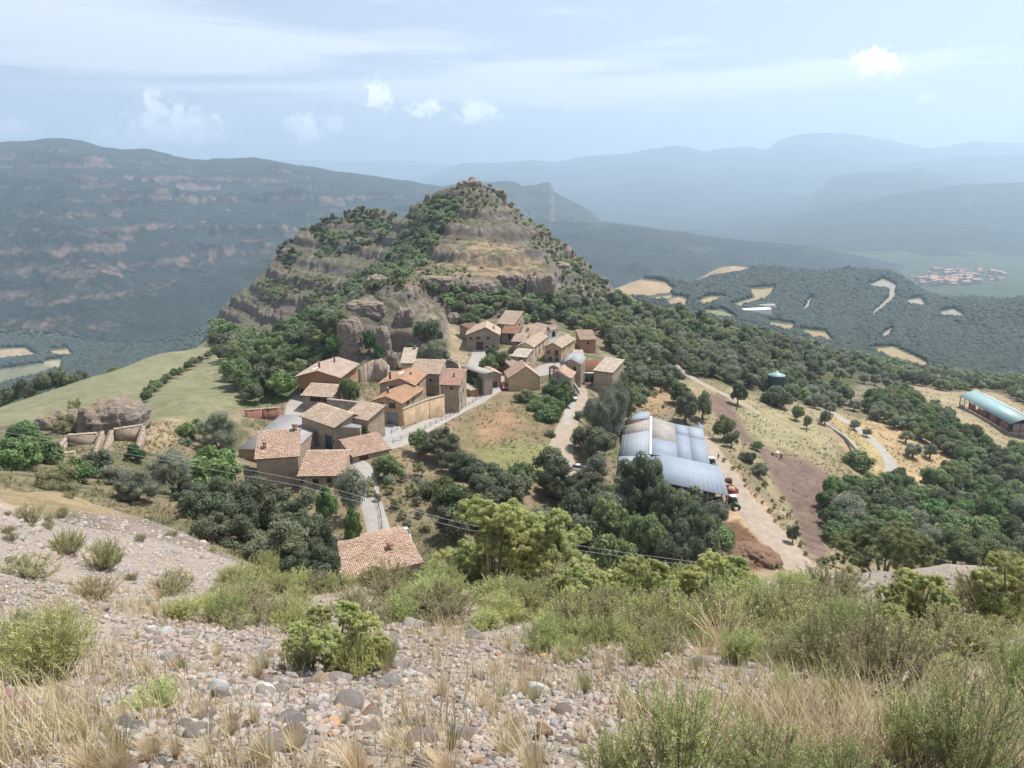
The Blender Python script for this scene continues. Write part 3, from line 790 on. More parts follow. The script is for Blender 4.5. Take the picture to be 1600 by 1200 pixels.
def crown_mesh(name, mat, seed, nl=14, leaves=1800, flat=0.8, leaf=0.05, spread=0.62, lobe=(.26, .42), low=-0.75, ragged=0.08, aspect=1.0):
    """crown of radius about 1 centred on the origin: lobes covered in leaf tufts over a dark inner mass"""
    rg = np.random.default_rng(seed)
    cs, rs = [], []
    for i in range(nl):
        for _ in range(20):
            d = rg.normal(size=3); d /= np.linalg.norm(d)
            if d[2] > low:
                break
        r = spread * rg.uniform(0.55, 1.0) if i > 2 else rg.uniform(0.1, .35)
        c = d * r; c[2] *= flat
        cs.append(c); rs.append(rg.uniform(*lobe) * (1.25 if i < 3 else 1))
    cs = np.array(cs); rs = np.array(rs)
    per = (leaves * rs ** 2 / (rs ** 2).sum()).astype(int)
    PP, NN, VV = [], [], []
    for i in range(nl):
        n = per[i] * 2
        d = rg.normal(size=(n, 3)); d[:, 2] += 0.25
        d /= np.linalg.norm(d, axis=1, keepdims=True)
        # leaf clumps: tufts pulled around sub-centres
        sub = rg.normal(size=(max(5, per[i] // 26), 3)); sub /= np.linalg.norm(sub, axis=1, keepdims=True)
        dots = d @ sub.T
        best = dots.max(1)
        rad = rs[i] * (0.80 + 0.26 * np.clip((best - .8) / .2, 0, 1) + rg.normal(size=n) * ragged)
        p = cs[i] + d * rad[:, None] * np.array([1, 1, .9])
        dd = np.linalg.norm(p[:, None] - cs[None], axis=2) / rs[None]
        dd[:, i] = 9
        keep = dd.min(1) > 0.82
        p, dk = p[keep][:per[i]], d[keep][:per[i]]
        PP.append(p); NN.append(dk)
        bi = dots[keep][:per[i]].argmax(1)
        tuft = rg.uniform(.72, 1.25, len(sub))
        VV.append(tuft[bi] * rg.uniform(.75, 1.2, len(p)))
    PP = np.concatenate(PP); NN = np.concatenate(NN); VV = np.concatenate(VV)
    NN = NN + rg.normal(size=NN.shape) * 0.55
    NN /= np.linalg.norm(NN, axis=1, keepdims=True)
    V, Fq = quads(PP, NN, leaf * rg.uniform(.6, 1.3, len(PP)), rg, aspect)
    col = np.repeat(VV, 4)
    # inner mass (triangles written as quads with a midpoint so that all faces match)
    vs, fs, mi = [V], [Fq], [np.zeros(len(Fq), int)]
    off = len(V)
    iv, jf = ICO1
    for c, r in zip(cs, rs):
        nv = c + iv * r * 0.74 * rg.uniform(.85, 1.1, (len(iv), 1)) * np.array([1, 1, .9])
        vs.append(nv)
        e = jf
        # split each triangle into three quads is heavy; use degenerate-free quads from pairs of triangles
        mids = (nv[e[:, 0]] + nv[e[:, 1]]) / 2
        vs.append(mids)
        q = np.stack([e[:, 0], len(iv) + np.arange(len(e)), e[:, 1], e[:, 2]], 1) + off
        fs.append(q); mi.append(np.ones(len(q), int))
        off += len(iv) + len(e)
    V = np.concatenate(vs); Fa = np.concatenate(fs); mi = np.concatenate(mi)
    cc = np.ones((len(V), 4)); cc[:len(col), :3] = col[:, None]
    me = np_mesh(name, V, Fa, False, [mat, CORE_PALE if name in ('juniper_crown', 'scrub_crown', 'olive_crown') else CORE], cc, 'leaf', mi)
    return me
def tube(pts_, radii, seg=6):
    V, Fc = [], []
    pts_ = [np.array(p, float) for p in pts_]
    for i, p in enumerate(pts_):
        d = pts_[min(i + 1, len(pts_) - 1)] - pts_[max(i - 1, 0)]
        d /= np.linalg.norm(d) + 1e-9
        a = np.cross(d, [0, 0, 1.0]) if abs(d[2]) < .95 else np.cross(d, [1.0, 0, 0])
        a /= np.linalg.norm(a); b = np.cross(d, a)
        for k in range(seg):
            an = 2 * math.pi * k / seg
            V.append(p + radii[i] * (a * math.cos(an) + b * math.sin(an)))
    for i in range(len(pts_) - 1):
        for k in range(seg):
            Fc.append((i * seg + k, i * seg + (k + 1) % seg, (i + 1) * seg + (k + 1) % seg, (i + 1) * seg + k))
    return np.array(V), np.array(Fc)
def join_parts(parts):
    vs, fs, off = [], [], 0
    for v, f in parts:
        vs.append(v); fs.append(f + off); off += len(v)
    return np.concatenate(vs), np.concatenate(fs)
def trunk_mesh(name, seed, h=0.9, r=0.09, forks=4, spread=.6):
    """trunk with limbs; crown centre at height 1 (unit crown radius)"""
    rg = np.random.default_rng(seed)
    parts = []
    b = [(0, 0, -.25), (rg.normal() * .03, rg.normal() * .03, h * .3), (rg.normal() * .06, rg.normal() * .06, h * .62)]
    parts.append(tube(b, [r * 1.35, r, r * .8], 7))
    for k in range(forks):
        a = 2 * math.pi * k / forks + rg.uniform(-.4, .4)
        e = np.array([math.cos(a) * spread, math.sin(a) * spread, h + rg.uniform(.1, .5)])
        s = np.array(b[1]) * .5 + np.array(b[2]) * .5
        mid = s * .5 + e * .5 + np.array([0, 0, -.06]) + rg.normal(size=3) * .03
        parts.append(tube([s, mid, e], [r * .62, r * .42, r * .18], 5))
    v, f = join_parts(parts)
    return np_mesh(name, v, f, True, BARK)
def proto(kind, mat, n, seed0, **kw):
    return [crown_mesh(kind + '_crown', L[mat], seed0 + i, **kw) for i in range(n)]
CR = dict(
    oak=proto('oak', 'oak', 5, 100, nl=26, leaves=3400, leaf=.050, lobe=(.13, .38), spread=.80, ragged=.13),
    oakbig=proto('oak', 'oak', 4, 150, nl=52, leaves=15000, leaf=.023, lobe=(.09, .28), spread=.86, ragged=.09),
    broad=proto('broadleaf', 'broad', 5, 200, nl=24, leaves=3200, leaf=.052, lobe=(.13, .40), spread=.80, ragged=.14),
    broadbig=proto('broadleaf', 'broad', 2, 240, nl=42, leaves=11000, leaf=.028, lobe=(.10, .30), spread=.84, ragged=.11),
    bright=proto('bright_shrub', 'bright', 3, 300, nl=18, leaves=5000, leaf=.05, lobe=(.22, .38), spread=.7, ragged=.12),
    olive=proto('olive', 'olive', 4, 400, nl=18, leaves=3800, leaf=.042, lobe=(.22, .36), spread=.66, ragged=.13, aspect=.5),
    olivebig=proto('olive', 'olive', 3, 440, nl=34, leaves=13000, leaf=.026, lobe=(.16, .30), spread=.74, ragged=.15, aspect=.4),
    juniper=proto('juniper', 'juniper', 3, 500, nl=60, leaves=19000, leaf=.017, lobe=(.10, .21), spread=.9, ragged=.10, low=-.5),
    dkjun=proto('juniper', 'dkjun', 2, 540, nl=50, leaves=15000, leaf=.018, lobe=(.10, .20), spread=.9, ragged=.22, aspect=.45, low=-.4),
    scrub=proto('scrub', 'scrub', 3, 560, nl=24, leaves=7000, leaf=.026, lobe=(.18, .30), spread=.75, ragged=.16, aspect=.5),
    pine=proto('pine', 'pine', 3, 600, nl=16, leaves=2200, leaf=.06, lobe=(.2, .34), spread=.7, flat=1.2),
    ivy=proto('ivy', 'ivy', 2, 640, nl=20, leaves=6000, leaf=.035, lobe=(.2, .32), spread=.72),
)
TRK = [trunk_mesh('trunk', 700 + i) for i in range(4)]
KIND = {'oak': 'holm_oak', 'oakbig': 'holm_oak', 'broad': 'broadleaf_tree', 'broadbig': 'broadleaf_tree', 'bright': 'leafy_shrub', 'olive': 'olive_tree', 'olivebig': 'olive_tree', 'juniper': 'juniper', 'dkjun': 'dark_juniper', 'scrub': 'scrub_bush', 'pine': 'pine_tree', 'ivy': 'ivy'}
CAT = {'oak': 'tree', 'oakbig': 'tree', 'broad': 'tree', 'broadbig': 'tree', 'bright': 'shrub', 'olive': 'olive tree', 'olivebig': 'olive tree', 'juniper': 'juniper', 'dkjun': 'juniper', 'scrub': 'shrub', 'pine': 'pine tree', 'ivy': 'ivy'}
_solo = {}
def tree(kind, p, r, label, group=None, h=None, sq=(1, 1), parts=True, seed=None, lift=0.0):
    """p: foot on the ground; r: crown radius; h: height of the crown's top"""
    rg = random.Random(seed if seed is not None else int(p[0] * 91 + p[1] * 37))
    cm = rg.choice(CR[kind])
    h = h or r * 1.75
    rz = min(max(r * sq[1] * .92, h * .58), r * 2.4)
    zc = max(h - rz * .88, rz * .35)
    rot = rg.uniform(0, 6.28)
    if parts:
        e = empty(KIND[kind], p, rot)
        tm = rg.choice(TRK)
        t = link('trunk', tm, e)
        t.scale = (r * .9, r * .9, max(zc, .3 * r))
        c = link('crown', cm, e)
        c.location = (0, 0, zc)
        c.scale = (r * sq[0], r, rz)
    else:
        e = link(KIND[kind], cm)
        e.location = (p[0], p[1], p[2] + zc)
        e.scale = (r * sq[0], r, rz)
        e.rotation_euler = (0, 0, rot)
    return tag(e, label, CAT[kind], group)
# ---------------------------------------------------------------- building materials
def stone_mat(name, cols, scale=2.6, mortar=(.38, .32, .25), msh=.12):
    m, t, b = new_mat(name)
    tc = t.add('ShaderNodeTexCoord').outputs['Object']
    mp = t.add('ShaderNodeMapping', inp={0: tc, 3: (1, 1, 1.9)}).outputs[0]
    wob = t.add('ShaderNodeVectorMath', operation='ADD', inp={0: mp, 1: t.add('ShaderNodeVectorMath', operation='SCALE', inp={0: t.add('ShaderNodeTexNoise', inp={'Vector': tc, 'Scale': 1.5}).outputs['Color'], 'Scale': .25}).outputs[0]}).outputs[0]
    v = t.add('ShaderNodeTexVoronoi', feature='F1', inp={'Vector': wob, 'Scale': scale, 'Randomness': .9})
    ve = t.add('ShaderNodeTexVoronoi', feature='DISTANCE_TO_EDGE', inp={'Vector': wob, 'Scale': scale, 'Randomness': .9})
    sc = t.add('ShaderNodeSeparateColor', inp={0: v.outputs['Color']}).outputs[0]
    c = t.ramp(sc, [(i / (len(cols) - 1), k) for i, k in enumerate(cols)])
    big = t.lin(t.noise(tc, .45, 5, .65), .3, .7, .72, 1.25)
    c = t.mix(t.lin(ve.outputs['Distance'], .02, msh), mortar, c)
    hs = t.add('ShaderNodeHueSaturation', inp={'Color': c, 'Value': big})
    bp = t.add('ShaderNodeBump', inp={'Height': t.lin(ve.outputs['Distance'], 0, .2), 'Distance': .05, 'Strength': .8})
    t.set(b, 'Base Color', hs.outputs[0]); t.set(b, 'Normal', bp.outputs[0])
    b.inputs['Roughness'].default_value = .95
    b.inputs['Specular IOR Level'].default_value = .1
    return m
M = dict(
    stone=stone_mat('brown_rubble_stone', [(.34, .245, .18), (.43, .325, .24), (.29, .225, .19), (.50, .40, .30)]),
    stonedk=stone_mat('grey_brown_rubble_stone', [(.28, .22, .18), (.36, .29, .235), (.25, .21, .18), (.40, .33, .26)], mortar=(.33, .275, .23)),
    stonegold=stone_mat('golden_rubble_stone', [(.42, .275, .155), (.50, .35, .21), (.36, .25, .165), (.52, .39, .26)], mortar=(.46, .36, .25)),
    cream=simple('cream_render', (.50, .42, .29), .9, .2, 1.2, bump=.01),
    ochre=simple('ochre_render', (.48, .36, .225), .95, .22, .9, bump=.02),
    orange=simple('orange_render', (.37, .205, .115), .9, .1, 1.0),
    yellow=simple('yellow_green_render', (.32, .27, .135), .9, .12, 1.0),
    white=simple('white_paint', (.74, .74, .72), .7, .06, 2),
    pale=simple('pale_concrete', (.295, .275, .255), .9, .15, .7, bump=.01),
    concrete=simple('grey_concrete', (.29, .28, .275), .9, .16, .5, bump=.01),
    dirt=simple('pale_dirt', (.29, .24, .19), 1.0, .2, .6, bump=.03),
    dark=simple('dark_opening', (.028, .024, .022), .9, .3, 2),
    shutter=simple('brown_shutter', (.085, .050, .033), .8, .25, 3),
    green=simple('dark_green_door', (.03, .062, .055), .6, .1, 2),
    bluegrey=simple('blue_grey_door', (.19, .22, .255), .6, .1, 2),
    wood=simple('weathered_wood', (.17, .12, .085), .9, .3, 5),
    iron=simple('dark_iron', (.045, .043, .042), .6, .2, 5),
    rust=simple('rusty_steel', (.16, .075, .05), .8, .3, 4),
    zinc=simple('zinc_sheet', (.29, .325, .37), .75, .06, .35, spec=.12),
    zincold=simple('old_fibre_cement', (.31, .285, .265), .9, .22, .5),
    zincblue=simple('blue_grey_sheet', (.25, .29, .345), .75, .06, .35, spec=.12),
    greenroof=simple('pale_green_sheet', (.24, .36, .355), .5, .06, .3, spec=.4),
    slate=simple('grey_slate', (.27, .275, .285), .8, .2, 2.5, bump=.02),
    brick=simple('red_brick', (.26, .125, .09), .9, .25, 4),
    glass=simple('window_glass', (.05, .06, .07), .15, .1, 2, spec=.5),
    copper=simple('brown_flue', (.16, .07, .04), .6, .2, 4),
    rock=None,
)
TILE = {}
def tile_mat(name):
    m, t, b = new_mat(name)
    a = t.add('ShaderNodeAttribute', attribute_name='tile')
    tc = t.add('ShaderNodeTexCoord').outputs['Object']
    hs = t.add('ShaderNodeHueSaturation', inp={'Color': a.outputs['Color'], 'Value': t.math('MULTIPLY', t.lin(t.noise(tc, .5, 5, .65), .3, .7, .82, 1.15), t.lin(t.noise(tc, 6, 3), .3, .7, .85, 1.12))})
    t.set(b, 'Base Color', hs.outputs[0])
    b.inputs['Roughness'].default_value = .9
    return m
MT = tile_mat('roof_tile')
PAL = dict(
    old=[(.42, .315, .235), (.50, .40, .31), (.33, .235, .175), (.54, .46, .38), (.38, .27, .195)],
    new=[(.40, .24, .15), (.44, .28, .185), (.36, .21, .13), (.42, .26, .165)],
    pink=[(.44, .33, .27), (.48, .37, .305), (.40, .30, .25)],
    red=[(.40, .23, .175), (.44, .28, .22), (.37, .21, .16), (.46, .33, .27)],
    pale=[(.60, .51, .41), (.50, .41, .33), (.68, .62, .53), (.42, .33, .26)],
    terra=[(.40, .26, .185), (.46, .33, .25), (.35, .225, .16), (.50, .39, .31)],
    rust=[(.30, .16, .11), (.34, .19, .13)],
)
def tile_sheet(a, b, c, d, pal, seed, period=.27, course=.36, amp=.055, jit=.02):
    """a,b low edge left/right; d,c high edge left/right -> verts, faces, face colours"""
    rg = np.random.default_rng(seed)
    a, b, c, d = [np.array(v, float) for v in (a, b, c, d)]
    Wd = np.linalg.norm(b - a); Ln = np.linalg.norm(d - a)
    nw = max(4, int(Wd / period)); nc = max(3, int(Ln / course))
    nrm = np.cross(b - a, d - a); nrm /= np.linalg.norm(nrm)
    sub = 6
    u = np.linspace(0, 1, nw * sub + 1)
    wave = np.abs(np.sin(u * nw * np.pi)) ** .7 * amp * 1.6
    V, Fc, Cl = [], [], []
    pc = np.array(PAL[pal])
    ncol = len(u)
    jj = rg.normal(size=(nc + 1, nw + 1)) * jit
    for k in range(nc):
        for e, (v0, lift) in enumerate(((k / nc, .05), ((k + 1.0) / nc, 0.0))):
            p = (a + (d - a) * v0)[None] * (1 - u[:, None]) + (b + (c - b) * v0)[None] * u[:, None]
            jt = jj[k][np.minimum((u * nw).astype(int), nw)]
            p = p + nrm[None] * (wave + lift + jt)[:, None]
            V.append(p)
        o = 2 * k * ncol
        i = np.arange(ncol - 1)
        Fc.append(np.stack([o + i, o + i + 1, o + ncol + i + 1, o + ncol + i], 1))
        cid = rg.integers(0, len(pc), nw)
        cc = (pc[cid] * .55 + pc.mean(0) * .45) * rg.uniform(.9, 1.08, (nw, 1))
        cf = np.repeat(cc, sub, axis=0)
        cf = cf * np.where((np.arange(len(cf)) % sub == 0) | (np.arange(len(cf)) % sub == sub - 1), .68, 1.0)[:, None]
        Cl.append(cf)
    return np.concatenate(V), np.concatenate(Fc), np.concatenate(Cl)
def slab(a, b, c, d, th=.14, drop=.02):
    """solid board under a roof sheet"""
    a, b, c, d = [np.array(v, float) for v in (a, b, c, d)]
    n_ = np.cross(b - a, d - a); n_ /= np.linalg.norm(n_)
    top = [v - n_ * drop for v in (a, b, c, d)]; bot = [v - n_ * (th + drop) for v in (a, b, c, d)]
    V = np.array(top + bot)
    Fc = np.array([(0, 1, 2, 3), (7, 6, 5, 4), (0, 4, 5, 1), (1, 5, 6, 2), (2, 6, 7, 3), (3, 7, 4, 0)])
    return V, Fc
def box(x0, x1, y0, y1, z0, z1):
    V = np.array([(x0, y0, z0), (x1, y0, z0), (x1, y1, z0), (x0, y1, z0), (x0, y0, z1), (x1, y0, z1), (x1, y1, z1), (x0, y1, z1)], float)
    Fc = np.array([(0, 3, 2, 1), (4, 5, 6, 7), (0, 1, 5, 4), (1, 2, 6, 5), (2, 3, 7, 6), (3, 0, 4, 7)])
    return V, Fc
def part(name, parent, vf, mat, smooth=False):
    return link(name, np_mesh(name, vf[0], vf[1], smooth, mat), parent)
def tiled(parent, planes, pal, seed, mat=None, name='roof', under=None):
    """planes: list of (a,b,c,d)"""
    vs, fs, cs, mi, off = [], [], [], [], 0
    for k, (a, b, c, d) in enumerate(planes):
        if mat is None:
            v, f, cl = tile_sheet(a, b, c, d, pal, seed + k)
            vs.append(v); fs.append(f + off); cs.append(cl); mi.append(np.zeros(len(f), int)); off += len(v)
        v, f = slab(a, b, c, d)
        vs.append(v); fs.append(f + off); cs.append(np.tile([[.3, .22, .16]], (len(f), 1))); mi.append(np.ones(len(f), int)); off += len(v)
    V = np.concatenate(vs); Fa = np.concatenate(fs); cs = np.concatenate(cs); mi = np.concatenate(mi)
    me = np_mesh(name, V, Fa, False, [mat or MT, mat or under or M['wood']], mats=mi)
    at_ = me.attributes.new('tile', 'FLOAT_COLOR', 'FACE')
    at_.data.foreach_set('color', np.concatenate([cs, np.ones((len(cs), 1))], 1).astype(np.float32).ravel())
    return link(name, me, parent)
def opening(parent, side, u, z, w_, h_, dims, kind='window', mat='shutter', arch=False, frame='stone'):
    """a recessed-looking opening: a frame proud of the wall and a panel inside. side F (front), R (right), L (left)"""
    Wd, Dp = dims
    def m(uu, out, zz):
        if side == 'F': return (uu, -out, zz)
        if side == 'R': return (Wd + out, uu, zz)
        return (-out, Dp - uu, zz)
    def bx(u0, u1, o0, o1, z0, z1):
        V, Fc = box(u0, u1, o0, o1, z0, z1)
        return np.array([m(p[0], p[1], p[2]) for p in V]), Fc
    name = kind
    if arch:
        n_ = 10
        ring = [(u - w_ / 2, z)] + [(u - w_ / 2 * math.cos(math.pi * i / n_), z + h_ - w_ / 2 + w_ / 2 * math.sin(math.pi * i / n_)) for i in range(n_ + 1)] + [(u + w_ / 2, z)]
        V = [m(a, .035, b) for a, b in ring] + [m(a, .0, b) for a, b in ring]
        k = len(ring)
        me = bpy.data.meshes.new(name)
        fc = [tuple(range(k))] + [(i, k + i, k + (i + 1) % k, (i + 1) % k) for i in range(k)]
        me.from_pydata(V, [], fc); me.materials.append(M[mat]); me.update()
        return link(name, me, parent)
    o = part(name, parent, bx(u - w_ / 2, u + w_ / 2, -.05, .03, z, z + h_), M[mat])
    fr = .14
    part('frame' if kind == 'window' else 'surround', o, join_parts([bx(u - w_ / 2 - fr, u + w_ / 2 + fr, -.05, .07, z + h_, z + h_ + fr), bx(u - w_ / 2 - fr, u - w_ / 2, -.05, .06, z, z + h_), bx(u + w_ / 2, u + w_ / 2 + fr, -.05, .06, z, z + h_)]), M[frame])
    if kind == 'window':
        part('sill', o, bx(u - w_ / 2 - .2, u + w_ / 2 + .2, -.05, .12, z - .12, z), M['pale'])
    return o
HOUSES = {}
def house(name, label, cat, eL, eR, D, depth, roof='side', rise=1.5, pal='old', wall='stone', over=.35, flatmat=None, ops=(), chim=(), base=None, ridge=.5, wmat2=None, wide=None, group=None):
    """eL, eR: photo pixels of the two ends of the front eave; D: distance of the left one. roof: side|front|mono|monoR|flat"""
    uL, tL = ray(*eL); uR, tR = ray(*eR)
    ze = tL * D
    DR = ze / tR
    p0 = Vector((uL * D, D, 0)); p1 = Vector((uR * DR, DR, 0))
    wd = (p1 - p0).length
    yaw = math.atan2(p1.y - p0.y, p1.x - p0.x)
    if wide: wd = wide
    ca, sa = math.cos(yaw), math.sin(yaw)
    corners = [(p0.x + ca * a - sa * b, p0.y + sa * a + ca * b) for a, b in ((0, 0), (wd, 0), (wd, depth), (0, depth))]
    gmin = min(ground(*c) for c in corners)
    zb = (base if base is not None else gmin) - .5
    print('HOUSE %-22s w=%.1f yaw=%.0f eave z=%.1f ground %.1f height %.1f' % (name, wd, math.degrees(yaw), ze, gmin, ze - gmin))
    e = empty(name, (p0.x, p0.y, zb), yaw)
    H = ze - zb
    tag(e, label, cat, group)
    o = over
    W_, Dp = wd, depth
    if roof == 'side':
        yr = Dp * ridge
        prof = [(0, H), (yr, H + rise), (Dp, H + rise * (1 - min(1, (Dp - yr) / max(yr, .1))) if ridge > .55 else H)]
        hb = prof[2][1]
        sl = rise / yr; sb = (rise - (hb - H)) / max(Dp - yr, .1)
        planes = [((-o, -o, H - o * sl), (W_ + o, -o, H - o * sl), (W_ + o, yr, H + rise), (-o, yr, H + rise))]
        if Dp - yr > .3:
            planes.append(((W_ + o, Dp + o, hb - o * sb), (-o, Dp + o, hb - o * sb), (-o, yr, H + rise), (W_ + o, yr, H + rise)))
        poly = [(0, 0), (Dp, 0), (Dp, hb), (yr, H + rise), (0, H)]
        V = np.array([(0, y, z) for y, z in poly] + [(W_, y, z) for y, z in poly]); k = len(poly)
    elif roof == 'front':
        xr = W_ * ridge
        sl, sr = rise / xr, rise / (W_ - xr)
        planes = [((-o, Dp + o, H - o * sl), (-o, -o, H - o * sl), (xr, -o, H + rise), (xr, Dp + o, H + rise)),
                  ((W_ + o, -o, H - o * sr), (W_ + o, Dp + o, H - o * sr), (xr, Dp + o, H + rise), (xr, -o, H + rise))]
        poly = [(0, 0), (W_, 0), (W_, H), (xr, H + rise), (0, H)]
        V = np.array([(x, 0, z) for x, z in poly] + [(x, Dp, z) for x, z in poly]); k = len(poly)
    elif roof == 'mono':
        s_ = rise / Dp
        planes = [((-o, -o, H - o * s_), (W_ + o, -o, H - o * s_), (W_ + o, Dp + o, H + rise + o * s_), (-o, Dp + o, H + rise + o * s_))]
        poly = [(0, 0), (Dp, 0), (Dp, H + rise), (0, H)]
        V = np.array([(0, y, z) for y, z in poly] + [(W_, y, z) for y, z in poly]); k = len(poly)
    elif roof == 'monoR':        # rises to the right
        s_ = rise / W_
        planes = [((-o, Dp + o, H - o * s_), (-o, -o, H - o * s_), (W_ + o, -o, H + rise + o * s_), (W_ + o, Dp + o, H + rise + o * s_))]
        poly = [(0, 0), (W_, 0), (W_, H + rise), (0, H)]
        V = np.array([(x, 0, z) for x, z in poly] + [(x, Dp, z) for x, z in poly]); k = len(poly)
    elif roof == 'monoL':        # falls to the right; eave height given at the left
        s_ = rise / W_
        planes = [((W_ + o, -o, H - rise - o * s_), (W_ + o, Dp + o, H - rise - o * s_), (-o, Dp + o, H + o * s_), (-o, -o, H + o * s_))]
        poly = [(0, 0), (W_, 0), (W_, H - rise), (0, H)]
        V = np.array([(x, 0, z) for x, z in poly] + [(x, Dp, z) for x, z in poly]); k = len(poly)
    else:
        planes = [((-o, -o, H), (W_ + o, -o, H), (W_ + o, Dp + o, H + .05), (-o, Dp + o, H + .05))]
        poly = [(0, 0), (Dp, 0), (Dp, H - .02), (0, H - .02)]
        V = np.array([(0, y, z) for y, z in poly] + [(W_, y, z) for y, z in poly]); k = len(poly)
    me = bpy.data.meshes.new('wall')
    fc = [tuple(range(k)), tuple(range(2 * k - 1, k - 1, -1))] + [(i, k + i, k + (i + 1) % k, (i + 1) % k) for i in range(k)]
    Vw = V.copy(); Vw[:, 2] = np.where(Vw[:, 2] > .1, Vw[:, 2] - .17, Vw[:, 2])
    me.from_pydata([tuple(v) for v in Vw], [], fc)
    me.materials.append(M[wall]); me.update()
    bm = bmesh.new(); bm.from_mesh(me); bmesh.ops.recalc_face_normals(bm, faces=bm.faces); bm.to_mesh(me); bm.free()
    link('wall', me, e)
    rf = tiled(e, planes, pal, sum(map(ord, name)) * 7 + int(D), mat=M[flatmat] if flatmat else None)
    for (x, y, hh, s_) in chim:
        # chimney foot found on the roof plane
        if roof == 'side': zr = H + rise * (y / (Dp * ridge) if y < Dp * ridge else 1 - (y - Dp * ridge) / max(Dp * (1 - ridge), .1) * (1 if ridge <= .55 else 0))
        elif roof == 'front': zr = H + rise * (x / (W_ * ridge) if x < W_ * ridge else (W_ - x) / (W_ * (1 - ridge)))
        elif roof == 'mono': zr = H + rise * y / Dp
        elif roof == 'monoR': zr = H + rise * x / W_
        else: zr = H
        c = part('chimney', rf, join_parts([box(x - s_ / 2, x + s_ / 2, y - s_ / 2, y + s_ / 2, zr - .2, zr + hh)]), M['stone' if s_ > .45 else 'copper'])
        part('cap', c, box(x - s_ * .68, x + s_ * .68, y - s_ * .68, y + s_ * .68, zr + hh + .004, zr + hh + .13), M['brick' if s_ > .45 else 'pale'])
    for op in ops:
        kw = dict(op[5]) if len(op) > 5 else {}
        side, u, z, ww, hh = op[:5]
        opening(e, side, u * (W_ if side == 'F' else Dp), H + z if z < 0 else z + .5, ww, hh, (W_, Dp), **kw)
    HOUSES[name + str(eL[0])] = (e, W_, Dp, H, yaw, zb)
    return e
DOOR = dict(kind='door')
def win(side, u, z, w_=.8, h_=1.1, **kw):
    return (side, u, z, w_, h_, kw)
def dr(side, u, w_=1.1, h_=2.1, **kw):
    kw = dict(kind='door', mat='shutter') | kw
    return (side, u, 0.05, w_, h_, kw)

house('stone_cottage', 'low house with patterned orange tile roof nearest the camera, half behind a dark oak', 'house', (538, 905), (657, 877), 89, 10, 'side', 1.9, 'terra', 'stonedk', ridge=.66, chim=[(7.6, 3.6, .7, .7)], ops=[win('F', .8, -1.6, mat='dark'), win('R', .3, -1.7, mat='dark')])
house('tower_house', 'tall narrow stone house with steep orange roof beside a grey concrete terrace', 'house', (400, 716), (465, 711.5), 127, 8, 'side', 2.9, 'terra', 'stonedk', ridge=.9, chim=[(1.4, 2.6, .9, .6), (6.6, 7.0, .9, .8)], ops=[win('R', .5, -2.2, .5, .8, mat='dark')])
house('stone_house', 'low house with faded pink tile roof joined to the right of the tall narrow house', 'house', (467, 743), (534, 742), 125.5, 8.5, 'side', 1.9, 'terra', 'stonedk', ridge=.92, ops=[win('F', .06, -1.5, .6, .9, mat='dark'), win('F', .38, -1.6, 1.1, .9, mat='dark'), win('F', .7, -1.5, .8, 1.0, mat='dark')])
house('barn', 'small barn with striped tile roof standing at the bend of the railed road', 'barn', (552, 713), (608, 700.5), 137, 6.2, 'side', 1.9, 'terra', 'stone', ridge=.9, ops=[dr('F', .28, 1.9, 1.9, arch=False)])
house('terrace_building', 'low building with a wide flat grey concrete roof behind the tall narrow house', 'building', (372, 701), (412, 702), 139, 23, 'flat', 0, 'pink', 'stone', flatmat='concrete', over=.1, wide=11.5)
house('farm_wing', 'old tiled farm wing with dark upper opening, at the top of the stone farmyard', 'house', (472, 617), (518, 620), 170, 7, 'side', 1.6, 'old', 'stonedk', ridge=.75, ops=[win('F', .45, -1.4, 2.8, 1.1, mat='dark'), win('F', .75, -1.4, 1.4, 1.1, mat='shutter')])
house('farm_garage', 'tiled farm building with a dark green garage door facing the road fork', 'garage', (471, 649), (523, 667), 154, 5.5, 'side', 1.8, 'old', 'stone', ridge=.85, ops=[dr('F', .80, 2.6, 3.2, mat='green'), win('F', .95, 2.0, .5, .7, mat='dark')])
house('lean_to', 'small tiled lean to roof against the inner wall of the stone farmyard', 'shed', (538, 649), (574, 656), 151, 5.5, 'mono', 1.7, 'old', 'stone')
house('yard_roof', 'flat grey concrete roof between the green garage door and the small lean to', 'shed', (528, 667), (562, 668), 146.5, 6, 'flat', 0, 'pink', 'stone', flatmat='concrete', over=.05)
house('villa', 'modern house with broad pinkish gable roof, orange walls and skylight below the rock pillar', 'house', (467, 586.5), (529, 588), 178, 14, 'front', 1.5, 'pink', 'orange', over=.9, chim=[(4.2, 3.2, 1.5, .4), (6.0, 9.5, 1.2, .35)], ops=[win('F', .17, .2, 3.0, 2.3, mat='dark', frame='orange')])
house('village_house', 'large house with orange gable roof, pale ridge line and grey blue garage door', 'house', (582, 625.5), (627, 629), 162, 12.5, 'front', 1.3, 'new', 'stonegold', over=.5, ridge=.5, chim=[(2.1, 3.8, 1.3, .4)], ops=[dr('F', .68, 2.6, 3.4, mat='bluegrey', frame='yellow'), win('F', .30, -1.5, 1.3, 1.2, mat='shutter', frame='stone'), win('F', .68, -1.5, 1.6, 1.2, mat='shutter', frame='stone'), win('R', .3, -1.6, 1.3, 1.0, mat='shutter'), win('R', .55, -1.6, .7, 1.0, mat='shutter')])
house('village_house', 'upper orange roofed house with a white skylight, directly behind the garage house', 'house', (593, 599), (647, 601), 173, 11, 'front', 1.5, 'new', 'stone', over=.4, ridge=.6, chim=[(2.2, 1.6, 1.9, .45), (6.3, 5.6, .7, .35)], ops=[win('R', .35, -1.5, 1.3, 1.0, mat='shutter'), win('F', .35, -1.3, 1.2, .8, mat='dark')])
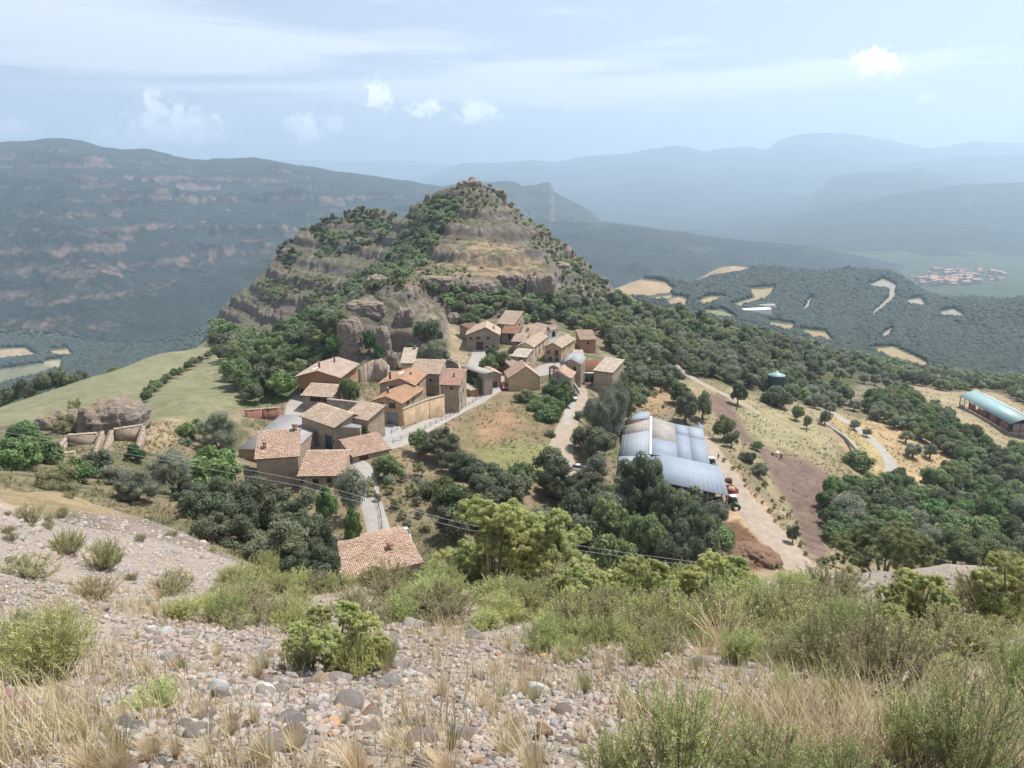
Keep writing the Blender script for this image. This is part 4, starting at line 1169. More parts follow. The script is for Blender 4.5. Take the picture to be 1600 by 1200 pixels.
house('stone_house', 'stone house with weathered beige roof between the two tall orange roofs and oak trees', 'house', (641, 582.5), (686, 584), 186, 8, 'side', 2.1, 'old', 'stone', ridge=.88, ops=[win('F', .7, -2.2, .6, .8, mat='dark')])
house('stone_hut', 'small house with whitish mossy roof standing highest at the foot of the left rocks', 'house', (627, 567), (646, 567), 200, 9, 'side', 2.6, 'pale', 'cream', ridge=.9, chim=[(2.9, 7.6, .8, .6)], ops=[win('R', .5, -1.6, .6, .9, mat='dark')])
house('townhouse', 'three storey stone house with pink roof whose right wall has five small windows', 'house', (688, 600.5), (717, 601.5), 176, 9.5, 'side', 1.9, 'red', 'stone', ridge=.9, chim=[(2.6, 4.2, 1.0, .3)], ops=[win('R', .15, -1.0, .6, .8, mat='dark'), win('R', .45, -.9, .6, .8, mat='dark'), win('R', .2, -3.0, .7, 1.0, mat='dark'), win('R', .55, -3.4, .8, 1.7, mat='shutter'), win('R', .3, -5.2, .8, 1.1, mat='shutter'), win('F', .6, -1.2, .7, .6, mat='dark')])
house('wooden_shed', 'little orange timber shed with pale roof by the road beside the three storey house', 'shed', (736, 610), (748, 607), 190, 4, 'mono', .6, 'pale', 'orange', over=.25)
house('carport', 'long low carport with a plain grey roof and ivy hanging on its front', 'carport', (722, 573), (756, 584), 200, 2.8, 'mono', .3, 'pink', 'stonedk', flatmat='pale', over=.2, ops=[win('F', .5, -2.2, 5.0, 1.9, mat='dark')])
house('road_shed', 'small stone shed with brownish grey roof at the roadside next to the red car', 'shed', (760, 586), (783, 584), 199, 6, 'front', 1.0, 'pink', 'stone', over=.25, ops=[dr('F', .6, 1.2, 1.8)])
house('great_house', 'broad stone house with orange gable, four small windows and a dark barn door', 'house', (729, 523), (780, 523), 236, 12, 'front', 2.5, 'old', 'stonedk', over=.35, ridge=.58, chim=[(8.8, 4.5, .9, .5)], ops=[dr('F', .40, 2.2, 2.6, mat='shutter'), win('F', .13, -1.6, 1.0, .9, mat='shutter'), win('F', .36, -1.5, 1.2, .9, mat='shutter'), win('F', .66, -1.6, 1.0, .9, mat='shutter'), win('F', .62, .6, .9, .8, mat='dark'), win('F', .82, .6, .9, .9, mat='dark'), win('F', .66, .4, .5, .8, mat='dark'), win('R', .2, -2.3, .8, 1.8, mat='dark'), win('R', .6, -2.3, .8, 1.8, mat='dark')])
house('tower_house', 'house with the topmost roof of the village, tiles falling towards the camera', 'house', (777, 505), (803, 507), 252, 9, 'side', 3.4, 'old', 'stone', ridge=.85, ops=[win('R', .5, -1.3, .7, 1.0, mat='dark'), win('F', .7, -1.6, .8, 1.2, mat='dark')])
house('stone_house', 'narrow house with brown roof squeezed behind the broad barn door house', 'house', (784, 520), (809, 521), 243, 7, 'side', 1.4, 'rust', 'stonedk', ridge=.8, ops=[win('F', .5, -2.0, 1.0, 1.6, mat='dark')])
house('stone_house', 'long house with pale orange roof behind the tall many windowed house', 'house', (812, 527), (846, 529), 240, 11, 'side', 3.0, 'old', 'stone', ridge=.6, chim=[(1.8, 3.8, .8, .6)], ops=[win('F', .12, -1.7, 1.2, 1.6, mat='dark'), win('F', .35, -1.7, .7, 1.3, mat='dark')])
house('village_house', 'tall house with gable end and rows of small windows on its sunlit right wall', 'house', (808, 541), (833, 542.5), 222, 18.5, 'front', 1.4, 'old', 'cream', over=.3, ridge=.5, ops=[win('R', .18, -1.4, .7, 1.0, mat='dark'), win('R', .42, -1.4, .7, 1.0, mat='dark'), win('R', .66, -1.4, .7, 1.0, mat='dark'), win('R', .18, -3.4, .8, 1.5, mat='shutter'), win('R', .42, -3.4, .8, 1.5, mat='shutter'), win('R', .7, -3.4, .8, 1.5, mat='shutter'), win('R', .3, .2, 1.0, 1.4, mat='dark')])
house('gallery_house', 'pale house with two arched gallery openings near the top right of the village', 'house', (847, 519), (872, 513.5), 244, 8, 'mono', 1.0, 'pink', 'white', over=.5, ops=[win('F', .3, -2.5, 1.8, 2.0, mat='dark', arch=True), win('F', .72, -2.5, 1.8, 2.0, mat='dark', arch=True)])
house('village_house', 'golden walled house with pale roof, gable front with a balcony door and two doors', 'house', (851, 541), (877, 543), 225, 15, 'front', 1.3, 'old', 'stonegold', over=.35, ridge=.5, ops=[dr('F', .35, 1.1, 1.9), dr('F', .75, 1.1, 1.9), win('F', .72, -2.7, 1.0, 1.7, mat='shutter'), win('R', .2, -1.6, .7, .9, mat='dark'), win('R', .6, -1.6, .7, .9, mat='dark'), win('F', .25, -2.2, .8, 1.0, mat='shutter')])
house('small_house', 'small detached house with flat orange roof on the right edge of the village', 'house', (907, 530.5), (931, 530), 244, 8, 'side', 1.9, 'terra', 'orange', ridge=.9, ops=[win('F', .5, -1.6, .8, .8, mat='dark')])
house('slate_house', 'grey slate roofed house with four shuttered windows next to the green gate', 'house', (876, 567.5), (908, 569), 205, 10, 'front', 1.5, 'pink', 'stone', flatmat='slate', over=.3, ridge=.5, ops=[win('F', .28, -2.0, .9, 1.1, mat='shutter'), win('F', .7, -2.0, .9, 1.1, mat='shutter'), dr('F', .62, 1.1, 2.0, mat='dark'), win('F', .22, .9, .7, .8, mat='dark'), win('R', .25, -2.6, .8, 1.6, mat='shutter'), win('R', .6, -2.6, .8, 1.6, mat='shutter')])
house('barn', 'barn with pale sloping roof behind the grey green tree right of the green gate', 'barn', (928, 578.5), (957, 582), 206, 9, 'mono', 1.9, 'pale', 'stone', over=.3)
house('gable_house', 'ochre rendered house with a blank cracked gable wall above the dry meadow', 'house', (795, 591), (844, 589), 198, 8, 'front', 3.2, 'terra', 'ochre', over=.12, ridge=.55)
house('stone_house', 'brick brown house with pale roof just behind the ochre gable, next to the red car', 'house', (798, 572), (826, 568), 211, 8, 'side', 1.9, 'old', 'brick', ridge=.75, ops=[win('F', .3, -1.5, .7, .9, mat='dark')])
house('stone_house', 'narrow roof filling the gap between the topmost house and the pale long house', 'house', (800, 533), (818, 534), 233, 7, 'side', 1.5, 'old', 'stonedk', ridge=.8, ops=[win('F', .5, -1.5, .8, 1.0, mat='dark')])
house('stone_house', 'low roofed house stepping down in front of the many windowed house', 'house', (800, 556), (822, 558), 216, 6, 'side', 1.4, 'pale', 'stone', ridge=.8, ops=[win('F', .6, -1.4, .7, .9, mat='dark')])
house('outbuilding', 'low brown outbuilding stuck to the left side of the broad barn door house', 'shed', (733, 514), (752, 511), 244, 5, 'side', 1.0, 'rust', 'stonedk', ridge=.8)
house('outbuilding', 'small white roofed outbuilding behind the grey slate roof', 'shed', (898, 556), (911, 556), 216, 5, 'side', .9, 'pale', 'stone', ridge=.8)
# skylights on two roofs
for nm, x, y, rise_, rdg in (('villa467', 2.9, 3.0, 1.5, .5), ('village_house593', 3.4, 6.2, 1.5, .6)):
    e, W_, Dp, H, yaw, zb = HOUSES[nm]
    xr = W_ * rdg
    zz = H + rise_ * x / xr + .16
    o = part('skylight', e, box(-.75, .75, -1.0, 1.0, -.08, .08), M['white'])
    o.location = (x, y, zz); o.rotation_euler = (0, -math.atan(rise_ / xr), 0)
# ---------------------------------------------------------------- roads, draped over the ground
ROADPTS = []
def road(name, pix, width, mat, dmin=90, lift=.07, smooth=True):
    P3 = [hit(x, y, dmin) if len(a) == 0 else gp_row(x, y, a[0]) for x, y, *a in pix]
    P2 = np.array([(p.x, p.y) for p in P3])
    # resample with a Catmull-Rom curve
    out = []
    n_ = len(P2)
    for i in range(n_ - 1):
        p0, p1, p2, p3 = P2[max(i - 1, 0)], P2[i], P2[i + 1], P2[min(i + 2, n_ - 1)]
        m = max(2, int(np.linalg.norm(p2 - p1) / .8))
        for k in range(m):
            t = k / m
            out.append(.5 * ((2 * p1) + (-p0 + p2) * t + (2 * p0 - 5 * p1 + 4 * p2 - p3) * t * t + (-p0 + 3 * p1 - 3 * p2 + p3) * t ** 3))
    out.append(P2[-1]); out = np.array(out)
    d = np.gradient(out, axis=0); d /= np.linalg.norm(d, axis=1, keepdims=True) + 1e-9
    nrm = np.stack([-d[:, 1], d[:, 0]], 1)
    wv = np.interp(np.linspace(0, 1, len(out)), np.linspace(0, 1, len(width)), width) if isinstance(width, (list, tuple)) else np.full(len(out), width)
    wv = wv * (1 + .06 * fbm(out[:, 0] / 3, out[:, 1] / 3, 5, 2))
    ROADPTS.append((out[::2], wv[::2] / 2))
    NX = 9
    V = []
    for k in range(NX):
        q = out + nrm * (wv * (k / (NX - 1) - .5))[:, None]
        V.append([(a, b, ground(a, b) + lift - (.10 if k in (0, NX - 1) else 0)) for a, b in q])
    V = np.array(V).transpose(1, 0, 2).reshape(-1, 3)
    me = np_mesh(name, V, grid_faces(len(out), NX), True, mat)
    return tag(link(name, me), kind='structure')
def gp_row(px, py, D):
    u, t = ray(px, py)
    return gz(u * D, D)
DIRTM = M['dirt']
road('village_road', [(488, 712), (530, 703), (575, 700), (620, 690), (660, 668), (700, 648), (745, 624), (778, 602), (796, 588)], [6, 7, 6.5, 5.4, 5.2, 5.4, 6, 6, 5], M['pale'])
road('upper_lane', [(500, 712), (486, 690), (470, 668), (463, 645), (468, 625), (490, 610)], [5, 5.5, 6, 5.5, 4.5, 3.5], M['pale'], lift=.09)
road('lower_lane', [(592, 830), (584, 800), (577, 775), (573, 752), (560, 728), (520, 712)], [3.6, 3.6, 3.6, 3.8, 4, 5], M['pale'], lift=.10)
road('garage_yard', [(602, 664), (606, 676), (612, 690)], 6.5, M['concrete'], lift=.12)
road('barn_lane', [(752, 546), (752, 556), (746, 566), (742, 585)], [7, 6, 5.5, 4.5], M['pale'], lift=.08)
road('chapel_square', [(880, 571), (858, 576), (836, 584), (810, 590)], [7, 7, 5, 4], M['pale'], lift=.1)
road('townhouse_yard', [(706, 640), (738, 622), (760, 606)], [7, 6, 4], M['pale'], lift=.05)
road('dirt_track', [(905, 604), (909, 618), (899, 640), (888, 664), (880, 690), (876, 712), (893, 736), (915, 752)], [3.4, 3.8, 4, 4.4, 4.8, 5.5, 6.5, 5], M['dirt'])
road('garden_lane', [(902, 598), (898, 620), (888, 645), (884, 664)], [2.6, 2.2, 2.2, 2], M['pale'], lift=.1)
road('farm_track', [(1096, 680), (1108, 696), (1124, 722), (1142, 750), (1168, 790), (1200, 830), (1238, 872), (1280, 920, 118)], [4, 5, 6, 7, 8, 8, 8, 8], M['dirt'])
road('paved_lane', [(1292, 640), (1312, 652), (1335, 666), (1360, 686), (1382, 708), (1394, 732), (1391, 752), (1378, 772)], [3.6, 3.6, 3.8, 4, 4.2, 4.4, 4.2, 4], M['pale'])
road('hill_path', [(1022, 506), (1026, 522), (1036, 540), (1050, 562), (1075, 585), (1110, 606), (1150, 625), (1190, 648)], [3, 2.5, 2.5, 2.2, 3, 4, 4, 2], M['dirt'])

# ---------------------------------------------------------------- walls
def wall_run(name, label, pix, height_, mat, thick=.5, cope=None, cat='wall', kind=None, dmin=90):
    """a masonry wall whose top follows photo points (px, py, D)"""
    T3 = [at(*p) for p in pix]
    e = empty(name, (T3[0].x, T3[0].y, T3[0].z - height_))
    o3 = Vector(e.location)
    V, Fc, CV, CF = [], [], [], []
    for i in range(len(T3) - 1):
        a, b = T3[i] - o3, T3[i + 1] - o3
        d = (b - a); d.z = 0; d.normalize()
        nn = Vector((-d.y, d.x, 0)) * thick / 2
        m = max(2, int((b - a).length / .7))
        k0 = len(V)
        for j in range(m + 1):
            p = a.lerp(b, j / m)
            w = .08 * math.sin(j * 2.7 + i) + .05 * math.sin(j * 5.1)
            for s_ in (-1, 1):
                V.append(tuple(p + nn * s_ + Vector((0, 0, w)))); V.append(tuple(p + nn * s_ - Vector((0, 0, height_))))
        for j in range(m):
            q = k0 + j * 4
            Fc += [(q, q + 1, q + 5, q + 4), (q + 2, q + 6, q + 7, q + 3), (q, q + 4, q + 6, q + 2)]
        Fc += [(k0, k0 + 2, k0 + 3, k0 + 1), (k0 + m * 4, k0 + m * 4 + 1, k0 + m * 4 + 3, k0 + m * 4 + 2)]
        if cope:
            rg = random.Random(i)
            m2 = max(2, int((b - a).length / .4))
            for j in range(m2):
                p0, p1 = a.lerp(b, j / m2), a.lerp(b, (j + .8) / m2)
                wz = .12 + rg.uniform(-.03, .05)
                n1 = nn * 1.25
                q = len(CV)
                for pp in (p0, p1):
                    for s_ in (-1, 1):
                        CV.append(tuple(pp + n1 * s_ + Vector((0, 0, .02)))); CV.append(tuple(pp + n1 * s_ * .8 + Vector((0, 0, wz + .1))))
                CF += [(q, q + 1, q + 3, q + 2), (q + 4, q + 6, q + 7, q + 5), (q, q + 4, q + 5, q + 1), (q + 2, q + 3, q + 7, q + 6), (q + 1, q + 5, q + 7, q + 3)]
    part('masonry', e, (np.array(V), np.array(Fc)), M[mat])
    if cope:
        part('coping', e, (np.array(CV), np.array(CF)), M[cope])
    return tag(e, label, cat)
MTP = simple('pale_coping_tile', (.37, .30, .24), .9, .3, 3)
M['coping'] = MTP
wall_run('garden_wall', 'golden stone terrace wall running back from the grey blue garage door house', [(628, 640, 160.5), (668, 624, 168), (693, 617.5, 172)], 5.0, 'stonegold', .6, cope='coping')
wall_run('yard_wall', 'long brown stone wall closing the back of the old tiled farmyard', [(512, 624, 163), (550, 628, 160), (588, 633, 157)], 5.0, 'stone', .6, cope='coping')
wall_run('ruined_wall', 'broken stone wall leaning against the rock behind the round green tree', [(560, 578, 186), (572, 568, 187), (584, 563, 188), (596, 560, 188), (606, 570, 188), (606, 590, 186)], 7.0, 'stone', .8)
wall_run('coped_wall', 'brick brown wall with tile coping behind the wide grey concrete roof', [(383, 641, 162), (410, 639, 164), (438, 637, 165)], 3.4, 'brick', .5, cope='coping')
wall_run('roadside_wall', 'low stone wall under the railing beside the striped tile barn', [(548, 704, 139), (530, 712, 135), (512, 719, 132)], 2.2, 'stonegold', .5)
wall_run('gate_yard_wall', 'red brick yard wall behind the green gate of the slate roofed house', [(909, 563, 217), (938, 562, 219)], 5.0, 'brick', .4)
wall_run('lane_wall', 'low pale retaining wall along the narrow lane below the chapel', [(892, 592, 205), (900, 602, 200), (905, 610, 196)], 1.2, 'pale', .4)
wall_run('trough_wall', 'low grey concrete wall at the far left corner of the farm shed', [(950, 664, 178), (962, 666, 178), (974, 662, 180)], 1.6, 'concrete', .5)
wall_run('channel_wall', 'narrow grey concrete channel running beside the paved lane', [(1272, 648, 238), (1300, 668, 223), (1322, 682, 214), (1340, 702, 203)], 1.0, 'concrete', .7)
wall_run('carport_wall', 'curved stone wall with ivy left of the long grey carport', [(700, 561, 210), (716, 567, 204), (720, 580, 198)], 4.0, 'stone', .5)
wall_run('hillside_wall', 'dark stone wall below the dry path to the barn door house', [(697, 557, 214), (719, 566, 207)], 3.0, 'stonedk', .5)

# ---------------------------------------------------------------- roofless ruin
def ruin():
    D = 112
    a, b = at(80, 709, D), at(208, 700, D + 3)
    yaw = math.atan2(b.y - a.y, b.x - a.x)
    zb = min(ground(a.x, a.y), ground(b.x, b.y)) - 1.2
    e = empty('roofless_ruin', (a.x, a.y, zb), yaw)
    W_ = (b - a).length; H = max(a.z, b.z) - zb
    Dp = 7.0
    def wl(x0, x1, y0, y1, h0, h1=None):
        """a wall with a sloping top, along x or y"""
        h1 = h1 if h1 is not None else h0
        V, Fc = box(x0, x1, y0, y1, 0, 1)
        alongx = (x1 - x0) > (y1 - y0)
        for v in V:
            if v[2] > .5:
                f = (v[0] - x0) / (x1 - x0) if alongx else (v[1] - y0) / (y1 - y0)
                v[2] = h0 + (h1 - h0) * f
        o = part('wall', e, (V, Fc), M['stone'])
        rg = random.Random(int(x0 * 10))
        ps = []
        L_ = (x1 - x0) if alongx else (y1 - y0)
        m = max(2, int(L_ / .25))
        for j in range(m):
            f0, f1 = j / m, (j + .86) / m
            hh = h0 + (h1 - h0) * (f0 + f1) / 2
            if alongx: ps.append(box(x0 + L_ * f0, x0 + L_ * f1, y0 - .12, y1 + .12, hh + .01, hh + .18 + rg.uniform(0, .1)))
            else: ps.append(box(x0 - .12, x1 + .12, y0 + L_ * f0, y0 + L_ * f1, hh + .01, hh + .18 + rg.uniform(0, .1)))
        part('coping', o, join_parts(ps), M['coping'])
    t = .55
    wl(.6, W_ * .42, Dp - t, Dp, H + .8)
    wl(W_ * .62, W_, Dp + .4, Dp + .4 + t, H + 1.0, H + 1.4)
    wl(0, t, 0, Dp, H * .92, H + .4)
    wl(t, W_ * .28, 0, t, H * .9)
    wl(W_ * .46, W_ * .46 + t, .3, Dp, H * .45, H + 1.0)
    wl(W_ * .62 - t, W_ * .62, .8, Dp + .4, H * .5, H + .9)
    wl(W_ - .05, W_ + t - .05, .4, Dp + .3, H * .55, H + 1.2)
    wl(W_ * .46 + t, W_ * .62 - t, Dp - .2, Dp - .2 + t, H * .7)
    tag(e, 'roofless stone ruin with pale coping on its walls below the big boulder', 'ruin')
ruin()

# ---------------------------------------------------------------- chapel with an open bell gable
def chapel():
    D = 197
    a, b = at(857, 589, D), at(886, 592, D)
    ze = a.z
    yaw = R(-14)
    zb = min(ground(a.x, a.y), ground(b.x, b.y)) - .8
    e = empty('chapel', (a.x, a.y, zb), yaw)
    H = ze - zb; W_, Dp = 6.2, 8.0
    poly = [(0, 0), (W_, 0), (W_, H), (W_ * .45, H + 1.7), (0, H)]
    V = [(x, 0, z) for x, z in poly] + [(x, Dp, z) for x, z in poly]; k = 5
    me = bpy.data.meshes.new('wall')
    me.from_pydata(V, [], [tuple(range(k)), tuple(range(9, 4, -1))] + [(i, k + i, k + (i + 1) % k, (i + 1) % k) for i in range(k)])
    me.materials.append(M['stonedk']); me.update(); link('wall', me, e)
    xr = W_ * .45
    tiled(e, [((-.2, Dp, H - .1), (-.2, .5, H - .1), (xr, .5, H + 1.85), (xr, Dp, H + 1.85)), ((W_ + .3, .5, H - .2), (W_ + .3, Dp, H - .2), (xr, Dp, H + 1.85), (xr, .5, H + 1.85))], 'terra', 77)
    # bell gable: three piers, lintel, little gable, two real openings
    z0 = H - .2
    ps = []
    xs = [.1, .55, 1.25, 1.65, 2.35, 2.8]
    for i in (0, 2, 4):
        ps.append(box(xs[i], xs[i + 1], -.1, .45, z0, z0 + 3.0))
    ps.append(box(.1, 2.8, -.1, .45, z0 - .02, z0 + .9))
    for x0 in (.55, 1.65):      # arch heads
        for j in range(8):
            a0, a1 = math.pi * j / 8, math.pi * (j + 1) / 8
            xa, xb = x0 + .35 - .35 * math.cos(a0), x0 + .35 - .35 * math.cos(a1)
            ps.append(box(xa, xb, -.1, .45, z0 + 2.3 + .35 * min(math.sin(a0), math.sin(a1)), z0 + 3.0))
    o = part('bell_gable', e, join_parts(ps), M['stonedk'])
    V = np.array([(0, -.14, z0 + 3.0), (2.9, -.14, z0 + 3.0), (1.45, -.14, z0 + 3.75), (0, .49, z0 + 3.0), (2.9, .49, z0 + 3.0), (1.45, .49, z0 + 3.75)])
    me = bpy.data.meshes.new('gable_cap')
    me.from_pydata([tuple(v) for v in V], [], [(0, 1, 2), (5, 4, 3), (0, 3, 4, 1), (1, 4, 5, 2), (2, 5, 3, 0)])
    me.materials.append(M['coping']); me.update(); link('cap', me, o)
    for x0 in (.9, 2.0):
        prof = [(0.0, .50), (.07, .49), (.10, .40), (.12, .2), (.17, .05), (.2, 0)]
        n_ = 10
        V = [(r_ * math.cos(6.283 * k / n_) + x0, r_ * math.sin(6.283 * k / n_) + .17, z0 + 1.75 + z_) for r_, z_ in prof for k in range(n_)]
        part('bell', o, (np.array(V), np.array([(i * n_ + k, i * n_ + (k + 1) % n_, (i + 1) * n_ + (k + 1) % n_, (i + 1) * n_ + k) for i in range(5) for k in range(n_)])), M['iron'])
    opening(e, 'F', W_ * .75, 1.2, 1.0, 2.0, (W_, Dp), 'door', 'dark')
    tag(e, 'small stone chapel with a bell gable of two arched openings', 'chapel')
chapel()
def gate():
    a = at(914, 597, 208); b = at(927, 597, 208)
    zb = ground(a.x, a.y)
    zb = max(zb, a.z) - .1
    e = empty('yard_gate', (a.x, a.y, zb), R(-3))
    w_ = b.x - a.x
    part('door_leaf', e, box(0, w_ / 2 - .02, 0, .12, 0, 2.6), M['green'])
    part('door_leaf', e, box(w_ / 2 + .02, w_, 0, .12, 0, 2.6), M['green'])
    part('lintel', e, box(-.3, w_ + .3, -.1, .4, 2.605, 2.95), M['white'])
    part('post', e, box(-.45, -.02, -.05, .4, -1, 2.6), M['stone'])
    part('post', e, box(w_ + .02, w_ + .45, -.05, .4, -1, 2.6), M['stone'])
    tag(e, 'dark green double yard gate under a white lintel beside the slate roofed house', 'gate')
gate()

# ---------------------------------------------------------------- farm shed with sheet roofs
def quad_part(name, e, pts4, mat, th=.12):
    a, b, c, d = [np.array(p) - np.array(e.location) for p in pts4]
    V, Fc = slab(a, b, c, d, th, 0)
    # standing ribs
    ps = [(V, Fc)]
    Ln = np.linalg.norm(b - a)
    n_ = max(2, int(Ln / 1.0))
    nr = np.cross(b - a, d - a); nr /= np.linalg.norm(nr)
    ax = (b - a) / Ln
    for i in range(1, n_):
        p = a + (b - a) * i / n_; q = d + (c - d) * i / n_
        hw = ax * .035
        W8 = np.array([p - hw, p + hw, q + hw, q - hw, p - hw + nr * .03, p + hw + nr * .03, q + hw + nr * .03, q - hw + nr * .03])
        ps.append((W8, np.array([(4, 5, 6, 7), (0, 1, 5, 4), (1, 2, 6, 5), (2, 3, 7, 6), (3, 0, 4, 7)])))
    return part(name, e, join_parts(ps), M[mat])
def farm_shed():
    zr, = (-57.0,)
    def zat(px, py, z):
        u, t = ray(px, py); D = z / t
        return np.array((u * D, D, z))
    A, B = zat(1017, 651, -57.0), zat(1016, 710, -57.0)
    Cc, Dd = zat(975, 662, -58.8), zat(967, 712, -58.8)
    E, Fp = zat(1054, 662, -58.5), zat(1059, 716, -58.5)
    Gg, Hh = zat(1098, 670, -59.5), zat(1110, 727, -59.5)
    FL, FR = np.array((28.9, 146.6, -59.2)), np.array((45.4, 143.2, -61.5))
    BR, BL = np.array((46.5, 154.3, -59.25)), np.array((31.3, 158.2, -57.05))
    LL = np.array((22.6, 148.0, -59.6))
    e = empty('farm_shed', (30, 150, -66))
    lerp = lambda a, b, f: a + (b - a) * f
    up = np.array((0, 0, .05))
    # left slope: two sheets, middle slope: three, right bay: four, front bay
    quad_part('roof_panel', e, [lerp(Dd, Cc, .62), lerp(B, A, .62), A, Cc], 'zincold')
    quad_part('roof_panel', e, [Dd, B, lerp(B, A, .615), lerp(Dd, Cc, .615)], 'zinc')
    quad_part('roof_panel', e, [LL, FL, B - np.array((0, 0, .1)), Dd - np.array((0, 0, .1))], 'zinc')
    quad_part('roof_panel', e, [lerp(Fp, E, .42), E, A, lerp(B, A, .42)], 'zincold')
    quad_part('roof_panel', e, [Fp, lerp(Fp, E, .415), lerp(B, A, .415), B], 'zincblue')
    Em, Fm = lerp(E, Gg, .45), lerp(Fp, Hh, .45)
    quad_part('roof_panel', e, [lerp(Fm, Em, .68), Em, E, lerp(Fp, E, .68)], 'zincblue')
    quad_part('roof_panel', e, [Fm, lerp(Fm, Em, .675), lerp(Fp, E, .675), Fp], 'zincblue')
    quad_part('roof_panel', e, [lerp(Hh, Gg, .66), Gg, Em, lerp(Fm, Em, .66)], 'zinc')
    quad_part('roof_panel', e, [Hh, lerp(Hh, Gg, .655), lerp(Fm, Em, .655), Fm], 'zincblue')
    quad_part('roof_panel', e, [FL, FR, BR, BL], 'zincblue')
    d0 = A - B; d0 = d0 / np.linalg.norm(d0)
    quad_part('ridge_cap', e, [B + up * 2 + (-.3, 0, 0), B + up * 2 + (.3, 0, 0), A + up * 2 + (.3, 0, 0), A + up * 2 + (-.3, 0, 0)], 'white', .05)
    # small lean-to at the far left
    P1, P2 = zat(975, 660, -57.9), zat(1014, 655.5, -57.3)
    P3_, P4 = P2 + np.array((1.2, 6, -.1)), P1 + np.array((5.5, 7.5, .4))
    quad_part('lean_to_roof', e, [P1 + up * 8, P2 + up * 8, P3_ + up * 8, P4 + up * 8], 'zincblue')
    base = -68.5
    def wl(p, q, zt_p, zt_q, mat, name='wall', zb=base):
        p, q = np.array(p), np.array(q)
        d = (q - p)[:2]; d = d / np.linalg.norm(d); nn = np.array((-d[1], d[0])) * .12
        V = []
        for c, zt in ((p, zt_p), (q, zt_q)):
            for s_ in (-1, 1):
                V += [(c[0] + nn[0] * s_, c[1] + nn[1] * s_, zb), (c[0] + nn[0] * s_, c[1] + nn[1] * s_, zt)]
        V = np.array(V) - np.array(e.location)
        part(name, e, (V, np.array([(0, 1, 5, 4), (2, 6, 7, 3), (1, 3, 7, 5), (0, 2, 3, 1), (4, 5, 7, 6)])), M[mat])
    ins = np.array((.35, 0, 0))
    wl(Dd + ins, Cc + ins, -59.1, -59.1, 'brick')
    wl(Cc + ins + (0, -.4, 0), A + (0, -.4, 0), -59.0, -57.3, 'brick'); wl(A + (0, -.4, 0), E + (0, -.4, 0), -57.3, -58.8, 'brick'); wl(E + (0, -.4, 0), Gg + (-.4, -.4, 0), -58.8, -59.8, 'brick')
    wl(Hh - ins, Gg - ins, -59.85, -59.85, 'pale')
    wl(P1 + (.2, .2, 0), P2 + (0, .2, 0), -57.7, -57.1, 'brick', zb=-60)
    wl(BL + (.5, -.6, 0), BR + (-.8, -.6, 0), -58.0, -59.7, 'dark')
    for i, f in enumerate((.02, .25, .5, .75, .985)):
        p = lerp(FL, FR, f) + np.array((0, .5, -.15))
        V, Fc = box(p[0] - .17, p[0] + .17, p[1] - .17, p[1] + .17, base, p[2])
        part('post', e, (V - np.array(e.location), Fc), M['wood' if i == 4 else 'pale'])
    p = lerp(FR, BR, .5) + np.array((-.3, 0, -.15)); V, Fc = box(p[0] - .17, p[0] + .17, p[1] - .17, p[1] + .17, base, p[2]); part('post', e, (V - np.array(e.location), Fc), M['pale'])
    tag(e, 'long farm shed under grey and blue metal sheets with an open dark front', 'shed')
farm_shed()
def lathe(prof, n_=20):
    V = [(r_ * math.cos(6.2832 * k / n_), r_ * math.sin(6.2832 * k / n_), z_) for r_, z_ in prof for k in range(n_)]
    return np.array(V), np.array([(i * n_ + k, i * n_ + (k + 1) % n_, (i + 1) * n_ + (k + 1) % n_, (i + 1) * n_ + k) for i in range(len(prof) - 1) for k in range(n_)])
p = at(1091, 672, 188); g = ground(p.x, p.y)
e = empty('feed_silo', (p.x, p.y, g))
hs = max(p.z + 1.0 - g, 2.5)
part('drum', e, lathe([(0, -.5), (1.25, -.5), (1.25, hs), (1.2, hs + .02)], 20), M['zinc'])
part('cone_roof', e, lathe([(1.32, hs + .03), (.25, hs + 1.0), (.25, hs + 1.15), (0.01, hs + 1.2)], 20), M['zinc'])
tag(e, 'small round grey feed silo with a conical top behind the metal farm shed', 'silo')
p = at(1213, 590, 262); g = ground(p.x, p.y)
e = empty('water_tank', (p.x, p.y, g))
ht = max(at(1213, 586, 262).z - g, 2.2)
part('drum', e, lathe([(0, -1), (3.0, -1), (3.0, ht)], 28), M['green'])
part('roof', e, lathe([(3.12, ht - .05), (3.12, ht + .06), (.5, ht + 1.0), (.01, ht + 1.05)], 28), M['greenroof'])
part('hatch', e, lathe([(.55, ht + .9), (.55, ht + 1.3), (.3, ht + 1.4), (.01, ht + 1.42)], 12), M['white'])
tag(e, 'round water tank with a pale green conical lid among the dark oaks', 'tank')

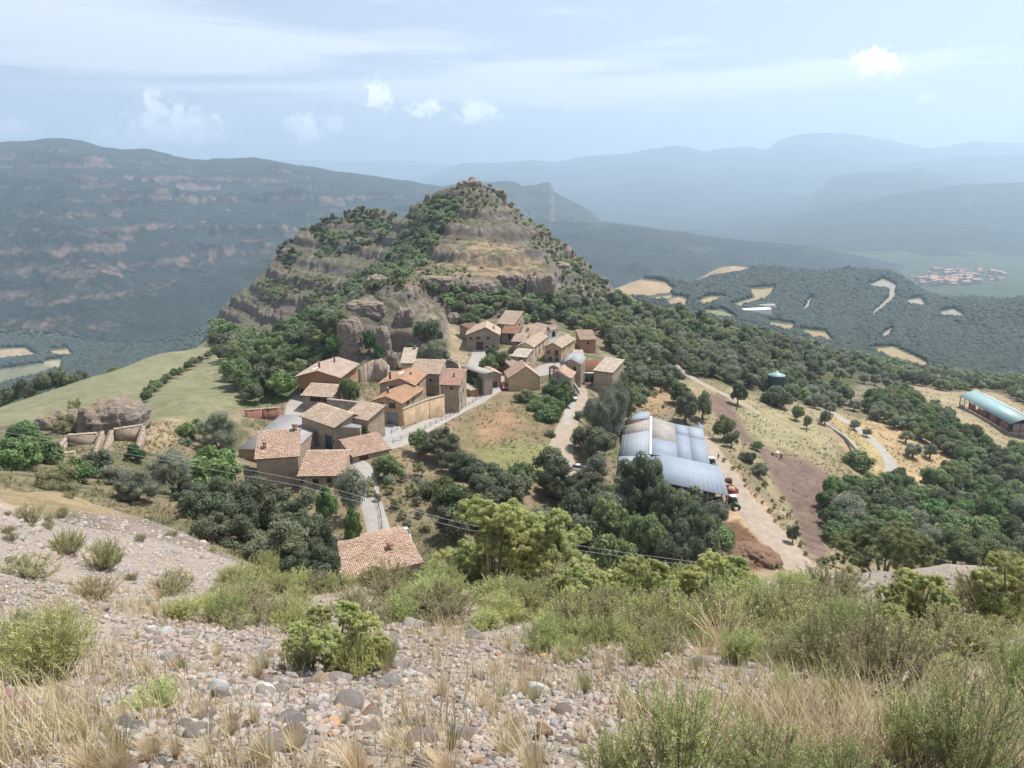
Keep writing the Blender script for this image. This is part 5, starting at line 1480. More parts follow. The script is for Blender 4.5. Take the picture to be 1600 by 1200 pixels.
# ---------------------------------------------------------------- open cattle barn on the right
def cattle_barn():
    p = np.array((183.8, 259.0)); q = np.array((187.8, 297.0))
    z0 = -82.3
    yaw = -math.atan2(q[0] - p[0], q[1] - p[1])
    g = ground(p[0], p[1]) 
    e = empty('cattle_barn', (p[0], p[1], g), yaw)
    Ln, W_ = float(np.linalg.norm(q - p)), 11.5
    H = z0 - g; rise = 2.4
    gl = [ground(*(p + (q - p) * f)) - g for f in np.linspace(0, 1, 11)]
    rf = tiled(e, [((-.5, Ln + .5, H - .2), (-.5, -.8, H - .2), (W_ * .5, -.8, H + rise), (W_ * .5, Ln + .5, H + rise)), ((W_ + .5, -.8, H - .2), (W_ + .5, Ln + .5, H - .2), (W_ * .5, Ln + .5, H + rise), (W_ * .5, -.8, H + rise))], 'pink', 1, mat=M['greenroof'])
    part('ridge_cap', rf, box(W_ * .5 - .2, W_ * .5 + .2, -.85, Ln + .55, H + rise + .002, H + rise + .06), M['white'])
    part('low_wall', e, box(0, .22, 0, Ln, min(gl) - 1, 1.25), M['brickpale'])
    part('low_wall', e, box(.225, W_, 0, .22, -1, 1.25), M['brickpale'])
    part('back_wall', e, box(W_ - .2, W_, .23, Ln, -2, H - .25), M['brick'])
    part('gable_boarding', e, box(1.2, W_ - .5, .06, .14, 1.3, H - .3), M['brickpale'])
    for y in np.linspace(1.5, Ln - 13, 4):
        part('cladding', e, box(.06, .14, y, y + 5.2, 1.28, H - .9), M['brick'])
    for y in np.linspace(.3, Ln - .3, 11):
        part('post', e, box(-.06, .2, y - .12, y + .12, -.5, H - .1), M['rust'])
    for x in (W_ * .33, W_ * .66, W_ - .15):
        part('post', e, box(x - .12, x + .12, -.06, .05, -.5, H + rise * .5 - .3), M['rust'])
    tag(e, 'open sided cattle barn with a pale green metal roof at the right edge', 'barn')
M['brickpale'] = simple('pink_block_wall', (.33, .25, .225), .9, .2, 2)
cattle_barn()

# ---------------------------------------------------------------- road railing and field fences
def fence(name, label, pix, step=2.4, hpost=1.05, rails=(.95, .5), mat='iron', dmin=90, r=.05, railr=.028):
    pts_ = [hit(x, y, dmin) if len(a) == 0 else gp_row(x, y, a[0]) for x, y, *a in pix]
    e = empty(name, pts_[0])
    o3 = pts_[0]
    pos = []
    for i in range(len(pts_) - 1):
        m = max(1, int((pts_[i + 1] - pts_[i]).length / step))
        for k in range(m):
            q = pts_[i].lerp(pts_[i + 1], k / m)
            pos.append(gz(q.x, q.y))
    pos.append(pts_[-1])
    for q in pos:
        d = q - o3
        part('post', e, box(d.x - r, d.x + r, d.y - r, d.y + r, d.z - .3, d.z + hpost), M[mat])
    for z in rails:
        v = [np.array(q - o3) + np.array((0, 0, z)) for q in pos]
        part('rail', e, tube(v, [railr] * len(v), 5), M[mat])
    return tag(e, label, 'fence')
fence('road_railing', 'long dark metal railing along the outer edge of the village road', [(614, 693), (640, 682), (664, 671), (690, 658), (716, 644), (744, 626), (770, 610), (792, 597)], 2.2)
fence('lane_railing', 'short dark railing above the lane in front of the green garage door', [(490, 690), (500, 697), (512, 700)], 2.0)
fence('corner_railing', 'dark railing climbing from the fork to the flat concrete roof', [(531, 699), (540, 692), (552, 684)], 2.0)
fence('yard_railing', 'short dark railing beside the grey blue garage yard', [(612, 678), (622, 672)], 1.8)
fence('wire_fence', 'wire fence with thin posts along the lower lane and dry grass', [(576, 752), (588, 780), (595, 808), (598, 825, 104)], 2.6, 1.1)
fence('pole_fence', 'rustic fence of grey wooden poles under the olive trees', [(254, 808, 76), (275, 792, 80), (300, 782, 83), (330, 772, 87)], 2.6, 1.3, (1.1, .6), 'wood', r=.07, railr=.06)
fence('field_fence', 'thin wire fence above the green field beside the orange villa', [(385, 640, 172), (420, 622, 178), (455, 606, 184)], 3.0, 1.2)

# ---------------------------------------------------------------- vehicles
def paint_mat(name, col):
    m, t, b = new_mat(name)
    b.inputs['Base Color'].default_value = (*col, 1)
    b.inputs['Roughness'].default_value = .3
    b.inputs['Coat Weight'].default_value = .5
    b.inputs['Specular IOR Level'].default_value = .5
    return m
TYRE = simple('tyre_rubber', (.03, .03, .03), .9, .1, 5)
def wheel(parent, x, y, r, w_, name='wheel'):
    def disc(r0, ww):
        v, f = lathe([(r0 * .5, -ww / 2), (r0 * .93, -ww / 2), (r0, -ww * .35), (r0, ww * .35), (r0 * .93, ww / 2), (r0 * .5, ww / 2)], 18)
        return np.stack([v[:, 2], v[:, 0], v[:, 1]], 1), f
    v, f = disc(r, w_)
    o = part(name, parent, (v, f), TYRE, True)
    o.location = (x, y, r)
    v, f = lathe([(.01, -w_ * .42), (r * .52, -w_ * .42), (r * .52, w_ * .42), (.01, w_ * .42)], 14)
    part('rim', o, (np.stack([v[:, 2], v[:, 0], v[:, 1]], 1), f), M['zinc'])
def car(label, p, rz, col, kind='hatch'):
    e = empty('parked_car', p, rz)
    pm = paint_mat('car_paint', col)
    # profile along y (front at -y), extruded across x with a narrower top
    low = [(-2.0, .32), (-2.05, .62), (-1.9, .82), (-.95, .95), (1.55, .98), (1.98, .9), (2.05, .5), (1.95, .3)]
    cab = [(-.95, .94), (-.25, 1.42), (.9, 1.46), (1.75, .97)] if kind == 'hatch' else [(-1.2, .94), (-.75, 1.75), (1.9, 1.8), (1.98, .95)]
    def ext(prof, w0, w1, z0, z1):
        V = []
        for s_ in (-1, 1):
            for y, z in prof:
                f = (z - z0) / (z1 - z0)
                V.append((s_ * (w0 + (w1 - w0) * f), y, z))
        k = len(prof)
        return V, [tuple(range(k)), tuple(range(2 * k - 1, k - 1, -1))] + [(i, (i + 1) % k, k + (i + 1) % k, k + i) for i in range(k)]
    for nm, prof, w0, w1, mt_ in (('body', low, .86, .84, pm), ('cabin', cab, .80, .62, M['glass'])):
        V, Fc = ext(prof, w0, w1, prof[0][1], max(z for _, z in prof))
        me = bpy.data.meshes.new(nm); me.from_pydata(V, [], Fc); me.materials.append(mt_)
        bm = bmesh.new(); bm.from_mesh(me); bmesh.ops.recalc_face_normals(bm, faces=bm.faces)
        bmesh.ops.bevel(bm, geom=bm.edges[:], offset=.05, segments=2, affect='EDGES'); bm.to_mesh(me); bm.free()
        link(nm, me, e)
    zt = max(z for _, z in cab)
    y0, y1 = cab[1][0] + .1, cab[2][0] - .05
    part('roof', e, box(-.58, .58, y0, y1, zt - .03, zt + .03), pm)
    for s_ in (-1, 1):
        wheel(e, s_ * .78, -1.25, .32, .2); wheel(e, s_ * .78, 1.3, .32, .2)
        part('headlight', e, box(s_ * .62 - .16, s_ * .62 + .16, -2.08, -1.96, .62, .76), M['white'])
        part('tail_light', e, box(s_ * .66 - .12, s_ * .66 + .12, 1.96, 2.08, .62, .8), M['taillight'])
    return tag(e, label, 'car')
M['taillight'] = simple('red_lens', (.35, .02, .02), .3, .05, 2)
car('red car parked on the village road beside the small grey roofed shed', gp_row(788, 590, 199.5) + Vector((0, 0, .08)), R(12), (.30, .025, .03))
car('white car parked on the dirt below the meadow, half hidden by oaks', hit(905, 736, 120), R(75), (.70, .70, .70))
car('white van parked in the narrow lane below the chapel', gp_row(898, 612, 194) + Vector((-.4, 0, 0.1)), R(8), (.72, .72, .72), 'van')
car('silver car sheltered under the left eave of the orange walled villa', hit(488, 601, 150) + Vector((0, 0, .05)), R(60), (.35, .37, .40))
c_ = gp_row(632, 832, 104.5)
car('pale car parked behind the tile roofed cottage nearest the camera', c_ + Vector((0, 0, .03)), R(15), (.45, .47, .50))

def tractor(label, p, rz, col, trailer=False):
    e = empty('tractor', p, rz)
    pm = paint_mat('tractor_paint', col)
    bm_ = [box(-.38, .38, -1.9, .2, .75, 1.45), box(-.62, .62, .2, 1.2, .7, 1.2)]
    part('body', e, join_parts(bm_), pm)
    part('grille', e, box(-.34, .34, -1.96, -1.905, .8, 1.4), M['iron'])
    part('cab', e, box(-.62, .62, .1, 1.3, 1.21, 2.25), M['glass'])
    part('roof', e, box(-.72, .72, 0, 1.42, 2.255, 2.42), M['white'])
    for x in (-.6, .6):
        for y in (.12, 1.28):
            part('pillar', e, box(x - .05, x + .05, y - .05, y + .05, 1.2, 2.26), pm)
    part('exhaust', e, tube([(.3, -.9, 1.4), (.3, -.9, 2.2)], [.05, .05], 8), M['iron'])
    for s_ in (-1, 1):
        wheel(e, s_ * .85, .85, .78, .42); wheel(e, s_ * .75, -1.45, .45, .3)
        part('mudguard', e, box(s_ * .85 - .24, s_ * .85 + .24, .2, 1.5, 1.585, 1.64), pm)
    return tag(e, label, 'tractor')
tractor('small green tractor with a pale roof parked beside the grey shed sheets', hit(1112, 731, 130), R(10), (.05, .12, .05))
tp = hit(1145, 792, 120)
tractor('dark green tractor at the open front corner of the farm shed', tp + Vector((.1, 0, 0)), R(8), (.03, .09, .045))
def trailer(label, p, rz):
    e = empty('farm_trailer', p, rz)
    part('tub', e, join_parts([box(-1, 1, -1.7, 1.7, .8, .9), box(-1, -.92, -1.7, 1.7, .905, 1.6), box(.92, 1, -1.7, 1.7, .905, 1.6), box(-.915, .915, -1.7, -1.62, .905, 1.6), box(-.915, .915, 1.62, 1.7, .905, 1.6)]), paint_mat('red_paint', (.28, .04, .035)))
    part('load', e, lathe([(1.0, .92), (.95, 1.3), (.6, 1.75), (.01, 1.9)], 12), M['stonegold'])
    part('drawbar', e, tube([(0, -1.7, .8), (0, -3.0, .6)], [.06, .05], 6), M['iron'])
    for s_ in (-1, 1):
        wheel(e, s_ * .8, .5, .42, .25)
    return tag(e, label, 'trailer')
trailer('red farm trailer with a pale load behind the dark green tractor', hit(1143, 776, 130) + Vector((.3, 1.5, 0)), R(8))
def bale_stack():
    p = hit(1141, 762, 130) + Vector((.2, 2.2, 0))
    e = empty('straw_bale', p, R(5))
    v, f = lathe([(.01, -.65), (.7, -.65), (.78, -.5), (.78, .5), (.7, .65), (.01, .65)], 24)
    part('straw_roll', e, (np.stack([v[:, 2], v[:, 0], v[:, 1] + .78], 1), f), M['wood'])
    part('net_wrap', e, (np.stack([v[24:96, 2] * .9, v[24:96, 0] * 1.01, v[24:96, 1] * 1.01 + .78], 1), f[:48]), M['shutter'])
    tag(e, 'brown round bale standing between the shed and the farm track', 'bale')
bale_stack()
def implement():
    p = hit(1214, 713, 150)
    e = empty('farm_sprayer', p, R(-18))
    part('frame', e, join_parts([box(-1.3, 1.3, -.06, .06, .5, .62), box(-.06, .06, -.055, 1.2, .49, .6)]), M['iron'])
    part('drawbar', e, tube([(0, 0, .55), (2.6, .5, .5), (5.0, .7, .35)], [.08, .07, .05], 6), M['rust'])
    part('tank', e, lathe([(.01, .6), (.45, .65), (.5, 1.0), (.35, 1.3), (.01, 1.35)], 14), M['white'])
    for x in (-1.2, 1.0):
        wheel(e, x, -.2 if x < 0 else -1.0, .55, .45)
    tag(e, 'farm implement with two dark wheels and a white tank on the bare brown soil', 'farm machine')
implement()

# ---------------------------------------------------------------- person walking on the farm track
def skin_figure(name, joints, edges, mat, parent=None, sub=2):
    me = bpy.data.meshes.new(name)
    me.from_pydata([j[0] for j in joints], edges, [])
    o = bpy.data.objects.new(name, me); C.objects.link(o)
    md = o.modifiers.new('skin', 'SKIN'); md.use_smooth_shade = True
    for i, j in enumerate(joints):
        sv_ = me.skin_vertices[0].data[i]
        r_ = j[1] if isinstance(j[1], tuple) else (j[1], j[1])
        sv_.radius = r_
        sv_.use_root = (i == 0)
    o.modifiers.new('sub', 'SUBSURF').render_levels = sub
    dg = bpy.context.evaluated_depsgraph_get()
    m2 = bpy.data.meshes.new_from_object(o.evaluated_get(dg))
    bpy.data.objects.remove(o); m2.name = name
    m2.materials.clear(); m2.materials.append(mat)
    return link(name, m2, parent)
SKIN = simple('skin', (.42, .26, .18), .6, .05, 4)
CLOTH = simple('dark_clothes', (.030, .034, .042), .9, .15, 6)
def person():
    p = hit(1122, 719, 140)
    e = empty('person', p, R(20))
    J = [((0, 0, .93), (.145, .11)), ((0, -.01, 1.15), (.14, .10)), ((0, -.01, 1.38), (.17, .105)), ((0, -.01, 1.50), .055), ((0, -.02, 1.58), .06), ((0, -.03, 1.68), .095), ((0, -.03, 1.76), .06),
         ((-.19, -.01, 1.41), .055), ((-.25, .06, 1.14), .042), ((-.24, -.06, .90), .032), ((-.24, -.09, .81), .034),
         ((.19, -.01, 1.41), .055), ((.25, -.08, 1.15), .042), ((.25, -.26, .98), .032), ((.25, -.33, .93), .034),
         ((-.10, .02, .86), .085), ((-.11, -.12, .48), .062), ((-.11, -.02, .08), .042), ((-.11, -.2, .04), .035),
         ((.10, .02, .86), .085), ((.11, .06, .48), .062), ((.11, .26, .12), .042), ((.11, .14, .04), .035)]
    E = [(0, 1), (1, 2), (2, 3), (3, 4), (4, 5), (5, 6), (2, 7), (7, 8), (8, 9), (9, 10), (2, 11), (11, 12), (12, 13), (13, 14), (0, 15), (15, 16), (16, 17), (17, 18), (0, 19), (19, 20), (20, 21), (21, 22)]
    o = skin_figure('body', J, E, CLOTH, e)
    o.data.materials.append(SKIN)
    for pl in o.data.polygons:
        c = pl.center
        if c.z > 1.53 or (abs(c.x) > .2 and c.z < .97):
            pl.material_index = 1
    v, f = ICO2
    h = v.copy(); h = h * np.array((.10, .115, .075)) + np.array((0, -.01, 1.765))
    part('hair', e, (h, f), M['iron'], True)
    # fingers and thumb
    fs = []
    for hx, hy, hz in ((-.24, -.10, .80), (.25, -.34, .92)):
        for k in range(4):
            x0 = hx + (k - 1.5) * .016
            fs.append(tube([(x0, hy, hz), (x0, hy - .012, hz - .035), (x0, hy - .03, hz - .055 - .008 * (k in (1, 2)))], [.009, .008, .006], 6))
        s_ = -1 if hx > 0 else 1
        fs.append(tube([(hx + .02 * s_, hy - .01, hz + .02), (hx + .045 * s_, hy - .03, hz), (hx + .045 * s_, hy - .045, hz - .022)], [.011, .009, .007], 6))
    part('hands', e, join_parts(fs), SKIN, True)
    for s_ in (-1, 1):
        v, f = ICO1
        part('shoe', e, (v * np.array((.05, .13, .045)) + np.array((.11 * s_, -.14 if s_ < 0 else .2, .045)), f), M['iron'], True)
    tag(e, 'person in dark clothes walking on the track beside the metal farm shed', 'person')
person()

# ---------------------------------------------------------------- overhead cables
WIRE = simple('aluminium_cable', (.42, .42, .41), .6, .05, 1)
for k, (nm, dy0, dy1) in enumerate((('upper pale overhead cable crossing in front of the big dark oaks', 0, 0), ('lower pale overhead cable crossing in front of the big dark oaks', 12, 6))):
    ctl = [(-80, 646, 84), (8, 664, 81), (240, 706, 75), (470, 750, 70), (600, 786, 68), (720, 817, 66), (860, 846, 64), (1000, 867, 62), (1300, 905, 58)]
    pts_ = [at(x, y + dy0 + (dy1 - dy0) * i / 8, d) for i, (x, y, d) in enumerate(ctl)]
    v, f = tube(pts_, [.016] * len(pts_), 6)
    o = link('overhead_cable', np_mesh('overhead_cable', v, f, True, WIRE))
    tag(o, nm, 'cable', 'overhead cables')

# ---------------------------------------------------------------- rocks
def rock_mat():
    m, t, b = new_mat('conglomerate_rock')
    tc = t.add('ShaderNodeTexCoord').outputs['Object']
    gm = t.add('ShaderNodeNewGeometry')
    nz_ = t.add('ShaderNodeSeparateXYZ', inp={0: gm.outputs['Normal']}).outputs[2]
    n1 = t.noise(tc, .35, 7, .7); n2 = t.noise(tc, 2.0, 6, .75)
    mp = t.add('ShaderNodeMapping', inp={0: tc, 3: (.4, .4, 1.6)}).outputs[0]
    n3 = t.noise(mp, .8, 5, .6)
    c = t.ramp(n1, [(.3, (.205, .17, .15)), (.48, (.29, .235, .20)), (.62, (.25, .21, .19)), (.75, (.31, .225, .165))])
    c = t.add('ShaderNodeHueSaturation', inp={'Color': c, 'Value': t.math('MULTIPLY', t.lin(n2, .3, .7, .65, 1.3), t.lin(n3, .3, .7, .8, 1.2))}).outputs[0]
    gr = t.math('MULTIPLY', t.lin(nz_, .72, .92), t.lin(n1, .42, .55))
    c = t.mix(t.math('MULTIPLY', gr, .7), c, (.29, .215, .115))
    bp = t.add('ShaderNodeBump', inp={'Height': t.math('ADD', t.math('MULTIPLY', n2, .6), n3), 'Distance': .9, 'Strength': .9})
    t.set(b, 'Base Color', c); t.set(b, 'Normal', bp.outputs[0])
    b.inputs['Roughness'].default_value = .95; b.inputs['Specular IOR Level'].default_value = .08
    return m
ROCK = rock_mat()
ICO5 = icos(5)
def rock(name, label, px, D, hw_px, top_py, seed, sq=1.0, sink=1.5, cat='rock', boxy=.5, group=None, deep=1.0):
    u, t_top = ray(px, top_py)
    x, y = u * D, D
    g = ground(x, y); zt = t_top * D
    h = max(zt - g, .8) + sink
    r = hw_px * D / F
    v, f = ICO5
    d = v / (np.abs(v) ** 4).sum(1, keepdims=True) ** (boxy * .25)
    so_ = seed * 7.7
    q = d * 2.2 + so_
    n1 = fbm(q[:, 0] + q[:, 2] * .35, q[:, 1] - q[:, 2] * .25, seed, 4)
    n2 = ridged(q[:, 0] * 2.2 + .2 * q[:, 2], q[:, 1] * 2.2, seed + 3, 3)
    lay = fbm(d[:, 2] * h * .6 + so_, d[:, 0] * .4 + so_, seed + 5, 3)
    s_ = 1 + .24 * n1 - .15 * sstep(.68, .95, n2) + .09 * lay + .05 * fbm(q[:, 0] * 6 + q[:, 2] * 5, q[:, 1] * 6 - q[:, 2] * 4, seed + 9, 3)
    d = d * s_[:, None]
    d = d / np.abs(d[:, 2]).max()
    V = d * np.array((r * sq / max(1e-6, np.abs(d[:, 0]).max()) , r * deep / np.abs(d[:, 1]).max(), h / 2))
    V[:, 2] += h / 2 - sink
    o = link(name, np_mesh(name, V, f, True, ROCK))
    o.location = (x, y, g)
    return tag(o, label, cat, group)
rock('boulder', 'huge rounded brown boulder rising above the roofless ruin', 172, 129, 56, 622, 3, sink=5, deep=.9, boxy=.7)
rock('boulder', 'long low grassy rock shelf continuing left from the huge boulder', 100, 134, 50, 640, 4, sink=4, deep=.7)
rock('rock_pillar', 'tall grey rock pillar left of the ivy, above the orange walled villa', 545, 226, 22, 494, 5, sink=6, boxy=.9)
rock('rock_pillar', 'rock pillar right of the ivy covered cleft', 596, 226, 15, 505, 6, sink=6, boxy=.9)
rock('rock_pillar', 'slim rock pillar rising behind the broken stone wall', 612, 205, 10, 545, 7, sink=5, boxy=.9)
rock('rock_pillar', 'stout grey rock buttress left of the spreading tree above the village', 632, 236, 17, 478, 8, sink=6, boxy=.8)
rock('rock_crag', 'rocky crag behind the round green tree and orange roofs', 588, 190, 16, 572, 9, sink=4, boxy=.5)
rock('rock_crag', 'flat topped crag with a pale scar on the left shoulder of the hill', 592, 268, 22, 428, 10, sink=6, boxy=1.0)
rock('rock_crag', 'reddish crag on the slope above the broad barn door house', 708, 268, 13, 488, 11, sink=4)
rock('rock_crag', 'summit crag crowning the rocky hill', 736, 424, 22, 280, 12, sink=7, boxy=1.0)
rock('rock_crag', 'square crag on the right shoulder just below the summit', 777, 422, 16, 295, 13, sink=6, boxy=1.0)
rock('rock_crag', 'rounded rock bulge at the cliff foot above the gallery house', 825, 290, 14, 462, 14, sink=4)
rock('rock_crag', 'vertical cliff buttress facing the village right of the bulge', 845, 298, 24, 420, 15, sink=8, boxy=.9)
rock('rock_crag', 'dark cliff face joining the meadow ledge above the village', 800, 305, 26, 424, 16, sink=8, boxy=.9)

rock('rock_crag', 'broad rock wall with a straw covered top, left shoulder above the pillars', 570, 238, 36, 470, 21, sink=6, boxy=.9, deep=.6)
rock('rock_crag', 'grey rock face behind the spreading grey green tree', 664, 250, 24, 490, 22, sink=6, boxy=.7)
rock('rock_crag', 'rock step under the straw meadow, left of the dark cliff', 745, 296, 34, 437, 23, sink=6, boxy=.9, deep=.5)
rock('rock_crag', 'rock step under the straw meadow beside the flat topped crag', 676, 288, 34, 436, 24, sink=6, boxy=.9, deep=.5)
rock('rock_crag', 'layered cliff band right of the straw meadow', 872, 345, 24, 408, 25, sink=7, boxy=.9, deep=.7)
h_ = rock('earth_heap', 'heap of reddish brown earth beside the farm track', 1176, 128, 50, 852, 26, sink=3.5, boxy=0.0, cat='earth heap')
h_.data.materials.clear(); h_.data.materials.append(simple('reddish_earth', (.17, .105, .072), 1, .4, 2.5, bump=.25))

def street_lamp(px, py, label):
    p = hit(px, py, 95)
    e = empty('street_lamp', p)
    part('post', e, tube([(0, 0, -.3), (0, 0, 4.6)], [.06, .045], 8), M['iron'])
    part('arm', e, tube([(0, 0, 4.55), (.25, -.15, 4.85), (.7, -.4, 4.9)], [.035, .03, .03], 6), M['iron'])
    part('lantern', e, lathe([(.01, 4.74), (.16, 4.76), (.2, 4.86), (.08, 4.98), (.01, 5.0)], 10) if False else (lambda v, f: (v + np.array((.75, -.43, 0)), f))(*lathe([(.01, 4.74), (.16, 4.76), (.2, 4.86), (.08, 4.98), (.01, 5.0)], 10)), M['zinc'])
    tag(e, label, 'street lamp')
street_lamp(420, 662, 'street lamp standing on the edge of the wide grey concrete roof yard')
street_lamp(546, 690, 'street lamp at the corner railing of the farmyard')
street_lamp(716, 640, 'street lamp beside the three storey house')
street_lamp(803, 596, 'street lamp in front of the ochre gable wall')
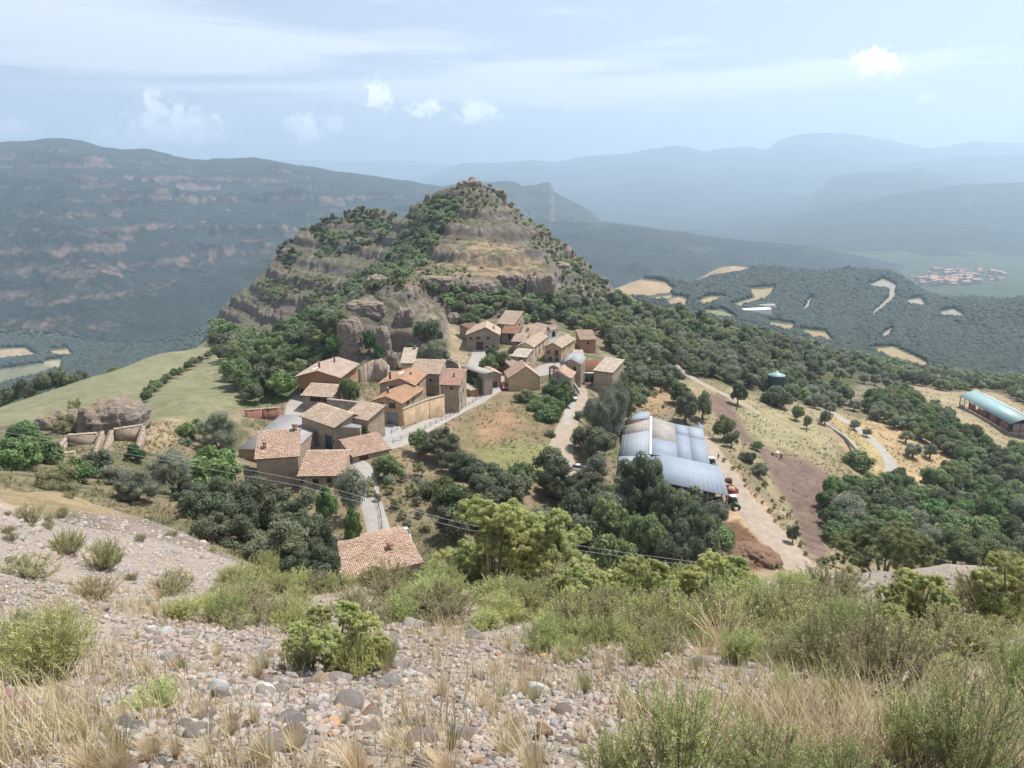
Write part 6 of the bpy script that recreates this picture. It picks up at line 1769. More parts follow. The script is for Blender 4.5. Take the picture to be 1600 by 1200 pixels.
# ---------------------------------------------------------------- trees one can tell apart: kind, pixel x, distance, half width in pixels, top pixel y, label
def spot(px, D, row=620):
    u, _ = ray(px, row)
    return gz(u * D, D)
def TR(kind, px, D, hw, top, label, group=None, parts=True):
    u, t = ray(px, top)
    p = spot(px, D, top + hw)
    h = t * D - p.z
    r = hw * D / F
    if h < r * .9: h = r * .9
    return tree(kind, p, r, label, group, h, parts=parts)
for a in [
    ('bright', 22, 92, 52, 692, 'bright green leafy bush cut by the left edge below the boulder'),
    ('scrub', 88, 80, 45, 722, 'pale green rounded bush in front of the ruin on the left'),
    ('bright', 120, 88, 34, 712, 'leafy green bush right beside the pale rounded bush near the ruin'),
    ('broad', 55, 104, 45, 690, 'mid green tree filling the gap left of the roofless ruin'),
    ('bright', 40, 124, 30, 652, 'green bush on the rock shelf where the cables enter the picture'),
    ('scrub', 105, 128, 34, 655, 'grey green bush growing on top of the long rock shelf'),
    ('scrub', 116, 150, 14, 615, 'lone thin bush on the crest left of the huge boulder'),
    ('ivy', 70, 108, 16, 690, 'dark ivy heap on the left end of the ruin'),
    ('oak', 155, 95, 30, 700, 'dark green tree growing out of the ruin beside the grey olive'),
    ('ivy', 212, 112, 22, 692, 'ivy covering the right outer wall of the ruin'),
    ('olivebig', 215, 84, 42, 732, 'lowest of the grey green olives left of the big oaks, its trunk bare'),
    ('olivebig', 268, 92, 45, 698, 'large rounded olive right of the roofless ruin'),
    ('olive', 180, 91, 30, 722, 'thin grey olive with brownish twigs in front of the ruin'),
    ('bright', 330, 104, 56, 692, 'broad bright green fig tree left of the tall narrow house'),
    ('olivebig', 340, 130, 40, 640, 'big grey olive left of the wide grey concrete roof'),
    ('broad', 300, 134, 26, 652, 'green tree tucked behind the big olive by the concrete roof'),
    ('olive', 290, 128, 16, 690, 'small grey bush at the foot of the big olive by the concrete roof'),
    ('oakbig', 330, 84, 54, 772, 'holm oak at the left end of the big dark cluster'),
    ('oakbig', 398, 87, 70, 742, 'tallest holm oak of the dark cluster, below the tall narrow house'),
    ('oakbig', 470, 86, 62, 765, 'holm oak under the low pink roofed house'),
    ('oakbig', 505, 79, 34, 815, 'holm oak touching the left edge of the cottage roof'),
    ('oakbig', 432, 76, 66, 812, 'nearest holm oak in the middle of the dark cluster'),
    ('oakbig', 360, 78, 58, 812, 'low holm oak at the front left of the dark cluster'),
    ('oakbig', 485, 74, 54, 850, 'lowest holm oak of the cluster, beside the cottage wall'),
    ('oakbig', 300, 88, 34, 796, 'holm oak at the far left foot of the dark cluster, by the pole fence'),
    ('oakbig', 440, 90, 50, 770, 'holm oak filling the back of the dark cluster, below the stone wall'),
    ('bright', 508, 100, 21, 752, 'yellow green sapling below the low pink roofed house'),
    ('olive', 548, 110, 36, 722, 'airy grey green tree overhanging the lower lane'),
    ('bright', 548, 99, 20, 790, 'green shrub beside the lower lane ramp'),
    ('bright', 588, 84, 42, 884, 'bright green leafy tree in front of the cottage eave'),
    ('bright', 632, 84, 18, 898, 'small bright green bush at the right end of the cottage eave'),
    ('broadbig', 605, 127, 30, 706, 'dark rounded tree in front of the striped tile barn'),
    ('olive', 663, 120, 26, 752, 'pale grey olive by the dry grass right of the lane'),
    ('broad', 655, 142, 26, 668, 'light green tree below the road railing'),
    ('oakbig', 690, 139, 40, 664, 'dark oak under the road railing beside the dry meadow'),
    ('oakbig', 722, 132, 42, 700, 'round dark oak at the left edge of the dry meadow'),
    ('oakbig', 768, 127, 42, 720, 'dark oak behind the big yellow green juniper'),
    ('oak', 805, 125, 30, 728, 'dark oak at the lower tip of the dry meadow'),
    ('broad', 690, 120, 34, 765, 'mid green tree between the grey olive and the oaks'),
    ('oak', 735, 112, 38, 770, 'dark oak hidden behind the left half of the big juniper'),
    ('oakbig', 872, 131, 38, 722, 'dark oak left of the half hidden white car'),
    ('oakbig', 918, 126, 42, 745, 'dark oak just below the half hidden white car'),
    ('broadbig', 950, 118, 42, 770, 'dark green tree between the white car and the farm shed'),
    ('oakbig', 1000, 133, 46, 702, 'round oak overlapping the left corner of the metal farm shed'),
    ('oakbig', 1042, 126, 40, 748, 'dark oak under the front eave of the farm shed'),
    ('oakbig', 1092, 122, 38, 782, 'dark oak nearest the open front of the farm shed'),
    ('broadbig', 1010, 112, 48, 790, 'green tree in the hollow below the farm shed'),
    ('oakbig', 1062, 108, 50, 815, 'grey green oak just above the brown heap of earth'),
    ('oak', 900, 110, 46, 800, 'dark oak right of the big juniper'),
    ('broad', 958, 104, 48, 825, 'broad tree in the hollow above the shrub line'),
    ('oak', 1112, 112, 26, 825, 'small oak left of the brown heap of earth'),
    ('oakbig', 926, 157, 40, 658, 'dark round oak right of the dirt track'),
    ('olivebig', 943, 168, 38, 602, 'large grey green tree covering the barn beside the green gate'),
    ('broad', 975, 182, 22, 580, 'green tree behind the large grey green tree by the barn'),
    ('olivebig', 962, 175, 34, 576, 'grey green crown rising above the pale barn roof'),
    ('olive', 905, 178, 12, 640, 'small olive at the fork of the dirt track'),
    ('broad', 822, 186, 21, 618, 'dark green shrub under the ochre gable wall'),
    ('broad', 850, 183, 20, 622, 'bright shrub right of the ochre gable wall'),
    ('bright', 870, 178, 18, 624, 'light green garden tree beside the narrow lane'),
    ('broad', 856, 172, 26, 640, 'broad green bush at the top corner of the dry meadow'),
    ('broad', 880, 190, 22, 594, 'dark green bush below the chapel'),
    ('broad', 860, 190, 16, 590, 'tall dark shrub between the ochre house and the chapel'),
    ('bright', 885, 186, 14, 610, 'bright green bush beside the white van'),
    ('broad', 838, 178, 18, 634, 'dark green bush between the bushes under the ochre gable'),
    ('olive', 860, 161, 13, 670, 'small dark olive on the right edge of the dry meadow'),
    ('broadbig', 546, 172, 19, 586, 'single round dark green tree between the orange villa and the farmyard'),
    ('bright', 582, 152, 9, 656, 'small green shrub at the farmyard wall'),
    ('bright', 571, 148, 8, 668, 'tiny green shrub beside the lamp in the farmyard'),
    ('broad', 762, 212, 18, 551, 'light green round tree above the long grey carport'),
    ('broad', 784, 216, 17, 545, 'dark green tree behind the red car'),
    ('broad', 768, 224, 13, 539, 'dark tree in front of the broad barn door house'),
    ('ivy', 738, 197, 14, 580, 'ivy hanging over the front of the long carport'),
    ('bright', 748, 193, 9, 588, 'bright vine beside the little orange timber shed'),
    ('olivebig', 680, 206, 31, 526, 'spreading grey green tree on the slope behind the beige roof'),
    ('bright', 684, 196, 13, 556, 'bright green bush below the spreading tree'),
    ('broad', 652, 208, 12, 545, 'dark shrub left of the whitish mossy roof'),
    ('broad', 712, 205, 9, 580, 'green bush at the curved wall of the carport'),
    ('ivy', 576, 224, 15, 508, 'dark ivy filling the cleft between the two rock pillars'),
    ('ivy', 590, 218, 12, 535, 'ivy tongue hanging at the foot of the right rock pillar'),
    ('ivy', 640, 222, 10, 535, 'ivy at the base of the stout rock buttress'),
    ('oak', 665, 226, 22, 490, 'dark shrub beside the stout rock buttress'),
    ('oak', 682, 234, 14, 510, 'dark bush above the spreading grey green tree'),
    ('broad', 626, 262, 9, 432, 'dark bush right of the flat topped crag'),
    ('oak', 1072, 200, 23, 612, 'green tree right behind the farm shed ridge'),
    ('broad', 1063, 214, 20, 592, 'tree behind the shed, left of the path'),
    ('oak', 1100, 205, 18, 608, 'grey green oak behind the feed silo'),
    ('oak', 1055, 232, 16, 576, 'small oak at the upper edge of the dry slope'),
    ('oak', 1154, 224, 15, 597, 'single round oak on the dry slope left of the pasture'),
    ('broad', 1132, 190, 18, 645, 'leafy tree on the bank above the farm track'),
    ('oak', 1143, 184, 14, 668, 'small dark tree below the leafy tree on the bank'),
    ('broad', 1183, 188, 11, 687, 'small green tree at the edge of the bare brown soil'),
    ('oak', 1168, 176, 17, 703, 'dark oak on the bank beside the farm track'),
    ('olive', 1186, 170, 20, 720, 'grey green olive on the bank above the farm track'),
    ('oak', 1214, 238, 30, 600, 'broad dark oak at the top of the yellow pasture'),
    ('broad', 1246, 222, 12, 632, 'thin tree at the upper right of the pasture'),
    ('olive', 1262, 214, 10, 646, 'bare twiggy small tree beside the concrete channel'),
    ('broad', 1339, 196, 28, 702, 'round dark green tree at the bend of the paved lane'),
    ('oak', 1240, 136, 12, 818, 'young dark pine at the lower end of the bare soil'),
    ('oak', 1290, 225, 12, 640, 'dark oak between pasture and paved lane'),
]:
    TR(*a)
# the olive grove
for (px, by, hw) in [(1370, 657, 16), (1397, 670, 13), (1411, 660, 10), (1335, 672, 10), (1354, 683, 9), (1426, 715, 16), (1415, 692, 12), (1452, 716, 14), (1437, 687, 12), (1482, 712, 14), (1472, 692, 13), (1479, 733, 7), (1296, 646, 12), (1312, 635, 10), (1334, 642, 12)]:
    p = hit(px, by, 120)
    r = hw * p.y / F * 1.15
    tree('olive', p, r, 'round grey olive standing alone on the tan ground by the paved lane', 'olives of the tan grove', r * 1.75)
for (px, by, hw) in [(1367, 602, 11), (1350, 600, 11), (1385, 608, 10), (1378, 596, 10), (1400, 612, 9), (1420, 618, 10), (1330, 590, 11), (1310, 596, 11), (1350, 585, 10), (1430, 626, 10), (1300, 580, 10), (1280, 590, 11), (1268, 578, 10), (1255, 570, 10), (1375, 584, 9), (1395, 596, 9), (1320, 575, 9), (1225, 590, 12), (1250, 610, 12), (1275, 620, 12), (1460, 640, 11)]:
    p = hit(px, by, 150)
    r = hw * p.y / F * 1.1
    tree('olive', p, r, 'grey olive in the crowded grove beyond the paved lane', 'olives of the upper grove', r * 1.9)
# ---------------------------------------------------------------- woods: outline in the photo, near, far, spacing (m), kinds, radius range, label, group
def wood(poly, d0, d1, step, kinds, rr, label, group, seed, dens=1.0, parts=False, cap=400, hf=1.75, clump=None):
    rg = random.Random(seed)
    xs = [q[0] for q in poly]; ys = [q[1] for q in poly]
    got = []
    # candidate points over the visible ground
    tries = 0
    while tries < 5000 and len(got) < cap:
        tries += 1
        px, py = rg.uniform(min(xs), max(xs)), rg.uniform(min(ys), max(ys))
        if not inpoly(np.array([px]), np.array([py]), poly)[0]:
            continue
        p = hit(px, py, d0, d1)
        if p.y >= d1 * .995 or rg.random() > dens:
            continue
        if clump is not None and float(fbm(np.array([p.x / 14]), np.array([p.y / 14]), 29, 3)[0]) < clump + rg.uniform(-.12, .12):
            continue
        r = rg.uniform(*rr)
        if any((p.x - q[0].x) ** 2 + (p.y - q[0].y) ** 2 < (step * (r + q[1])) ** 2 for q in got):
            continue
        got.append((p, r))
    for p, r in got:
        k = rg.choice(kinds)
        WOOD.append((r * F / p.y, k, p, r, label, group, r * rg.uniform(hf - .25, hf + .2), parts, (rg.uniform(.85, 1.2), rg.uniform(.85, 1.1))))
    return len(got)
WOOD = []
nt = 0
nt += wood([(345, 562), (420, 535), (490, 500), (535, 515), (520, 570), (478, 590), (440, 622), (385, 642), (362, 600), (366, 572)], 170, 430, .62, ['broad', 'broad', 'bright', 'oak'], (2.6, 5.0), 'leafy tree in the green wood below the left cliffs', 'trees of the green wood', 1)
nt += wood([(330, 505), (350, 515), (420, 528), (360, 545), (330, 540)], 300, 470, .6, ['oak', 'broad'], (2.5, 4), 'dark tree at the foot of the left cliff above the corn field', 'trees under the left cliff', 2)
nt += wood([(600, 410), (640, 345), (690, 302), (722, 318), (690, 365), (665, 415), (585, 455), (560, 470), (520, 500), (500, 490), (560, 430)], 250, 460, .42, ['oak', 'oak', 'broad'], (1.6, 3.2), 'small tree in the green gully left of the summit', 'trees of the gully', 3, hf=1.4)
nt += wood([(430, 395), (480, 348), (560, 325), (620, 335), (604, 372), (530, 400), (450, 425)], 380, 530, .6, ['oak', 'pine', 'broad'], (1.4, 2.8), 'low tree scattered over the left summit', 'trees of the left summit', 4, hf=1.5, clump=.02)
nt += wood([(400, 440), (520, 430), (560, 420), (520, 470), (420, 480)], 300, 500, .7, ['oak', 'broad', 'scrub'], (.7, 2.2), 'bush clinging to the ledges of the left cliffs', 'bushes on the left cliffs', 5, hf=1.3, clump=.02)
nt += wood([(715, 285), (760, 282), (790, 300), (840, 340), (900, 395), (945, 440), (900, 440), (830, 400), (760, 350), (700, 350), (690, 320)], 300, 430, .9, ['oak', 'scrub', 'broad', 'scrub'], (.6, 2.0), 'dark bush dotted on the ledges below the summit', 'bushes below the summit', 6, hf=1.4, clump=.02)
nt += wood([(660, 450), (720, 455), (770, 450), (850, 470), (900, 465), (905, 500), (820, 492), (760, 498), (735, 520), (700, 480)], 240, 330, .62, ['oak', 'broad', 'broad'], (1.8, 3.6), 'green tree along the cliff foot above the village', 'trees of the cliff foot', 7)
nt += wood([(800, 488), (900, 470), (960, 470), (1010, 490), (1030, 530), (1042, 575), (1050, 610), (1000, 608), (968, 565), (940, 520), (900, 520), (880, 505), (820, 505)], 205, 400, .64, ['broad', 'oak', 'broad', 'oak', 'olive'], (2.4, 4.6), 'tree on the steep slope right of the village', 'trees right of the village', 8)
nt += wood([(600, 400), (760, 360), (900, 400), (960, 460), (900, 480), (760, 470), (640, 470), (560, 500)], 225, 420, 1.3, ['scrub', 'oak', 'scrub'], (.5, 1.3), 'low grey green bush on the ledges above the village', 'bushes above the village', 24, hf=1.2, clump=.02)
nt += wood([(960, 590), (1000, 608), (1012, 628), (985, 640)], 180, 260, .75, ['oak', 'broad'], (2, 3.4), 'tree between the village and the dry slope', 'trees beside the dry slope', 9)
nt += wood([(860, 395), (940, 440), (985, 475), (940, 470), (880, 440)], 300, 430, 1.1, ['oak'], (1.4, 2.8), 'dark oak on the right ridge of the rocky hill', 'oaks of the right ridge', 10, hf=1.5)
nt += wood([(1022, 498), (1060, 492), (1130, 505), (1200, 525), (1290, 553), (1350, 572), (1300, 578), (1236, 596), (1200, 612), (1150, 604), (1090, 590), (1050, 560), (1036, 530)], 230, 560, .66, ['oak', 'oak', 'broad', 'oak', 'olive'], (3.0, 5.2), 'holm oak in the dense wood right of the hill', 'oaks of the dense wood', 11, cap=230)
nt += wood([(1190, 600), (1240, 596), (1300, 612), (1330, 632), (1280, 640), (1230, 622)], 200, 330, .66, ['oak', 'broad', 'olive'], (2.6, 4.2), 'tree crowding round the round water tank', 'trees round the water tank', 12)
nt += wood([(1345, 632), (1400, 622), (1470, 655), (1530, 705), (1600, 722), (1610, 765), (1540, 745), (1450, 695), (1385, 662)], 180, 330, .60, ['oak', 'broad', 'broad'], (2.6, 4.4), 'tree of the hedge between grove and cattle barn', 'trees of the long hedge', 13)
nt += wood([(1290, 800), (1310, 770), (1370, 765), (1420, 780), (1450, 760), (1520, 735), (1620, 745), (1650, 800), (1640, 880), (1480, 890), (1400, 872), (1300, 855)], 110, 220, .68, ['broad', 'oak', 'broadbig', 'broad', 'bright', 'olive'], (2.6, 4.8), 'tree in the dark green wood at the lower right', 'trees of the lower right wood', 14, parts=True)
nt += wood([(1440, 590), (1520, 590), (1620, 595), (1640, 650), (1560, 612), (1480, 612)], 290, 520, .62, ['oak', 'broad', 'oak'], (3, 5), 'tree behind the green roofed cattle barn', 'trees behind the cattle barn', 15)
nt += wood([(1300, 560), (1400, 575), (1480, 590), (1480, 612), (1400, 595), (1330, 575)], 300, 560, .62, ['oak', 'oak', 'broad'], (3, 5), 'oak on the far edge of the upper olive grove', 'oaks beyond the upper grove', 16)
rg = random.Random(170)
for i in range(34):
    px = -40 + i * 6.8 + rg.uniform(-5, 5)
    D = np.interp(px, [-40, 60, 190], [232, 250, 318]) + rg.uniform(0, 42)
    r = rg.uniform(2.6, 4.4)
    tree(rg.choice(['oak', 'broad', 'oak']), gp_row(px, 600, D), r, 'dark tree along the lower edge of the corn field', 'trees below the corn field', r * rg.uniform(1.9, 2.5), parts=False)
nt += wood([(140, 552), (200, 545), (205, 555), (150, 562)], 250, 420, .6, ['oak', 'broad'], (2, 3.4), 'tree at the far left rim of the corn field', 'trees at the field rim', 18)
nt += wood([(1405, 745), (1440, 790), (1410, 800), (1380, 790)], 140, 220, .8, ['broad', 'oak'], (2.4, 3.8), 'tree beside the lower bend of the paved lane', 'trees at the lane bend', 19)
nt += wood([(560, 760), (640, 735), (700, 770), (700, 830), (640, 830)], 95, 140, 1.3, ['scrub', 'olive'], (1.0, 2.0), 'grey bush in the dry grass right of the lower lane', 'bushes in the dry grass', 20)
nt += wood([(860, 740), (1120, 800), (1130, 870), (1040, 880), (860, 860), (700, 850), (700, 800)], 88, 145, .85, ['oak', 'broad', 'oak', 'olive'], (2.6, 4.2), 'tree in the shaded hollow below meadow and shed', 'trees of the hollow', 21, parts=True)
nt += wood([(985, 630), (1050, 640), (1060, 600), (1020, 600)], 180, 260, 2.6, ['scrub'], (.8, 1.5), 'straw coloured bush on the dry slope behind the shed', 'bushes on the dry slope', 22)
nt += wood([(1130, 720), (1180, 780), (1230, 840), (1260, 870), (1240, 800), (1180, 740)], 125, 200, 2.2, ['scrub'], (.5, 1.1), 'small dry bush on the bank between track and bare soil', 'bushes on the bank', 23)
for i, (px, py) in enumerate([(228, 628), (236, 619), (245, 611), (255, 603), (263, 597), (272, 591), (282, 585), (293, 578), (303, 572), (314, 566), (325, 560), (337, 553)]):
    p = hit(px, py, 150)
    tree('broad', p, 1.6 + .5 * ((i * 7) % 3) / 2, 'green shrub in the hedge dividing the two corn fields', 'shrubs of the field hedge', parts=False)
for i in range(9):
    p = hit(215 + i * 14, 553 - i * 3.2, 200)
    tree('oak', p, 1.3, 'small dark bush on the skyline of the corn field', 'bushes on the field skyline', parts=False)
print('WOOD TREES', nt)
def plant_woods():
    used = {}
    for o in C.objects:
        if o.parent is None and o.get('label'):
            n_ = o.name.split('.')[0]; used[n_] = used.get(n_, 0) + 1
    WOOD.sort(key=lambda a: -a[0])
    rest = []
    for a in WOOD:
        n_ = KIND[a[1]]
        if used.get(n_, 0) < 292:
            used[n_] = used.get(n_, 0) + 1
            tree(a[1], a[2], a[3], a[4], a[5], a[6], parts=a[7] and a[0] > 11, sq=a[8])
        else:
            rest.append(a)
    mats = sorted({a[1] for a in rest})
    low = {k: [crown_mesh('low', L[{'oakbig': 'oak', 'broadbig': 'broad', 'olivebig': 'olive'}.get(k, k)], 1200 + 7 * i + len(k), nl=12, leaves=620, leaf=.095, lobe=(.26, .42), spread=.66) for i in range(3)] for k in mats}
    rg_ = np.random.default_rng(17)
    cache = {}
    VV, FF, CC_, MI, off = [], [], [], [], 0
    for a in rest:
        m = low[a[1]][rg_.integers(3)]
        if m.name not in cache:
            v = np.zeros(len(m.vertices) * 3, np.float32); m.vertices.foreach_get('co', v)
            f = np.zeros(len(m.polygons) * 4, np.int32); m.polygons.foreach_get('vertices', f)
            mi = np.zeros(len(m.polygons), np.int32); m.polygons.foreach_get('material_index', mi)
            cl = np.zeros(len(m.vertices) * 4, np.float32); m.attributes['leaf'].data.foreach_get('color', cl)
            cache[m.name] = (v.reshape(-1, 3), f.reshape(-1, 4), mi, cl.reshape(-1, 4))
        v, f, mi, cl = cache[m.name]
        _, k, p, r, _, _, h, _, sq = a
        rz = min(max(r * sq[1] * .92, h * .52), r * 2.2); zc = max(h - rz * .92, rz * .35)
        an = rg_.uniform(0, 6.28); ca, sa = math.cos(an), math.sin(an)
        w_ = np.stack([(v[:, 0] * ca - v[:, 1] * sa) * r * sq[0] + p.x, (v[:, 0] * sa + v[:, 1] * ca) * r + p.y, v[:, 2] * rz + p.z + zc], 1)
        VV.append(w_); FF.append(f + off); off += len(v)
        MI.append(np.where(mi == 1, len(mats), mats.index(k)))
        c2 = cl.copy(); c2[:, :3] *= rg_.uniform(.72, 1.3); CC_.append(c2)
    me = np_mesh('woodland', np.concatenate(VV), np.concatenate(FF), False, [L[{'oakbig': 'oak', 'broadbig': 'broad', 'olivebig': 'olive'}.get(k, k)] for k in mats] + [CORE], np.concatenate(CC_), 'leaf', np.concatenate(MI))
    tag(link('woodland', me), 'far smaller trees of the woods and hillsides round the village', 'woodland', kind='stuff')
    print('WOOD REST', len(rest))
plant_woods()
# ---------------------------------------------------------------- far woodland: crowns beyond counting on the valley slopes
def far_wood():
    rg = np.random.default_rng(5)
    N = 200000
    pxs = rg.uniform(-150, 1750, N); pys = rg.uniform(405, 640, N)
    keepV = []
    iu = np.clip(((pxs - 800) / F / (CT + (600 - pys) / F * ST) - LU[0]) / (LU[1] - LU[0]), 0, len(LU) - 1).astype(int)
    a = (600 - pys) / F
    tt = (-ST + a * CT) / (CT + a * ST); uu = (pxs - 800) / F / (CT + a * ST)
    j0 = int(np.searchsorted(LV, math.log(470)))
    LTs = LT[j0:]
    # first terrain sample above the ray, beyond 470 m, provided nothing nearer hides it
    mx_near = LT[:j0].max(0)
    X, Y = [], []
    for k in range(N):
        col = LTs[:, iu[k]]
        if mx_near[iu[k]] > tt[k] + .004:
            continue
        ok = col >= tt[k]
        if not ok.any(): continue
        j = int(ok.argmax())
        y = math.exp(LV[j0 + j])
        if y > 2300: continue
        X.append(uu[k] * y); Y.append(y)
    X = np.array(X); Y = np.array(Y)
    Z = np.array([ground(a_, b_) for a_, b_ in zip(X, Y)])
    c = paint(X, Y, Z, np.ones(len(X)))
    px, py = to_px(X, Y, Z)
    clear = np.zeros(len(X), bool)
    for poly, d0, d1, cc, soft, nn in PAINT:
        if d1 > 1400 or max(cc) > .3:
            clear |= (polydist(px, py, poly) > -3.2) & (Y > d0) & (Y < d1)
    clear |= (polydist(px, py, HILL) > -6) & (Y < 640)
    k = ~clear
    X, Y, Z = X[k], Y[k], Z[k]
    # thin by density: keep spacing with a hash grid
    cell = {}
    sel = []
    for i in range(len(X)):
        g_ = max(4.0, Y[i] * .0024)
        key = (int(X[i] // g_), int(Y[i] // g_), int(math.log(Y[i]) * 4))
        if key in cell: continue
        cell[key] = 1; sel.append(i)
    X, Y, Z = X[sel], Y[sel], Z[sel]
    n_ = len(X)
    iv, jf = ICO1 
    r = rg.uniform(2.6, 4.6, n_) * np.clip(Y / 900, .9, 1.5)
    base = np.stack([X, Y, Z + r * .75], 1)
    jit = rg.uniform(.72, 1.22, (n_, len(iv), 1))
    base[:, 2] -= r * .25
    V = base[:, None, :] + iv[None] * jit * r[:, None, None] * np.array([1, 1, .95])
    Fc = (jf[None] + (np.arange(n_) * len(iv))[:, None, None]).reshape(-1, 3)
    col = np.repeat(rg.uniform(.65, 1.3, n_), len(iv))
    cc = np.ones((n_ * len(iv), 4)); cc[:, :3] = col[:, None]
    me = np_mesh('far_woodland', V.reshape(-1, 3), Fc, True, L['far'], cc, 'leaf')
    print('FAR WOOD', n_)
    tag(link('far_woodland', me), 'dark woodland covering the distant valley slopes', 'woodland', kind='stuff')
far_wood()
# ---------------------------------------------------------------- town and buildings in the valley
def block_mesh(name, w_, d_, h_, rise, wallm, roofm):
    V = [(-w_, -d_, -3), (w_, -d_, -3), (w_, d_, -3), (-w_, d_, -3), (-w_, -d_, h_), (w_, -d_, h_), (w_, d_, h_), (-w_, d_, h_), (-w_, 0, h_ + rise), (w_, 0, h_ + rise)]
    Fc = [(0, 1, 5, 4), (1, 2, 6, 9, 5), (2, 3, 7, 6), (3, 0, 4, 8, 7), (4, 5, 9, 8), (6, 7, 8, 9)]
    me = bpy.data.meshes.new(name); me.from_pydata(V, [], Fc)
    me.materials.append(wallm); me.materials.append(roofm)
    for i in (4, 5): me.polygons[i].material_index = 1
    return me
tm = [block_mesh('town_house', 7, 5, 8, 2.5, M['cream'], M['orange_roof'] if 'orange_roof' in M else simple('town_tiles', (.40, .22, .15), .9, .2, .1)), block_mesh('town_house', 10, 6, 9, 3.5, M['brickpale'], simple('town_tiles', (.42, .25, .18), .9, .2, .1)), block_mesh('town_house', 6, 5, 6, 2, M['brickpale'], simple('town_tiles', (.36, .2, .15), .9, .2, .1))]
rg = random.Random(3)
TOWNP = [(1418, 432), (1470, 421), (1530, 424), (1580, 428), (1560, 440), (1500, 446), (1440, 445)]
for i in range(95):
    while True:
        px, py = rg.uniform(1415, 1585), rg.uniform(420, 447)
        if inpoly(np.array([px]), np.array([py]), TOWNP)[0]: break
    u, t = ray(px, py)
    y = -323 / t
    o = link('town_house', rg.choice(tm)); o.location = (u * y, y, -324); o.rotation_euler = (0, 0, rg.uniform(-.5, .5))
    s_ = rg.uniform(.8, 1.4); o.scale = (s_, s_, s_)
    tag(o, 'tiny pale house of the hazy town in the right of the valley', 'house', 'houses of the valley town')
p = hit(1185, 486, 600)
wm = [block_mesh('factory_hall', 30, 7, 6, 2, M['white'], M['white']), block_mesh('factory_hall', 22, 6, 5, 2, M['white'], M['pale'])]
for k, (px, py, lab) in enumerate(((1172, 490, 'long white hall of the works in the valley, the lower of the pair'), (1190, 482, 'long white hall of the works in the valley, the upper of the pair'))):
    p = hit(px, py, 600); o = link('factory_hall', wm[k]); o.location = p; o.rotation_euler = (0, 0, R(18)); tag(o, lab, 'hall')

# tufts of dry grass and low herbs over the open ground of the middle distance
def mid_tufts():
    rg_ = np.random.default_rng(63)
    V, Fc, Cc, MI = [], [], [], []
    n_ = 0
    RP = np.concatenate([np.concatenate([a, b[:, None]], 1) for a, b in ROADPTS])
    HB = []
    for e, W_, Dp, H, yaw, zb in HOUSES.values():
        HB.append((e.location.x, e.location.y, math.cos(yaw), math.sin(yaw), W_, Dp))
    soil = [p for p in PAINT if p[3] == (.175, .122, .10)][0][0]
    for i in range(26000):
        px, py = rg_.uniform(0, 1600), rg_.uniform(555, 880)
        u, t = ray(px, py)
        iu = min(max(int(round((u - LU[0]) / (LU[1] - LU[0]))), 0), len(LU) - 1)
        j0 = 1000
        j0 = int(np.searchsorted(LV, math.log(62.0)))
        ok = np.nonzero(LT[j0:, iu] >= t)[0]
        if not len(ok): continue
        y = math.exp(LV[j0 + ok[0]])
        if y > 340 or y < 64: continue
        x = u * y
        if float(fbm(np.array([x / 9]), np.array([y / 9]), 71, 3)[0]) < rg_.uniform(-.5, .3): continue
        if (np.hypot(RP[:, 0] - x, RP[:, 1] - y) < RP[:, 2] + .2).any(): continue
        if inpoly(np.array([px]), np.array([py]), soil)[0] and rg_.uniform() < .93: continue
        if px < 400 and py < 660: continue
        if any(-1 < (x - a) * c + (y - b) * s_ < w_ + 1 and -1 < -(x - a) * s_ + (y - b) * c < d_ + 1 for a, b, c, s_, w_, d_ in HB): continue
        z = ground(x, y)
        gsel = rg_.uniform() < .3
        tone = rg_.uniform(.6, 1.2)
        hh = rg_.uniform(.25, .7)
        for b in range(7):
            a = rg_.uniform(0, 6.283); o_ = rg_.uniform(.2, .8) * hh; h_ = hh * rg_.uniform(.5, 1)
            d = np.array([math.cos(a), math.sin(a), 0]); s_ = np.array([-d[1], d[0], 0]) * (.03 + .00022 * y)
            p0 = np.array([x, y, z - .05]) + d * .08; p1 = p0 + d * o_ + np.array([0, 0, h_])
            V += [p0 - s_, p0 + s_, p1 + s_ * .5, p1 - s_ * .5]
            Fc.append((n_, n_ + 1, n_ + 2, n_ + 3)); MI.append(1 if gsel else 0); Cc += [tone] * 4; n_ += 4
    cc = np.ones((len(V), 4)); cc[:, :3] = np.array(Cc)[:, None]
    tag(link('dry_grass', np_mesh('dry_grass', np.array(V), np.array(Fc), False, [L['drygreen'], L['scrub']], cc, 'leaf', np.array(MI))), 'tufts of dry grass and herbs over the open slopes round the village', 'grass', kind='stuff')
mid_tufts()

